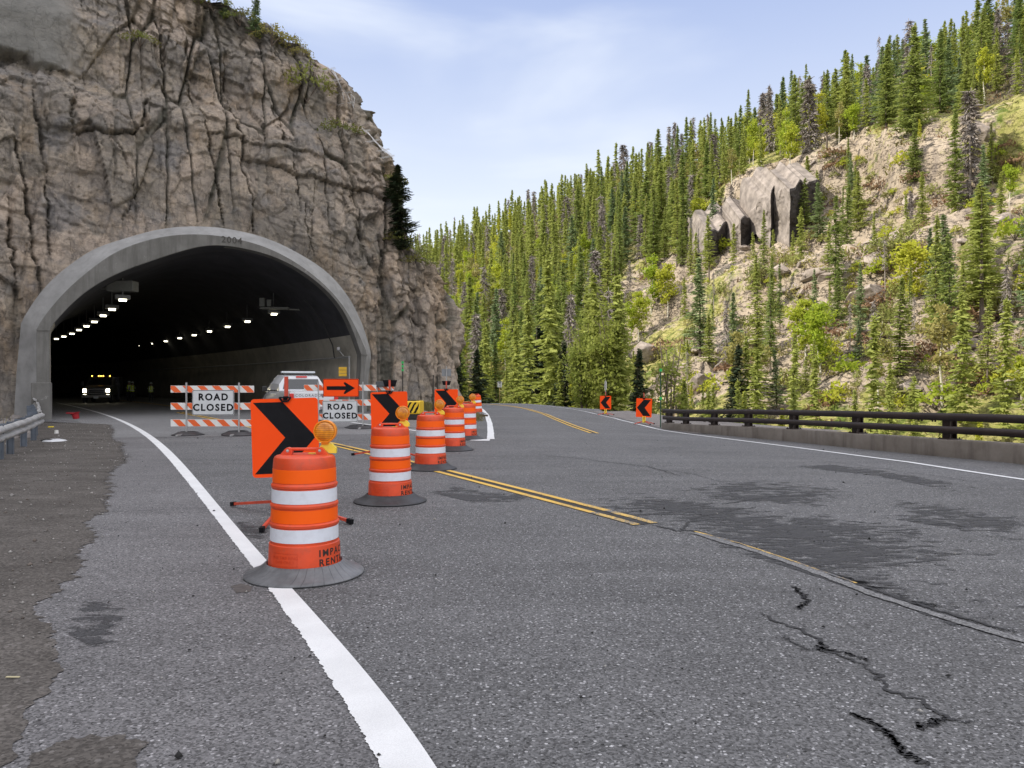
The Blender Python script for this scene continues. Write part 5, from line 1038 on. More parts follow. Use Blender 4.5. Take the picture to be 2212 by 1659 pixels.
# ---- people in the tunnel
M_VEST = pmat('hi_vis_yellow', (0.62, 0.75, 0.04), 0.6); M_STRIPE = pmat('silver_stripe', (0.85, 0.86, 0.8), 0.4); M_CLOTH = pmat('dark_clothes', (0.03, 0.03, 0.035), 0.9); M_SKIN = pmat('skin', (0.42, 0.24, 0.17), 0.6); M_HAT = pmat('hard_hat_white', (0.7, 0.7, 0.68), 0.4); M_HAIR = pmat('dark_hair', (0.03, 0.02, 0.015), 0.8)
def person(label, X, Y, rz, S=0.90, arm=(0.12, -0.28, 0.95), arm2=(-0.22, -0.20, 1.05), lean=0.0, stance=0.12):
    t = thing('person', label, 'person', (X, Y, 0.004), rz, 'road workers in high-visibility vests inside the tunnel')
    J = {'pel': (0, 0, .95), 'sp': (0, lean * .3, 1.2), 'ch': (0, lean * .6, 1.40), 'nk': (0, lean, 1.53), 'hd': (0, lean - .02, 1.64), 'ht': (0, lean - .01, 1.74),
         'sl': (-.19, lean * .6, 1.42), 'el': (-.26, lean * .6 + .05, 1.14), 'wl': arm2, 'hl': (arm2[0] + .02, arm2[1] - .07, arm2[2] - .03),
         'sr': (.19, lean * .6, 1.42), 'er': (.27, lean * .6 + .05, 1.14), 'wr': (arm[0] + .08, arm[1], arm[2]), 'hr': (arm[0] + .06, arm[1] - .08, arm[2] - .02),
         'pl': (-.10, 0, .90), 'kl': (-.11, -.02, .5), 'al': (-stance, .02, .09), 'tl': (-stance - .02, -.15, .04), 'pr': (.10, 0, .90), 'kr': (.11, -.02, .5), 'ar': (stance, .02, .09), 'tr': (stance + .02, -.15, .04)}
    rad = {'pel': .16, 'sp': .145, 'ch': .17, 'nk': .06, 'hd': .09, 'ht': .06, 'sl': .07, 'el': .05, 'wl': .035, 'hl': .035, 'sr': .07, 'er': .05, 'wr': .035, 'hr': .035, 'pl': .10, 'kl': .07, 'al': .05, 'tl': .04, 'pr': .10, 'kr': .07, 'ar': .05, 'tr': .04}
    ks = list(J); ed = [('pel', 'sp'), ('sp', 'ch'), ('ch', 'nk'), ('nk', 'hd'), ('hd', 'ht'), ('ch', 'sl'), ('sl', 'el'), ('el', 'wl'), ('wl', 'hl'), ('ch', 'sr'), ('sr', 'er'), ('er', 'wr'), ('wr', 'hr'), ('pel', 'pl'), ('pl', 'kl'), ('kl', 'al'), ('al', 'tl'), ('pel', 'pr'), ('pr', 'kr'), ('kr', 'ar'), ('ar', 'tr')]
    # fingers
    for sd, w_, h_ in (('l', 'wl', 'hl'), ('r', 'wr', 'hr')):
        hx, hy, hz = J[h_]
        for q in range(4):
            kk = 'f%s%d' % (sd, q); J[kk] = (hx + (q - 1.5) * .02, hy - .05 + abs(q - 1.3) * .006, hz - .03); rad[kk] = .009; ed.append((h_, kk)); ks.append(kk)
        kk = 't%s' % sd; 
        kk = 'th' + sd; J[kk] = (hx + (.045 if sd == 'l' else -.045), hy - .01, hz); rad[kk] = .010; ed.append((h_, kk)); ks.append(kk)
    me = bpy.data.meshes.new('body'); me.from_pydata([J[k] for k in ks], [(ks.index(a), ks.index(b_)) for a, b_ in ed], [])
    o = bpy.data.objects.new('body', me); COL.objects.link(o); sk = o.modifiers.new('s', 'SKIN'); sb = o.modifiers.new('d', 'SUBSURF'); sb.levels = 1; sb.render_levels = 1
    for i, k in enumerate(ks): me.skin_vertices[0].data[i].radius = (rad[k], rad[k] * (0.7 if k in ('pel', 'sp', 'ch') else 1)); me.skin_vertices[0].data[i].use_root = (k == 'pel')
    bpy.context.view_layer.update(); m2_ = bpy.data.meshes.new_from_object(o.evaluated_get(bpy.context.evaluated_depsgraph_get())); bpy.data.objects.remove(o)
    m2_.materials.clear(); m2_.materials.append(M_CLOTH); m2_.materials.append(M_SKIN)
    for p_ in m2_.polygons: c_ = p_.center; p_.material_index = 1 if (c_.z > 1.52 or (abs(c_.x) > 0.05 and c_.y < min(arm[1], arm2[1]) - 0.03 and c_.z > 0.5)) else 0; p_.use_smooth = True
    bo = bpy.data.objects.new('body', m2_); COL.objects.link(bo); bo.parent = t
    b = MB()
    def ringp(z, a, c, y): return [(a * math.cos(q * math.pi / 8), y + c * math.sin(q * math.pi / 8), z) for q in range(16)]
    secs = [ringp(.92, .205, .15, 0), ringp(1.1, .20, .145, lean * .2), ringp(1.3, .225, .16, lean * .5), ringp(1.42, .235, .15, lean * .6), ringp(1.50, .15, .11, lean * .8)]
    loft(b, secs, 0, False); v_ = b.build('safety_vest', M_VEST, t, True, 60)
    b = MB()
    for z0, z1 in ((1.02, 1.07),): loft(b, [ringp(z0, .210, .153, lean * .15), ringp(z1, .210, .153, lean * .2)], 0, False)
    for sx in (-1, 1):
        for y0, sg in ((-1, -1), (1, 1)): b.box((sx * .11, sg * .142 + lean * .4, 1.24), (.05, .012, .50))
        b.tube((sx * .25, lean * .6 + .02, 1.27), (sx * .262, lean * .6 + .03, 1.22), .066, 10)
    b.build('reflective_stripes', M_STRIPE, v_)
    hy = lean - .02; b = MB(); b.at((0, hy, 1.715)); b.lathe([(0.145, 0.0), (0.15, 0.008), (0.118, 0.02), (0.115, 0.06), (0.09, 0.10), (0.04, 0.122), (0, 0.125)], 20); b.build('hard_hat', M_HAT, t, True, 50)
    b = MB(); b.at((0, hy, 1.645)); b.box((0, -.098, -.005), (.022, .03, .035), 0, .006); b.box((-.095, 0, 0), (.02, .035, .05), 0, .006); b.box((.095, 0, 0), (.02, .035, .05), 0, .006); b.build('nose_and_ears', M_SKIN, t)
    b = MB(); b.at((0, hy, 1.645))
    for sx in (-1, 1): b.box((sx * .035, -.088, .02), (.022, .01, .01))
    b.box((0, -.088, -.045), (.045, .01, .01)); b.box((0, .06, .03), (.16, .09, .10), 0, .03); b.build('hair_and_face_marks', M_HAIR, t)
    t.scale = (S, S, S); return t
Yp = 61.5
person('person in a bright yellow vest and white hard hat, nearest the truck headlights', (286 - CX) / FPX * Yp, Yp, R(170), 0.88)
person('person half hidden behind another worker, to the left, in vest and hard hat', (278.5 - CX) / FPX * (Yp + .8), Yp + .8, R(60), 0.90)
person('person in vest standing alone with arms folded, to the right of the other workers', (326 - CX) / FPX * Yp, Yp, R(200), 0.84, arm=(0.0, -0.30, 1.1), arm2=(-0.02, -0.30, 1.08))

# ---- guardrail on the left
gl = smooth_pts([(-7.4, 7.5), (-8.6, 11), (-9.7, 14.4), (-11.1, 17.4), (-12.9, 21), (-15.6, 25.3), (-18.6, 30.0), (-20.1, 32.3)], 90, 2)
gt = np.gradient(gl, axis=0); gt /= np.linalg.norm(gt, axis=1)[:, None]; gn = np.stack([gt[:, 1], -gt[:, 0]], 1)
M_GRAIL = pmat('weathered_guardrail_steel', (0.46, 0.46, 0.46), 0.5, 0.3, 2.5, 0.35, 0.1, 0.5, 0.5, (0.22, 0.21, 0.2)); M_GPOST = pmat('blue_grey_post', (0.10, 0.12, 0.15), 0.6, 0.3, 4, dirt=0.3)
gr_ = thing('guardrail', 'dented grey steel guardrail curving to the left leg of the tunnel arch', 'guardrail')
zz_ = np.array([0.0, .02, .045, .075, .105, .13, .155, .18, .205, .235, .265, .29, .31]); oo_ = np.array([0.0, .03, .07, .082, .07, .02, .0, .02, .07, .082, .07, .03, 0.0])
V = []
for k in range(90):
    w = 1 + 0.55 * sstep(k, 60, 88); dent = 0.05 * vnoise(k / 6, 0, 0, 4) + 0.03 * vnoise(k / 2.2, 0, 0, 14); zb = 0.70 + 0.22 * sstep(k, 66, 89) - 0.31 * w + 0.02 * vnoise(k / 7, 5, 0, 2)
    for z_, o_ in zip(zz_, oo_): q = gl[k] + gn[k] * (o_ * w + dent * (1 + z_)); V.append((q[0], q[1], zb + z_ * w))
V = np.array(V); i = (np.arange(89)[:, None] * 13 + np.arange(12)[None, :]).ravel(); rl = npmesh('rail', V, np.stack([i, i + 1, i + 14, i + 13], 1), M_GRAIL, gr_, True)
sol = rl.modifiers.new('thick', 'SOLIDIFY'); sol.thickness = 0.006
for px, py in ((2, 992), (16, 980), (32, 965.6), (44, 952), (52, 941), (60, 930), (72, 921), (84, 914)):
    Yq = 1.0; X_, Y_ = gp(px, py); k = int(np.argmin(np.abs(gl[:, 1] - Y_))); q = gl[k] - gn[k] * 0.14
    b = MB(); rz_ = math.atan2(gt[k][1], gt[k][0]); b.at((q[0], q[1], 0.30), (0, 0, rz_)); b.box((0, -0.05, 0), (0.02, 0.12, 0.82)); b.box((0, -0.11, 0), (0.10, 0.012, 0.82)); b.box((0, 0.01, 0), (0.10, 0.012, 0.82)); b.box((0, 0.075, 0.22), (0.10, 0.13, 0.30)); b.build('post', M_GPOST, gr_)

# ---- brown bridge rail on its concrete kerb, right
M_BRN = pmat('brown_rail_steel', (0.035, 0.022, 0.018), 0.55, 0.3, 2, dirt=0.3, dirtcol=(0.06, 0.04, 0.035))
def kerbmat():
    m, nt, b = principled('kerb_concrete'); v = coords(nt)
    c = mixc(nt, rng(nt, tnoise(nt, 1.6, 7, v, 0.65), 0.3, 0.7), (0.14, 0.12, 0.10), (0.23, 0.205, 0.18)); c = mixc(nt, rng(nt, tnoise(nt, 2.5, 5, coords(nt, (1, 1, 0.15)), 0.6), 0.52, 0.68, 0, 0.7), c, (0.085, 0.07, 0.06))
    link(nt, c, b.inputs['Base Color']); b.inputs['Roughness'].default_value = 0.9; bump(nt, b, tnoise(nt, 14, 6, v), 0.5, 0.01); return m
M_KERB = kerbmat()
RK = smooth_pts(RAIL[:-1], 200, 2); rt = np.gradient(RK, axis=0); rt /= np.linalg.norm(rt, axis=1)[:, None]; rn = np.stack([-rt[:, 1], rt[:, 0]], 1)
if rn[50][0] < 0: rn = -rn
RK = RK + rn * 0.02
def khz(k): return np.interp(RK[k, 1], [10, 16, 20, 25, 30], [0.36, 0.37, 0.37, 0.34, 0.26])
kz = np.array([float(g(*q)) for q in RK]); kh = np.array([khz(k) for k in range(200)])
V = []
for k in range(200):
    for o_, z_ in ((0, -0.05), (0.0, kh[k] - 0.02), (0.02, kh[k]), (0.40, kh[k]), (0.42, kh[k] - 0.02), (0.42, -2.5)): q = RK[k] + rn[k] * o_; V.append((q[0], q[1], kz[k] + z_))
V = np.array(V); i = (np.arange(199)[:, None] * 6 + np.arange(5)[None, :]).ravel(); kb = npmesh('bridge_kerb', V, np.stack([i, i + 1, i + 7, i + 6], 1), M_KERB)
b = MB(); b.add([tuple(V[q]) for q in range(6)], [(0, 1, 2, 3, 4, 5)]); e_ = b.build('end_face', M_KERB, kb)
tag(kb, 'low stained concrete wall under the brown bridge rail', 'kerb wall')
br = thing('bridge_rail', 'dark brown two-rail steel bridge railing along the right side', 'railing')
RC = RK + rn * 0.2
for lab, z0, z1 in (('top_rail', 0.40, 0.56), ('lower_rail', 0.13, 0.28)):
    V = []
    for k in range(200):
        for o_, z_ in ((-0.10, z0), (-0.10, z1), (0.02, z1), (0.02, z0)): q = RC[k] + rn[k] * (o_ - 0.06); V.append((q[0], q[1], kz[k] + kh[k] + z_))
    V = np.array(V); F = []
    for j in range(4): i = np.arange(199) * 4; F.append(np.stack([i + j, i + (j + 1) % 4, i + 4 + (j + 1) % 4, i + 4 + j], 1))
    F = np.concatenate(F); o = npmesh(lab, V, F, M_BRN, br); b = MB(); b.add([tuple(V[q]) for q in range(4)], [(0, 1, 2, 3)]); b.build('end_cap', M_BRN, o)
for px in (1445.4, 1482.6, 1541.7, 1616, 1715.4, 1853, 2051.4, 2400):
    P = RC; k = int(np.argmin(np.abs(CX + FPX * P[:, 0] / np.maximum(P[:, 1], 0.1) - px) + (P[:, 1] < 3) * 1e5)); q = RC[k]; a_ = math.atan2(rt[k][1], rt[k][0]); zq = kz[k] + kh[k]
    b = MB(); b.at((q[0], q[1], zq), (0, 0, a_)); b.box((0, 0, 0.25), (0.03, 0.16, 0.5)); b.box((0, -0.08, 0.25), (0.22, 0.02, 0.5)); b.box((0, 0.08, 0.25), (0.22, 0.02, 0.5)); b.box((0, 0, 0.012), (0.34, 0.30, 0.024)); po = b.build('post', M_BRN, br)
    b = MB(); b.at((q[0], q[1], zq), (0, 0, a_))
    for dx in (-0.14, 0.14):
        for dy in (-0.12, 0.12): b.tube((dx, dy, 0.024), (dx, dy, 0.05), 0.014, 6)
    b.build('anchor_bolts', M_BRN, po)
# splice plates on the rails
for px, z_ in ((2010, 0.385), (1530, 0.12), (1830, 0.12)):
    k = int(np.argmin(np.abs(CX + FPX * RC[:, 0] / np.maximum(RC[:, 1], 0.1) - px) + (RC[:, 1] < 3) * 1e5)); q = RC[k]; b = MB(); b.at((q[0], q[1], kz[k] + kh[k] + z_), (0, 0, math.atan2(rt[k][1], rt[k][0])))
    for dx in (-0.3, -0.2, 0.12, 0.2): b.tube((dx, -0.04, -0.02), (dx, -0.04, 0.04), 0.02, 6)
    b.build('splice_bolts', M_BRN, br)

# ---- poles and small signs
M_DPOLE = pmat('dark_pole', (0.035, 0.03, 0.025), 0.7); M_GRN = pmat('green_reflector', (0.02, 0.45, 0.10), 0.4)
def marker_pole(label, X, Y, ztop, greens, r=0.03, mat=None):
    t = thing('marker_pole', label, 'marker pole', (X, Y, float(g(X, Y)) - 0.05)); b = MB(); b.tube((0, 0, 0), (0, 0, ztop), r, 8); b.build('pole', mat or M_DPOLE, t)
    for z in greens: b = MB(); b.box((0, -r - 0.01, z), (0.11, 0.02, 0.12)); b.build('reflector', M_GRN, t)
    return t
Y = 38.5; marker_pole('dark pole with three green reflectors against the rock right of the tunnel', (870 - CX) / FPX * Y, Y, zat(778, Y), [zat(q, Y) for q in (781, 789, 797)])
Y = 40.0; marker_pole('thin dark pole, the left one of a pair at the rock corner', (936 - CX) / FPX * Y, Y, zat(808, Y), [])
Y = 40.5; marker_pole('thin dark pole, the right one of a pair at the rock corner', (945 - CX) / FPX * Y, Y, zat(811, Y), [])
X, Y = gp(1427, 924); z0_ = float(g(X, Y)); marker_pole('green pole at the end of the bridge rail beside the chevron sign', X, Y, (CAMZ - (796 - HY) * Y / FPX) - z0_, [(CAMZ - (q - HY) * Y / FPX) - z0_ for q in (797, 858, )], 0.025, pmat('green_pole', (0.012, 0.06, 0.03), 0.6))
def pole_sign(name, label, X, Y, w, h, ztop, face, back=False, zb=None, polemat=None, cat='road sign'):
    z0 = float(T(X, Y)) if zb is None else zb; t = thing(name, label, cat, (X, Y, z0)); b = MB(); b.tube((0, 0.03, 0), (0, 0.03 if not back else -0.04, ztop - z0 + (0.12 if back else -0.02)), 0.03, 8); b.build('pole', polemat or M_GALV, t)
    return t, sign_panel(t, 'sign_panel', w, h, (0, 0, ztop - z0 - h / 2), face, None if back else M_INK, 0.02)
Y = 38; pole_sign('sign_back', 'grey back of a road sign on a pole at the rock corner', (964.5 - CX) / FPX * Y, Y, 0.47, 0.36, zat(797, Y), pmat('sign_back_grey', (0.22, 0.23, 0.24), 0.5, 0.1, 3, 0.3), True, -0.05)
Y = 90; t, p = pole_sign('speed_limit_sign', 'small white SPEED LIMIT 35 sign on a post beyond the bend', (1079.5 - CX) / FPX * Y, Y, 0.52, 0.66, zat(824.5, Y), M_SIGNW, polemat=pmat('wood_post', (0.35, 0.25, 0.10), 0.8))
zc = p.bound_box; zt_ = zat(824.5, Y) - t.location.z
for s, sz, dz in (('SPEED', 0.13, 0.10), ('LIMIT', 0.13, 0.22), ('35', 0.36, 0.46)): text_obj('lettering', s, sz, M_INK, p, (0, -0.008, zt_ - dz), thick=0.006)
X, Y = gp(1314, 895); t, p = pole_sign('delineator_panel', 'narrow grey upright panel behind the smaller left-pointing chevron', X, Y + 1.5, 0.14, 0.58, CAMZ - (824 - HY) * (Y + 1.5) / FPX, M_SIGNW, True, float(g(X, Y + 1.5)) - 0.05)

# ---- yellow and black crash cushion
Y = 31.6; t = thing('crash_cushion', 'yellow end unit with torn black diagonal stripes on a black base', 'crash cushion', ((884 - CX) / FPX * Y, Y, 0.0), R(-4))
b = MB(); b.box((0, 0.5, 0.52), (0.86, 1.0, 0.54), 0, 0.05); bd = b.build('yellow_body', pmat('cushion_yellow', (0.80, 0.52, 0.02), 0.4, 0.1, 5), t)
b = MB(); b.box((0, 0.5, 0.16), (0.66, 0.9, 0.26), 0, 0.03); b.box((0, 0.5, 0.81), (0.5, 0.8, 0.04)); b.build('base', M_BTRIM, t)
for k in range(4):
    x = -0.42 + k * 0.2; rr = random.Random(k); top = []; bot = []
    for j in range(9):
        f = j / 8; top.append((x + f * 0.24 + rr.uniform(-.012, .012), 0.30 + f * 0.44)); bot.append((x + 0.10 + f * 0.22 + rr.uniform(-.014, .014), 0.30 + f * 0.44))
    b = MB(); vs = [(min(.4, p_[0]), -0.004, p_[1]) for p_ in top + bot]; b.add(vs, [(j, j + 1, j + 10, j + 9) for j in range(8)]); b.build('black_stripe', M_BLACK, bd)

# ---- litter on the left shoulder
X, Y = gp(165, 905); t = thing('crushed_bucket', 'crushed red plastic bucket lying at the tunnel mouth', 'bucket', (X, Y, 0.01)); b = MB(); b.at((0, 0, 0), (R(8), R(-10), 0)); b.lathe([(0.12, 0.0), (0.14, 0.2), (0.20, 0.26), (0.17, 0.27)], 14); b.build('bucket', pmat('red_plastic', (0.35, 0.012, 0.02), 0.5), t); b = MB(); b.box((-0.26, 0, 0.24), (0.3, 0.16, 0.05), 0, 0.02); b.build('lid', MATS['red_plastic'], t)
X, Y = gp(118, 953.5); t = thing('broken_hubcap', 'flattened white and dark piece of litter on the dirt shoulder', 'litter', (X, Y, 0.012)); b = MB(); b.lathe([(0.02, 0.05), (0.12, 0.055), (0.24, 0.03), (0.29, 0.0)], 20); b.build('disc', pmat('hubcap_silver', (0.6, 0.62, 0.65), 0.3, 0.2, 10), t); b = MB(); b.box((-0.08, -0.16, 0.055), (0.2, 0.05, 0.01)); b.box((-0.3, 0.0, 0.02), (0.1, 0.08, 0.03)); b.build('dark_slots', M_BTRIM, t)
X, Y = gp(122, 937); b = MB(); b.lathe([(0, 0.1), (0.05, 0.1), (0.06, 0.0)], 10); o = b.build('paper_cup', M_BOARD); o.location = (X, Y, 0.01); tag(o, 'small pale cup on the dirt behind the litter disc', 'cup')
X, Y = gp(110, 924); b = MB(); b.box((0, 0, 0.02), (0.16, 0.1, 0.04), 0, 0.01); o = b.build('yellow_scrap', M_YPL); o.location = (X, Y, 0.01); tag(o, 'small yellow scrap near the guardrail end', 'litter')
X, Y = gp(27, 1470); b = MB(); b.box((0, 0, 0.006), (0.07, 0.012, 0.004)); o = b.build('dry_stick', pmat('straw', (0.5, 0.45, 0.28), 0.8)); o.location = (X, Y, 0.012); tag(o, 'short pale straw lying on the brown dirt, lower left', 'stick')
# loose stones by the guardrail and rock foot
M_STONE = pmat('grey_stone', (0.24, 0.22, 0.21), 0.9, 0.35, 4, 0, 0.5)
def rock_mesh(name, seed, amp=0.35, sub=3, flat=0.7, bl=1.0):
    bm = bmesh.new(); bmesh.ops.create_icosphere(bm, subdivisions=sub, radius=1.0); V = np.array([v.co for v in bm.verts]); fs = np.array([[v.index for v in f.verts] for f in bm.faces]); bm.free()
    q = voro(V[:, 0] * bl, V[:, 1] * bl, V[:, 2] * bl, seed); r = 1 + amp * ((q[2] - 0.5) * 0.9 + fbm(V[:, 0] * 2, V[:, 1] * 2, V[:, 2] * 2, 4, seed))
    rs = np.random.RandomState(seed); V = V * (1 + amp * 0.35 * fbm(V[:, 0] * 1.5, V[:, 1] * 1.5, V[:, 2] * 1.5, 2, seed))[:, None]
    for _ in range(16):
        n_ = rs.normal(0, 1, 3); n_ /= np.linalg.norm(n_); dd_ = rs.uniform(.48, .88); e_ = np.maximum(0, V @ n_ - dd_); V = V - e_[:, None] * n_[None]
    V = V * (1 + 0.10 * amp * (q[2] - .5) + 0.06 * fbm(V[:, 0] * 5, V[:, 1] * 5, V[:, 2] * 5, 3, seed))[:, None]; V[:, 2] *= flat; me = npmesh(name, V, fs, M_STONE); d = me.data; bpy.data.objects.remove(me); return d
RM = [rock_mesh('stone', s, 0.5, 3, 0.7, 0.9) for s in range(5)]; rr = random.Random(4)
for k in range(46):
    if k < 30: px, py = rr.uniform(-5, 70), rr.uniform(905, 950); 
    else: px, py = rr.uniform(802, 935), rr.uniform(884, 893)
    X, Y = gp(px, py); s = rr.uniform(0.05, 0.22) * (1.3 if k < 30 else 0.8)
    o = bpy.data.objects.new('loose_stone', RM[k % 5]); COL.objects.link(o); o.location = (X, Y, s * 0.25); o.scale = (s, s * rr.uniform(.7, 1.2), s); o.rotation_euler = (rr.uniform(-.3, .3), rr.uniform(-.3, .3), rr.uniform(0, 6))
    tag(o, 'small grey stone lying behind the left guardrail' if k < 30 else 'small grey stone at the foot of the rock right of the tunnel', 'stone', 'loose stones behind the left guardrail' if k < 30 else 'loose stones at the rock foot')
# ------------------------------------------------------------------ vegetation
def leafmat(name, a, bcol, tr=0.25, rough=0.7, rnd=0.25):
    m, nt, b = principled(name); oi = nt.nodes.new('ShaderNodeObjectInfo'); v = coords(nt)
    f = mth(nt, 'ADD', mth(nt, 'MULTIPLY', tnoise(nt, 1.1, 3, v), 0.7), mth(nt, 'MULTIPLY', oi.outputs['Random'], 0.5))
    c = mixc(nt, rng(nt, f, 0.3, 0.85), a, bcol)
    at_ = nt.nodes.new('ShaderNodeAttribute'); at_.attribute_name = 'hue'; c = mixc(nt, mth(nt, 'MULTIPLY', at_.outputs['Fac'], rnd), c, (0.17, 0.13, 0.06))
    link(nt, c, b.inputs['Base Color']); b.inputs['Roughness'].default_value = rough; b.inputs['Specular IOR Level'].default_value = 0.2
    t = nt.nodes.new('ShaderNodeBsdfTranslucent'); link(nt, c, t.inputs[0]); mx = nt.nodes.new('ShaderNodeMixShader'); mx.inputs[0].default_value = tr
    link(nt, b.outputs[0], mx.inputs[1]); link(nt, t.outputs[0], mx.inputs[2]); link(nt, mx.outputs[0], nt.nodes['Material Output'].inputs[0]); return m
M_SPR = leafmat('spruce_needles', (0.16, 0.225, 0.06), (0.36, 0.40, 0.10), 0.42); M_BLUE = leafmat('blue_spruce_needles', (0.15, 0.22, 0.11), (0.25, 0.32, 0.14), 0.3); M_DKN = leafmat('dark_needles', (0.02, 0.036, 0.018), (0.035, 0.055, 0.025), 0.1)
M_ASPEN = leafmat('aspen_leaves', (0.30, 0.40, 0.035), (0.50, 0.50, 0.06), 0.5, rnd=0.2); M_PALE = leafmat('pale_budding_leaves', (0.26, 0.26, 0.07), (0.36, 0.32, 0.11), 0.4); M_WILLOW = leafmat('willow_leaves', (0.20, 0.25, 0.05), (0.30, 0.33, 0.07), 0.5)
M_SHRUB = leafmat('shrub_leaves', (0.18, 0.22, 0.06), (0.32, 0.34, 0.09), 0.3, rnd=0.8); M_RSHR = leafmat('russet_twigs', (0.18, 0.10, 0.06), (0.26, 0.17, 0.10), 0.2); M_GRASS = leafmat('grass_blades', (0.12, 0.14, 0.04), (0.24, 0.22, 0.09), 0.3, rnd=0.8)
M_TRUNK = pmat('spruce_bark', (0.14, 0.11, 0.09), 0.9, 0.3, 3); M_ABARK = pmat('aspen_bark', (0.52, 0.49, 0.40), 0.8, 0.25, 3, dirt=0.5, dirtcol=(0.08, 0.07, 0.06)); M_DEAD = pmat('dead_grey_wood', (0.30, 0.26, 0.23), 0.9, 0.3, 3); M_DTWIG = pmat('dead_grey_twigs', (0.235, 0.205, 0.185), 0.9, 0.3, 3)
def quads(C, U, W):
    """quads from centres and half vectors"""
    V = np.stack([C - U - W, C + U - W * 0.4, C + U + W * 0.4, C - U + W], 1).reshape(-1, 3); n = len(C); return V, np.arange(n * 4).reshape(n, 4)
def unit(a): return a / (np.linalg.norm(a, axis=1)[:, None] + 1e-9)
def conifer_arrays(seed, H=17.0, Rm=2.1, dens=1.0, base=0.10, droop=0.35, sparse=0.0, leaf=0.30, lv=0.42, taper=0.8):
    r = np.random.RandomState(seed); C = []; U = []; Wv = []
    z = H * base; lean = r.uniform(-.25, .25, 2)
    while z < H * 0.985:
        t = (z - H * base) / (H * (1 - base)); Rl = Rm * ((1 - t) ** taper) * (0.55 + 0.45 * min(1, t * 6 + 0.35)) + 0.12; Rl *= 1 + 0.28 * math.sin(z * 2.1 + seed) * r.uniform(0.2, 1)
        nb = max(4, int((5 + Rl * 2.0) * dens))
        for k in range(nb):
            if r.rand() < sparse: continue
            a = r.uniform(0, 6.283); L = Rl * r.uniform(0.55, 1.18); d = np.array([math.cos(a), math.sin(a), 0]); side = np.array([-d[1], d[0], 0])
            n = max(2, int(2 + L * 6.0 * dens)); f = (np.arange(n) + r.uniform(0, 1, n)) / n; f = 0.12 + 0.88 * f
            sp = (1 - f) * 0.30 * L + 0.10
            p = d[None] * (f * L)[:, None] + side[None] * (r.uniform(-1, 1, n) * sp)[:, None]; p[:, 2] = z - droop * L * f + 0.16 * L * f * f * 1.6 + r.uniform(-.10, .10, n)
            p[:, 0] += lean[0] * (z / H) ** 2; p[:, 1] += lean[1] * (z / H) ** 2
            uu = unit(d[None] * 1.0 + side[None] * r.uniform(-.8, .8, n)[:, None] + np.array([0, 0, -0.25])[None] + r.normal(0, .2, (n, 3))); ww = unit(np.cross(uu, r.normal(0, 1, (n, 3)) * 0.8 + np.array([0, 0, 1.0])))
            sz = leaf * r.uniform(0.6, 1.25, n); C.append(p); U.append(uu * sz[:, None]); Wv.append(ww * (sz * 0.42)[:, None])
        z += lv * r.uniform(0.7, 1.25) * (0.55 + 0.45 * (1 - t))
    C, U, Wv = map(np.concatenate, (C, U, Wv)); C = np.vstack([C, [[lean[0], lean[1], H * 0.985]] * 4]); U = np.vstack([U, [[0, 0, H * 0.02]] * 4]); Wv = np.vstack([Wv, r.normal(0, 0.05, (4, 3))])
    return C, U, Wv
def crown_obj(name, C, U, Wv, mat, parent=None):
    V, F = quads(C, U, Wv); o = npmesh(name, V, F, mat, parent); h = np.repeat(_hash(np.floor(C[:, 0] * 2), np.floor(C[:, 1] * 2), np.floor(C[:, 2] * 2), 3), 4); vcol(o, 'hue', h ** 2); return o
def trunk_mb(H, r0, r1, seed=0, n=6, bend_=0.15, z0=-0.8):
    b = MB(); rr = random.Random(seed); k = 6; pts = [Vector((rr.uniform(-1, 1) * bend_ * i / k, rr.uniform(-1, 1) * bend_ * i / k, z0 + (H - z0) * i / k)) for i in range(k + 1)]
    for i in range(k): b.tube(pts[i], pts[i + 1], r0 + (r1 - r0) * i / k, n, 0, r0 + (r1 - r0) * (i + 1) / k, caps=False)
    return b
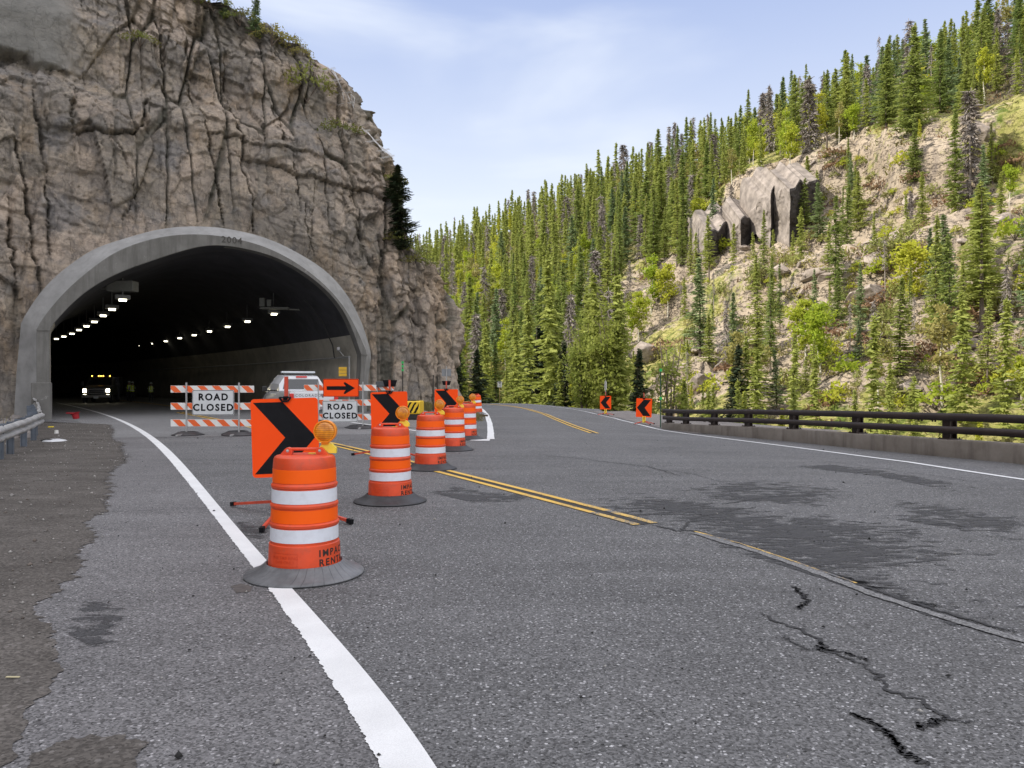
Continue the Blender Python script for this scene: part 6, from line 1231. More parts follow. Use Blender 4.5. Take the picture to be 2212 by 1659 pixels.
def make_tree(name, cat, kind, seed, H, **k):
    t = thing(name, 'x', cat); t['H'] = H
    if kind == 'conifer':
        mat = k.pop('mat', M_SPR); bark = k.pop('bark', M_TRUNK); trunk_mb(H * 0.97, 0.011 * H, 0.02, seed, bend_=0.05).build('trunk', bark, t, True); crown_obj('crown', *conifer_arrays(seed, H, **k), mat, t)
    elif kind == 'dead':
        r = np.random.RandomState(seed); C = []; U = []; W = []; z = H * k.get('b0', 0.15); trunk_mb(H, 0.010 * H, 0.03, seed, bend_=0.10).build('trunk', M_DEAD, t, True)
        while z < H * 0.97:
            t_ = z / H; Rl = k.get('Rm', 1.7) * (1 - t_) ** 0.7 + 0.15
            for q in range(k.get('nb', 6)):
                a = r.uniform(0, 6.283); L = Rl * r.uniform(.35, 1.1); d = np.array([math.cos(a), math.sin(a), -0.35 + r.uniform(-.25, .2)]); C.append(d * L * 0.5 + [0, 0, z]); U.append(d * L * 0.5); W.append(np.cross(d, r.normal(0, 1, 3)) * 0.018)
                for s in range(k.get('tw', 5)):
                    f = r.uniform(.3, 1); e = d + r.normal(0, .6, 3); e[2] -= 0.35; C.append(d * L * f + [0, 0, z] + e * 0.16); U.append(e * 0.22); W.append(np.cross(e, r.normal(0, 1, 3)) * 0.03)
            z += r.uniform(.18, .4)
        crown_obj('crown', np.array(C), np.array(U), np.array(W), M_DTWIG, t)
    else:
        mat = k['mat']; r = np.random.RandomState(seed); Rm = k.get('Rm', 1.8); nst = k.get('stems', 1); tw = MB(); C = []; lf = k.get('leaf', 0.17); z0 = k.get('z0', 0.35)
        bark = k.get('bark', M_ABARK)
        for s in range(nst):
            ang_ = r.uniform(0, 6.28); sp = 0 if nst == 1 else Rm * 0.55 * r.uniform(.3, 1); bx = np.array([0.25 * math.cos(ang_), 0.25 * math.sin(ang_), -0.8]) if nst > 1 else np.array([0, 0, -0.8]); top = np.array([sp * math.cos(ang_), sp * math.sin(ang_), H * r.uniform(.8, 1)])
            kk = 5; pts = [bx + (top - bx) * i / kk + r.normal(0, 0.10, 3) * (i > 0) for i in range(kk + 1)]; r0 = k.get('r0', 0.010) * H / (nst ** .4)
            for i in range(kk): tw.tube(pts[i], pts[i + 1], r0 * (1 - i / kk) + 0.02, 6, 0, r0 * (1 - (i + 1) / kk) + 0.02, caps=False)
            for q in range(int(k.get('limbs', 26) / nst) + 3):
                f = r.uniform(z0, 0.97); p = np.array([np.interp(f * kk, range(kk + 1), [a_[j] for a_ in pts]) for j in range(3)]); a = r.uniform(0, 6.283); prof = math.sin(math.pi * min(1, max(0, (f - z0) / (1 - z0) * 0.85 + 0.12))) ** 0.7
                L = Rm * prof * r.uniform(.5, 1.05) * (0.7 if nst > 1 else 1); d = np.array([math.cos(a), math.sin(a), r.uniform(.3, 1.0)]); e = p + d * L; tw.tube(p, e, 0.028, 4, 0, 0.008, caps=False)
                n = int(k.get('dens', 34) * (L + 0.4)); ff = r.uniform(.25, 1.1, n); C.append(p + d * L * ff[:, None] + r.normal(0, 1, (n, 3)) * (0.16 + 0.16 * L) * np.array([1, 1, .9]))
        tw.build('trunk', bark, t, True); C = np.concatenate(C); n = len(C); U = unit(r.normal(0, 1, (n, 3))); W = unit(np.cross(U, r.normal(0, 1, (n, 3)))); sz = lf * r.uniform(.6, 1.3, n)
        crown_obj('crown', C, U * sz[:, None], W * (sz * .7)[:, None], mat, t)
    return t
def make_bush(name, cat, seed, Rr, Hh, mat, n=420, leaf=0.12, stems=True):
    t = thing(name, 'x', cat); t['H'] = Hh; r = np.random.RandomState(seed); p = r.normal(0, 1, (n, 3)); p = p / np.linalg.norm(p, axis=1)[:, None] * (r.uniform(0.25, 1, n) ** .5)[:, None]; k = _hash(np.floor(p[:, 0] * 2 + 9), np.floor(p[:, 1] * 2 + 9), np.floor(p[:, 2] * 2 + 9), seed) > 0.3; p = p[k]
    C = np.stack([p[:, 0] * Rr, p[:, 1] * Rr, np.abs(p[:, 2]) * Hh * (0.85 + 0.3 * np.sin(p[:, 0] * 4))], 1); n = len(C); U = unit(r.normal(0, 1, (n, 3)) + [0, 0, .8]); W = unit(np.cross(U, r.normal(0, 1, (n, 3)))); sz = leaf * r.uniform(.6, 1.4, n)
    crown_obj('foliage', C, U * sz[:, None], W * (sz * .5)[:, None], mat, t); b = MB(); rr = random.Random(seed)
    for q in range(7): a = rr.uniform(0, 6.28); b.tube((0, 0, -.3), (math.cos(a) * Rr * .6, math.sin(a) * Rr * .6, Hh * .75), 0.02, 4, 0, 0.008, caps=False)
    b.build('stems', M_TRUNK, t); return t
PROTO = {}
def protos(kind, lst): PROTO[kind] = lst
protos('spruce', [make_tree('spruce_tree', 'conifer', 'conifer', s, 17.0, Rm=rm, sparse=sp, base=bs, dens=dn, mat=mt, leaf=.24, taper=.9) for s, rm, sp, bs, dn, mt in ((1, 2.1, 0, .06, 1, M_SPR), (2, 1.8, .1, .10, 1, M_SPR), (3, 2.7, .05, .05, 1, M_SPR), (4, 1.5, .12, .16, .95, M_SPR), (5, 2.3, .08, .10, 1, M_BLUE), (6, 2.0, .18, .24, .95, M_SPR))])
protos('dead', [make_tree('dead_spruce', 'dead tree', 'dead', s, 16.0, Rm=rm, tw=tw_, b0=b0) for s, rm, tw_, b0 in ((11, 1.7, 7, .1), (12, 1.3, 3, .3), (13, 0.9, 1, .5), (14, 1.6, 8, .06))])
protos('aspen', [make_tree('aspen_tree', 'aspen', 'aspen', s, 11.0, mat=mt, Rm=rm, z0=z0_, dens=dn) for s, mt, rm, z0_, dn in ((21, M_ASPEN, 1.9, .3, 40), (22, M_ASPEN, 1.5, .4, 36), (23, M_PALE, 1.4, .4, 22), (24, M_ASPEN, 1.7, .2, 34))])
protos('bush', [make_bush('hillside_shrub', 'shrub', 31, 1.3, 1.4, M_SHRUB), make_bush('hillside_shrub', 'shrub', 32, 1.0, 1.1, M_ASPEN, 300), make_bush('hillside_shrub', 'shrub', 33, 1.5, 1.2, M_RSHR, 380), make_bush('hillside_shrub', 'shrub', 34, 1.2, 1.7, M_PALE, 260)])
USED = set()
def plant(kind, vi, X, Y, H, label, group=None, z=None, wide=1.0, rz=None, rnd=random):
    pr = PROTO[kind][vi % len(PROTO[kind])]; s = H / pr['H']; z = float(T(X, Y)) if z is None else z; rot = (0, 0, rnd.uniform(0, 6.28) if rz is None else rz)
    if pr.name not in USED:
        USED.add(pr.name); pr.location = (X, Y, z); pr.rotation_euler = rot; pr.scale = (s * wide, s * wide, s); pr['label'] = label
        if group: pr['group'] = group
        elif 'group' in pr: del pr['group']
        return pr
    o = dup(pr, (X, Y, z), rot, label, (s * wide, s * wide, s))
    if group: o['group'] = group
    elif 'group' in o: del o['group']
    return o
# --- hillside forest
rr = random.Random(77); nprs = np.random.RandomState(5)
def pxpy(X, Y):
    z = T(X, Y); return CX + FPX * X / Y, HY - FPX * (z - CAMZ) / Y
N = 9000; s_r = nprs.uniform(-480, 30, N * 2); d_r = nprs.uniform(-14, 170, N * 2); Xr = NX * (d_r + C0) + NY * s_r; Yr = NY * (d_r + C0) - NX * s_r
ok = (Yr > 55) & (Xr / Yr < 0.72) & (Xr / Yr > -0.20); Xr, Yr, s_r, d_r = Xr[ok], Yr[ok], s_r[ok], d_r[ok]
px_, py_ = pxpy(Xr, Yr)
def zone(px, py):
    """kind of cover where a base stands, by surveyed region"""
    line_up = np.interp(px, [1500, 1620, 1770, 1950, 2212], [560, 400, 330, 268, 205])      # upper edge of the bare rocks
    if px < 1470: return 'F'
    if py < line_up: return 'U'
    if px < 1560 and py < 700: return 'F'
    if py > 760: return 'B'
    if px > 1950 and py > 560: return 'L'
    return 'R'
keepers = []; grid = {}
for i in np.argsort(Yr):
    zt = zone(px_[i], py_[i]); sp = {'F': 3.4, 'U': 3.3, 'B': 3.0, 'L': 3.2, 'R': 5.2}[zt] * (1 + Yr[i] / 900)
    gx, gy = int(Xr[i] // 10), int(Yr[i] // 10); near = False
    for a in (-1, 0, 1):
        for b_ in (-1, 0, 1):
            for (x2, y2, s2) in grid.get((gx + a, gy + b_), ()):
                if (x2 - Xr[i]) ** 2 + (y2 - Yr[i]) ** 2 < (0.5 * (sp + s2)) ** 2: near = True; break
            if near: break
        if near: break
    if near: continue
    grid.setdefault((gx, gy), []).append((Xr[i], Yr[i], sp)); keepers.append((Xr[i], Yr[i], zt, px_[i], py_[i]))
trees = []
for X, Y, zt, px, py in keepers:
    u = rr.random(); kind = 'spruce'; H = rr.uniform(11, 19)
    if zt == 'F': kind = 'dead' if u < 0.13 else 'aspen' if u < 0.22 + (0.14 if px < 1150 else 0) else 'spruce'
    elif zt == 'U': kind = 'dead' if u < 0.10 else 'aspen' if u < 0.36 else 'spruce'; H = rr.uniform(9, 18)
    elif zt == 'B': kind = 'dead' if u < 0.09 else 'aspen' if u < 0.33 else 'spruce'; H = rr.uniform(6, 14)
    elif zt == 'L': kind = 'dead' if u < 0.10 else 'aspen' if u < 0.32 else 'spruce'; H = rr.uniform(7, 14)
    else: kind = 'dead' if u < 0.16 else 'aspen' if u < 0.26 else 'spruce'; H = rr.uniform(5, 11)
    if zt == 'F' and rr.random() < 0.25: H *= 0.6
    if kind == 'aspen': H *= 0.72
    if 1470 < px < 1560 and py > 540: H *= 0.6
    if px > 1880 and zt in 'BLU': H *= 1.0
    if 1345 < px < 1475 and py > 585: 
        if rr.random() < .8: continue
        H *= .35
    trees.append((H / Y, kind, X, Y, H, zt, px, py))
trees.sort(key=lambda q: -q[0])
def where(z, px, py, short=False):
    hi = 'high' if py < 520 else 'low'
    if z == 'F': return hi + ' on the slope ' + ('beside the cliff edge' if px < 1060 else 'over the road bend' if px < 1190 else 'left of the cottonwoods' if px < 1260 else 'behind the cottonwoods' if px < 1360 else 'left of the cleft rocks')
    if z == 'U': return 'on the skyline above the ' + ('cleft rocks' if px < 1750 else 'pale slabs' if px < 1980 else 'right-hand rocks')
    if z == 'B': return 'behind the ' + ('left end' if px < 1680 else 'middle' if px < 1950 else 'right part') + ' of the bridge rail'
    if z == 'L': return 'low at the right edge of the rocky slope'
    return ('high' if py < 480 else 'midway' if py < 640 else 'low') + ' on the bare rocks, ' + ('left' if px < 1760 else 'middle' if px < 1980 else 'right')
GRP = {'F': 'trees of the dense far stand', 'U': 'trees above the pale rocks', 'B': 'trees on the lower bank', 'L': 'trees on the lower right slope', 'R': 'lone trees on the rocks'}
LOOK = {'spruce': ['tall green spruce', 'slim green spruce', 'broad green spruce', 'narrow green spruce', 'blue-green spruce', 'thin-crowned spruce'], 'dead': ['grey twiggy snag', 'grey short-twigged snag', 'bare grey snag', 'bushy grey snag'], 'aspen': ['bright yellow-green aspen', 'slender yellow-green aspen', 'pale budding aspen', 'low-crowned aspen']}
cnt = {'spruce': 0, 'dead': 0, 'aspen': 0}; rest = []
LIM = {'spruce': 285, 'dead': 130, 'aspen': 140}
for sz, kind, X, Y, H, zt, px, py in trees:
    if cnt[kind] >= LIM[kind] or py > 905: rest.append((kind, X, Y, H)); continue
    vi = rr.randrange(len(PROTO[kind])); cnt[kind] += 1
    plant(kind, vi, X, Y, H, '%s %s' % (LOOK[kind][vi], where(zt, px, py)), GRP[zt], wide=rr.uniform(.8, 1.55), rnd=rr).rotation_euler[0] = rr.uniform(-.03, .03)
print('trees', cnt, 'rest', len(rest))
# hero trees surveyed one by one: (px base, py base, py top, kind, variant, width factor, label)
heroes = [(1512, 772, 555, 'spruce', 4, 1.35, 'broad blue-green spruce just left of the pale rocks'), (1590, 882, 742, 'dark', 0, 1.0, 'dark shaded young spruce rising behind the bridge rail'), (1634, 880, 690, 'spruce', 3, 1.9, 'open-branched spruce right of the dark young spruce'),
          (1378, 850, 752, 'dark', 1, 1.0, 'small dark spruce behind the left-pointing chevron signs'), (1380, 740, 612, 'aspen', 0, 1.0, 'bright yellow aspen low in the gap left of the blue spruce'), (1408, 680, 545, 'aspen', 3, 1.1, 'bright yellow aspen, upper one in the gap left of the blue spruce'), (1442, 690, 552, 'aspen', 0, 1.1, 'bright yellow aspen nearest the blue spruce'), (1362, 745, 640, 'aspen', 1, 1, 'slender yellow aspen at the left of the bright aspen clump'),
          (1975, 290, 55, 'spruce', 2, 1.3, 'largest broad spruce on the right skyline'), (2030, 250, 60, 'spruce', 0, 1.15, 'tall spruce beside the broad one on the right skyline'), (2110, 200, -10, 'spruce', 0, 1.0, 'tall skyline spruce near the right edge'), (1975, 415, 255, 'spruce', 2, 1.1, 'broad spruce standing before the rock slab on the right'), (2062, 470, 225, 'spruce', 1, 1.0, 'tall dark spruce before the upper right rocks'), (2095, 440, 190, 'dead', 3, 1.3, 'tall bushy grey dead spruce before the upper right rocks'),
          (1475, 560, 325, 'spruce', 0, 1.0, 'tall spruce in front of the left cleft rock'), (1805, 650, 420, 'spruce', 3, 1.3, 'slim spruce before the pale slab'), (1810, 720, 560, 'spruce', 2, .9, 'spruce below the pale slab in the middle of the rocks'), (1760, 720, 580, 'spruce', 4, .9, 'blue-green spruce at the left of the mid-slope group'), (2120, 720, 390, 'spruce', 5, 1.5, 'large open-crowned spruce on the right slope'), (1855, 860, 690, 'spruce', 4, 1.2, 'large blue-green spruce rising behind the middle of the rail'), (1740, 870, 770, 'spruce', 2, 1.3, 'pale green spruce behind the bridge rail, right of the open-branched one'), (1990, 870, 700, 'spruce', 0, 1.2, 'green spruce behind the right part of the bridge rail'), (2180, 890, 640, 'spruce', 2, 1.2, 'big bright spruce at the right edge behind the rail'), (1975, 790, 640, 'dead', 2, 1, 'bare pale snag on the right slope')]
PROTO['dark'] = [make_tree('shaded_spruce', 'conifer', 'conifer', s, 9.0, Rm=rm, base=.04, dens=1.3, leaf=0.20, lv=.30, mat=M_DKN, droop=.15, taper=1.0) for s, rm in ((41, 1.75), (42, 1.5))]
for x, yb, yt, kind, vi, wd, lab in heroes:
    h = hit(x, yb) if yb < 800 else None
    if h is None: Yh_ = 84 if x > 1450 else 66; X, Y = (x - CX) / FPX * Yh_, Yh_
    else: X, Y = h
    zb = float(T(X, Y)); Hh = zat(yt, Y) - zb; o = plant(kind, vi, X, Y, Hh, lab, wide=wd, z=zb, rnd=rr)
# willows and cottonwoods on the near bank
WL_ = make_tree('budding_cottonwood', 'cottonwood', 'aspen', 51, 11.0, mat=M_WILLOW, Rm=2.6, stems=5, limbs=70, dens=30, z0=.25, bark=M_TRUNK, r0=.014, leaf=.13); WL2 = make_tree('budding_cottonwood', 'cottonwood', 'aspen', 52, 9.0, mat=M_WILLOW, Rm=1.6, stems=6, limbs=50, dens=16, z0=.15, bark=M_TRUNK, r0=.007, leaf=.10)
PROTO['cot'] = [WL_, WL2]
for x, yt, Y, vi, wd, lab in ((1320, 655, 78, 0, 1.0, 'large budding cottonwood, the rightmost of three near the road'), (1262, 690, 80, 0, .8, 'budding cottonwood left of the largest one'), (1288, 668, 84, 0, .8, 'budding cottonwood in the middle of the near group'), (1455, 715, 66, 1, 1.3, 'thin many-stemmed willow behind the green pole at the rail end')):
    X = (x - CX) / FPX * Y; zb = float(T(X, Y)); plant('cot', vi, X, Y, zat(yt, Y) - zb, lab, z=zb, wide=wd, rnd=rr)
# dark shaded spruces at the bend
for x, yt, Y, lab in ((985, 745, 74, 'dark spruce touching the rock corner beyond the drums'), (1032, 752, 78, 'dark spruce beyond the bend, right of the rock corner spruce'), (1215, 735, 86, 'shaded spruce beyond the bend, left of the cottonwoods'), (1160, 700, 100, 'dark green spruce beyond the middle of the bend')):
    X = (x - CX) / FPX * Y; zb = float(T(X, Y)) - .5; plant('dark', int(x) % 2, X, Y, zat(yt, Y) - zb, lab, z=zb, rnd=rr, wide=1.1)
# the rest of the forest: one joined mass
def forest_mass():
    lows = {'spruce': [conifer_arrays(60 + q, 17, rm, 0.62, leaf=0.42, lv=.55) for q, rm in ((0, 1.9), (1, 1.5), (2, 2.2))]}
    Vs, Fs, off = [], [], 0; mis = []
    for kind, X, Y, H in rest:
        if kind == 'dead' or len(Vs) > 1100: continue
        C, U, W = lows['spruce'][rr.randrange(3)]; s = H / 17.0; a = rr.uniform(0, 6.28); c, s_ = math.cos(a), math.sin(a); Rm_ = np.array([[c, -s_, 0], [s_, c, 0], [0, 0, 1]]).T * s
        if kind == 'aspen': C = C[C[:, 2] > 5]; U = U[:len(C)]; W = W[:len(C)]
        V, F = quads(C @ Rm_, U @ Rm_, W @ Rm_); V = V + [X, Y, float(T(X, Y))]; Vs.append(V); Fs.append(F + off); off += len(V); mis.append(np.full(len(F), 1 if kind == 'aspen' else 0))
    print('mass trees', len(Vs), off)
    o = npmesh('distant_forest', np.concatenate(Vs), np.concatenate(Fs), [M_SPR, M_ASPEN], None, False, np.concatenate(mis)); vcol(o, 'hue', nprs.rand(off) * .5)
    tag(o, 'mass of far green conifers and aspens filling the slope behind the nearer trees', 'forest', kind='stuff')
forest_mass()
# shrubs, boulders and logs over the slope
PROTO['bush'] = PROTO['bush']
cb = 0
for _ in range(4000):
    if cb >= 290: break
    px, py = rr.uniform(1150, 2212), rr.uniform(330, 880); z_ = zone(px, py)
    if z_ in 'FU' and rr.random() > .25: continue
    h = hit(px, py)
    if h is None or h[1] > 220: continue
    cb += 1; vi = rr.choice([0, 0, 1, 1, 2, 3, 3]); nm = ['green shrub', 'bright yellow-green shrub', 'russet twiggy shrub', 'pale budding shrub'][vi]
    plant('bush', vi, h[0], h[1], rr.uniform(.8, 2.2), '%s %s' % (nm, where(z_, px, py)), 'shrubs dotted over the slope', rnd=rr, wide=rr.uniform(.8, 1.4))
def bouldermat():
    m, nt, b = principled('slope_boulder'); v = coords(nt); oi = nt.nodes.new('ShaderNodeObjectInfo')
    c = mixc(nt, rng(nt, tnoise(nt, 1.5, 8, v, 0.7), 0.35, 0.65), (0.22, 0.18, 0.155), (0.42, 0.36, 0.31)); c = mixc(nt, rng(nt, tnoise(nt, 1.2, 6, coords(nt, (2, 2, .3)), 0.7), 0.5, 0.7, 0, .8), c, (0.12, 0.105, 0.10))
    link(nt, c, b.inputs['Base Color']); b.inputs['Roughness'].default_value = .95; bump(nt, b, tnoise(nt, 4, 8, v, .75), .8, .15); return m
M_BOULD = bouldermat()
BM_ = [rock_mesh('boulder', 100 + s, 0.55, 4, 0.8, 1.1) for s in range(6)]
for d_ in BM_: d_.materials.clear(); d_.materials.append(M_BOULD)
nb = 0
for _ in range(3000):
    if nb >= 90: break
    px, py = rr.uniform(1250, 2212), rr.uniform(420, 860); z_ = zone(px, py)
    if z_ in 'FU' and rr.random() > .15: continue
    h = hit(px, py)
    if h is None or h[1] > 200: continue
    nb += 1; s = rr.uniform(.4, 1.7); o = bpy.data.objects.new('boulder', BM_[nb % 6]); COL.objects.link(o); o.location = (h[0], h[1], float(T(*h)) + s * .15); o.scale = (s * rr.uniform(.8, 1.6), s, s * rr.uniform(.6, 1)); o.rotation_euler = (rr.uniform(-.4, .4), rr.uniform(-.4, .4), rr.uniform(0, 6)); w_ = where(z_, px, py)
    tag(o, 'pale boulder lying %s' % w_, 'boulder', 'boulders scattered over the slope')
def cover():
    r = np.random.RandomState(8); n = 26000; s_ = r.uniform(-330, 40, n); d_ = r.uniform(-4, 150, n); X = NX * (d_ + C0) + NY * s_; Y = NY * (d_ + C0) - NX * s_; ok = (Y > 50) & (X / Y < .7) & (X / Y > -.15) & (Y < 330); X, Y, s_, d_ = X[ok], Y[ok], s_[ok], d_[ok]
    rk = sstep(s_, -150, -118) * sstep(d_, 2, 14) * (1 - sstep(d_, 74, 90)); k = fbm(X / 7, Y / 7, 0, 3, 55) > (-0.05 + 0.30 * rk); X, Y, rk = X[k], Y[k], rk[k]; z = T(X, Y); n = len(X); m = 7; sz = r.uniform(.10, .30, n) * (1 + Y / 260)
    C = np.repeat(np.stack([X, Y, z], 1), m, 0) + r.normal(0, 1, (n * m, 3)) * np.array([1, 1, .35]) * np.repeat(sz, m)[:, None] * 1.8; C[:, 2] += np.repeat(sz, m) * 1.2; U = unit(r.normal(0, 1, (n * m, 3)) + [0, 0, 1.2]); W = unit(np.cross(U, r.normal(0, 1, (n * m, 3)))); q = np.repeat(sz, m) * r.uniform(.5, 1.1, n * m)
    V, F = quads(C, U * q[:, None], W * (q * .45)[:, None]); mi = np.repeat(r.choice([0, 0, 1, 2, 3], n), m); o = npmesh('ground_cover', V, F, [M_GRASS, M_SHRUB, M_PALE, M_RSHR], None, False, mi); vcol(o, 'hue', np.repeat(r.rand(n * m), 4)); tag(o, 'low grass, herbs and brush covering the hillside between the trees', 'ground cover', kind='stuff')
cover()
# surveyed rock outcrops: (px, py centre, half width px, half height px, label)
for k, (x, y, w, h_, lab) in enumerate([(1800, 610, 40, 24, 'low brown rock bulge below the mossy slab'), (1905, 640, 60, 30, 'broad pale rock bulge with a dark overhang'), (1515, 830, 42, 30, 'split boulder above the left end of the bridge rail'), (1400, 770, 40, 26, 'pale boulder behind the small dark spruce'), (2150, 300, 60, 40, 'pale rock knob near the right edge')]):
    hh = hit(x, y + h_ * .8) or (20, 90); Y = hh[1] + 1.5; X = (x - CX) / FPX * Y; W = w * Y / FPX; Hh = h_ * Y / FPX; me = rock_mesh('rock_outcrop', 300 + k, 0.45, 5, 1.0, 1.3); me.materials.clear(); me.materials.append(M_BOULD)
    o = bpy.data.objects.new('rock_outcrop', me); COL.objects.link(o); o.location = (X, Y + W * .5, zat(y, Y)); o.scale = (W * 1.1, W * .9, Hh * 1.15); o.rotation_euler = (R(-12), R(14), R(20 + 25 * (k % 3))); tag(o, lab, 'rock')
def cleft(label, L, F_, Rt, depth=7.0, seed=0):
    """angular rock: left edge, front corner and right edge as (px, top, bottom); the front corner stands nearest"""
    h = hit(F_[0], F_[2]) or (40, 150); Y0 = h[1] - 0.5; cols = []
    def edge(a, b, n):
        for k in range(n):
            f = k / n; f3 = f; px = a[0] + (b[0] - a[0]) * f; cols.append((px, a[1] + (b[1] - a[1]) * f + 13 * vnoise(px / 11, seed, 0, 3), a[2] + (b[2] - a[2]) * f, a[3] + (b[3] - a[3]) * f))
    Lq, Fq, Rq = (*L, Y0 + depth), (*F_, Y0), (*Rt, Y0 + depth * 1.2); edge(Lq, Fq, 16); edge(Fq, Rq, 16); cols.append(Rq); V = []; nr = 24
    for i, (px, t_, b_, Y) in enumerate(cols):
        for j in range(nr + 1):
            f = j / nr; p = at(px, t_ + (b_ - t_) * f, Y - 1.2 * (1 - f) + (0.5 if j == 0 else 0)); nn = 1.3 * fbm(p[0] / 2.2, p[2] / 2.2, Y / 3, 4, seed); q = _hash(np.floor(np.array([p[0] / 1.6])), np.floor(np.array([p[2] / 2.4])), np.array([0.0]), seed)[0] - .5; V.append((p[0] + .4 * nn, p[1] + nn + .5 * q, p[2] + .5 * nn))
    n = len(V); V += [(x, y + 10, z + (6.0 if (i % (nr + 1)) == 0 else 0)) for i, (x, y, z) in enumerate(V)]; Fc = []
    for i in range(len(cols) - 1):
        for j in range(nr): a = i * (nr + 1) + j; Fc.append((a, a + 1, a + nr + 2, a + nr + 1)); Fc.append((n + a, n + a + nr + 1, n + a + nr + 2, n + a + 1))
        a = i * (nr + 1); Fc.append((a, a + nr + 1, n + a + nr + 1, n + a))
    for i in (0, len(cols) - 1):
        for j in range(nr): a = i * (nr + 1) + j; Fc.append((a, n + a, n + a + 1, a + 1))
    mi_ = [1 if (16 <= i < len(cols) - 1 and _ < 2 * nr) else 0 for i in range(len(cols) - 1) for _ in range(2 * nr + 1)] + [0] * nr + [1] * nr; b = MB(); b.add(V, Fc); b.m = mi_; o = b.build('rock_outcrop', [pmat('grey_outcrop_rock', (0.26, 0.225, 0.20), .9, .45, .6, 0, .9, .3, .7, (0.12, 0.105, 0.10)), pmat('shaded_side_rock', (0.045, 0.04, 0.038), .9, .5, .8, 0, .8, .3, .6, (0.13, 0.11, 0.10))]); tag(o, label, 'rock')  # second material is blackened to stand for shade on the right faces
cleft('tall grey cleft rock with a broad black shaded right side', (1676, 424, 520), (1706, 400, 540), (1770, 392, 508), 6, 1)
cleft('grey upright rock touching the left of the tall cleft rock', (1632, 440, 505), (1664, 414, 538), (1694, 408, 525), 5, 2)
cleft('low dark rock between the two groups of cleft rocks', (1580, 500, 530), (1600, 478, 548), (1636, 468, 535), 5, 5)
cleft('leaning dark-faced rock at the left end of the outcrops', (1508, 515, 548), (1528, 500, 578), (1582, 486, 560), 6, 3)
def log(x0, y0, x1, y1, lab, r=.16):
    a, c = hit(x0, y0), hit(x1, y1)
    if not a or not c: return
    if abs(a[1] - c[1]) > 12: c = ((x1 - CX) / FPX * a[1], a[1]); zc = zat(y1, a[1])
    else: zc = float(T(*c)) + .4
    t = thing('fallen_log', lab, 'log', (a[0], a[1], float(T(*a)) + .4)); b = MB(); p1 = Vector((c[0] - a[0], c[1] - a[1], zc - float(T(*a)) - .4)); b.tube((0, 0, 0), p1, r, 7, 0, r * .5); b.build('log', M_DEAD, t)
    b = MB()
    for q in (.3, .5, .8): b.tube(p1 * q, p1 * q + Vector((.3, -.3, .7)), .04, 4, 0, .01)
    b.build('branch_stubs', M_DEAD, t)
log(1835, 235, 1905, 292, 'long fallen log leaning down to the top of the slab'); log(1735, 385, 1760, 362, 'short pale log on the upper edge of the cleft rock', .3); log(1942, 830, 1995, 795, 'pale fallen log low on the right slope', .2); log(1545, 800, 1590, 760, 'thin pale log above the left end of the rail')
# --- plants on the cliff
def cliff_plant(kind, vi, px, py, H, lab, wide=1.0, dy=0.6, dz=-0.3, rz=None, tilt=None):
    p = on_cliff(px, py); o = plant(kind, vi, p[0], p[1] + dy * .1, H, lab, z=p[2] + dz, wide=wide, rnd=rr, rz=rz)
    if tilt: o.rotation_euler = (tilt[0], tilt[1], o.rotation_euler[2])
    return o
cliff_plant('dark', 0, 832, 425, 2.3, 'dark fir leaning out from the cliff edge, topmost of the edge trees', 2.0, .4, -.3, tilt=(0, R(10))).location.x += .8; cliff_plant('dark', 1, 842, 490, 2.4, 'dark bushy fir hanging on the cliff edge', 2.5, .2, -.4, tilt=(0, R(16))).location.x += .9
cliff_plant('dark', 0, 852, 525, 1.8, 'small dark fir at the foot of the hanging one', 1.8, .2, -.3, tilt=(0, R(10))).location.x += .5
PROTO['young'] = [make_tree('young_spruce', 'conifer', 'conifer', 43, 5.0, Rm=1.05, base=.05, dens=1.6, leaf=0.12, lv=.20, mat=M_BLUE, sparse=.15, taper=1.0)]
cliff_plant('young', 0, 556, 72, 2.6, 'young spruce on the cliff top against the sky', 1.0); cliff_plant('young', 0, 490, 30, 1.5, 'small young spruce on the cliff top left of the larger one', 1.1)
PROTO['cb'] = [make_bush('cliff_shrub', 'shrub', 61, .8, .7, M_SHRUB, 700, .05), make_bush('cliff_shrub', 'shrub', 62, .7, .6, M_PALE, 500, .045)]
for x, y, H, w, vi, lab in ((668, 195, 1.5, 1.0, 0, 'bright green bush clinging high on the cliff face'), (735, 282, .8, 1.5, 0, 'low shrub on the upper cliff ledge'), (625, 98, .7, 1.3, 1, 'pale shrub on the cliff crest'), (590, 82, .8, 1.3, 1, 'pale shrub on the cliff crest left of its neighbour'), (655, 115, .5, 1.4, 1, 'low pale shrub at the right end of the cliff crest'), (880, 540, .9, 1.4, 0, 'green shrub on the lower cliff shoulder'), (900, 565, .8, 1.4, 0, 'green shrub just below the lower cliff shoulder'), (865, 515, .8, 1.2, 0, 'dark shrub at the foot of the hanging firs'), (465, 12, .7, 1.4, 0, 'dark shrub at the top of the cliff'), (300, 85, .6, 1.5, 0, 'mossy tuft beside the grey sprayed patch'), (520, 45, .7, 1.4, 0, 'dark shrub on the cliff crest between the young spruces'), (850, 395, .7, 1.2, 0, 'shrub at the cliff edge above the firs')):
    cliff_plant('cb', vi, x, y, H, lab, w, .0, -.1)
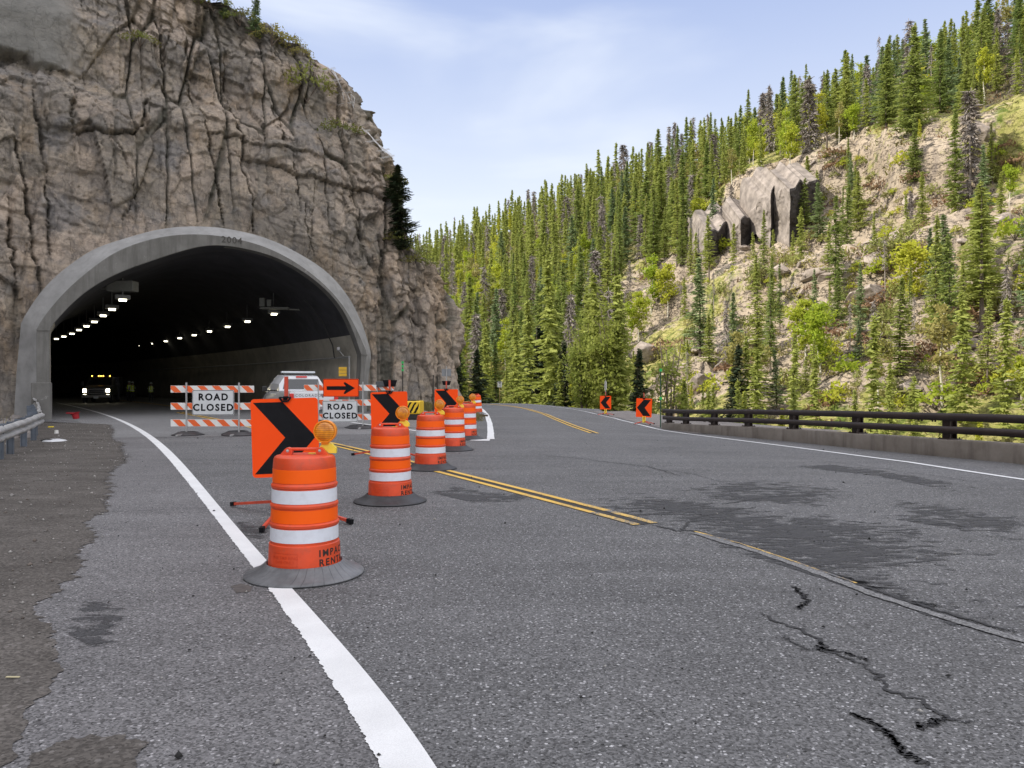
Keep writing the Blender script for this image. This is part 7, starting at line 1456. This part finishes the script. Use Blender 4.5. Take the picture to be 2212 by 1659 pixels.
# rockfall netting glinting at the cliff edge
M_NET = pmat('net_wire', (0.6, 0.6, 0.6), .4, .1, 5, .6)
for pts, lab in (([(705, 145), (722, 170), (735, 200), (738, 225)], 'loose wire netting at the upper cliff edge'), ([(778, 282), (800, 300), (822, 320), (832, 335)], 'wire netting stretched over the middle cliff edge')):
    b = MB(); P = [on_cliff(x - 6, y + 4) for x, y in pts]
    for k in range(5): Q = [Vector(p) + Vector((.25 + .10 * k + .1 * math.sin(i * 2 + k), -.1 + .2 * k, .25 - .05 * k)) for i, p in enumerate(P)]; b.path(Q, .012, 4)
    for i in range(len(P)):
        for q in range(3): p = Vector(P[i]); b.tube(p + Vector((-.2, .1 * q, .0)), p + Vector((.7, .1 * q, .2)), .009, 4)
    tag(b.build('rockfall_net', M_NET), lab, 'netting')
# --- grass tufts, bush and leaf litter by the road
def tufts(name, regions, n, h, mat, lab, seed=1, wdt=.012):
    r = np.random.RandomState(seed); C = []; U = []; W = []
    for A, cnt_ in zip(regions, n):
        A = np.array(A, float)
        for _ in range(cnt_):
            w = r.dirichlet(np.ones(len(A))); p = w @ A; zg = float(T(p[0], p[1])) + .06; m = 14
            q = np.c_[p[0] + r.normal(0, .10, m), p[1] + r.normal(0, .10, m), np.full(m, zg)]; d = unit(np.c_[r.normal(0, .35, (m, 2)), np.ones(m)]); L = h * r.uniform(.4, 1.2, m) / 2
            C.append(q + d * L[:, None]); U.append(d * L[:, None]); W.append(unit(np.cross(d, r.normal(0, 1, (m, 3)))) * wdt)
    V, F = quads(np.concatenate(C), np.concatenate(U), np.concatenate(W)); o = npmesh(name, V, F, mat); vcol(o, 'hue', np.repeat(r.rand(len(F)), 4)); tag(o, lab, 'grass', kind='stuff')
P_ = lambda x, y: gp(x, y)
tufts('grass', [[P_(880, 892), P_(935, 890), P_(940, 884), P_(890, 884)], [P_(985, 893), P_(1040, 900), P_(1045, 915), P_(1000, 905)], [(-21.5, 30), (-19.6, 24), (-14.5, 20), (-17, 27)]], [170, 90, 60], .45, M_GRASS, 'rough dry grass growing at the rock foot, the median and the left verge', 3)
ge = gB[30:79]; tufts('verge_grass', [[tuple(ge[i]), tuple(ge[i + 8]), tuple(ge[i + 4] + [1.5, .5])] for i in range(0, 40, 8)], [60] * 5, .6, M_GRASS, 'tall grass along the back edge of the gravel turnout', 4, .016)
for x, y, H, lab in ((1452, 893, 0.9, 'tangled brown bush behind the left end of the bridge rail'), (900, 884, .8, 'grey-green bush at the rock foot behind the crash cushion')):
    X, Y = gp(x, y); plant('bush', 0 if x < 1440 else 2, X, Y, H, lab, z=float(T(X, Y)), rnd=rr)
for k, L_ in PROTO.items():
    for p in L_:
        if p.name not in USED:
            for c in kids(p): bpy.data.objects.remove(c)
            bpy.data.objects.remove(p)
for o in bpy.data.objects:
    if 'H' in o: del o['H']
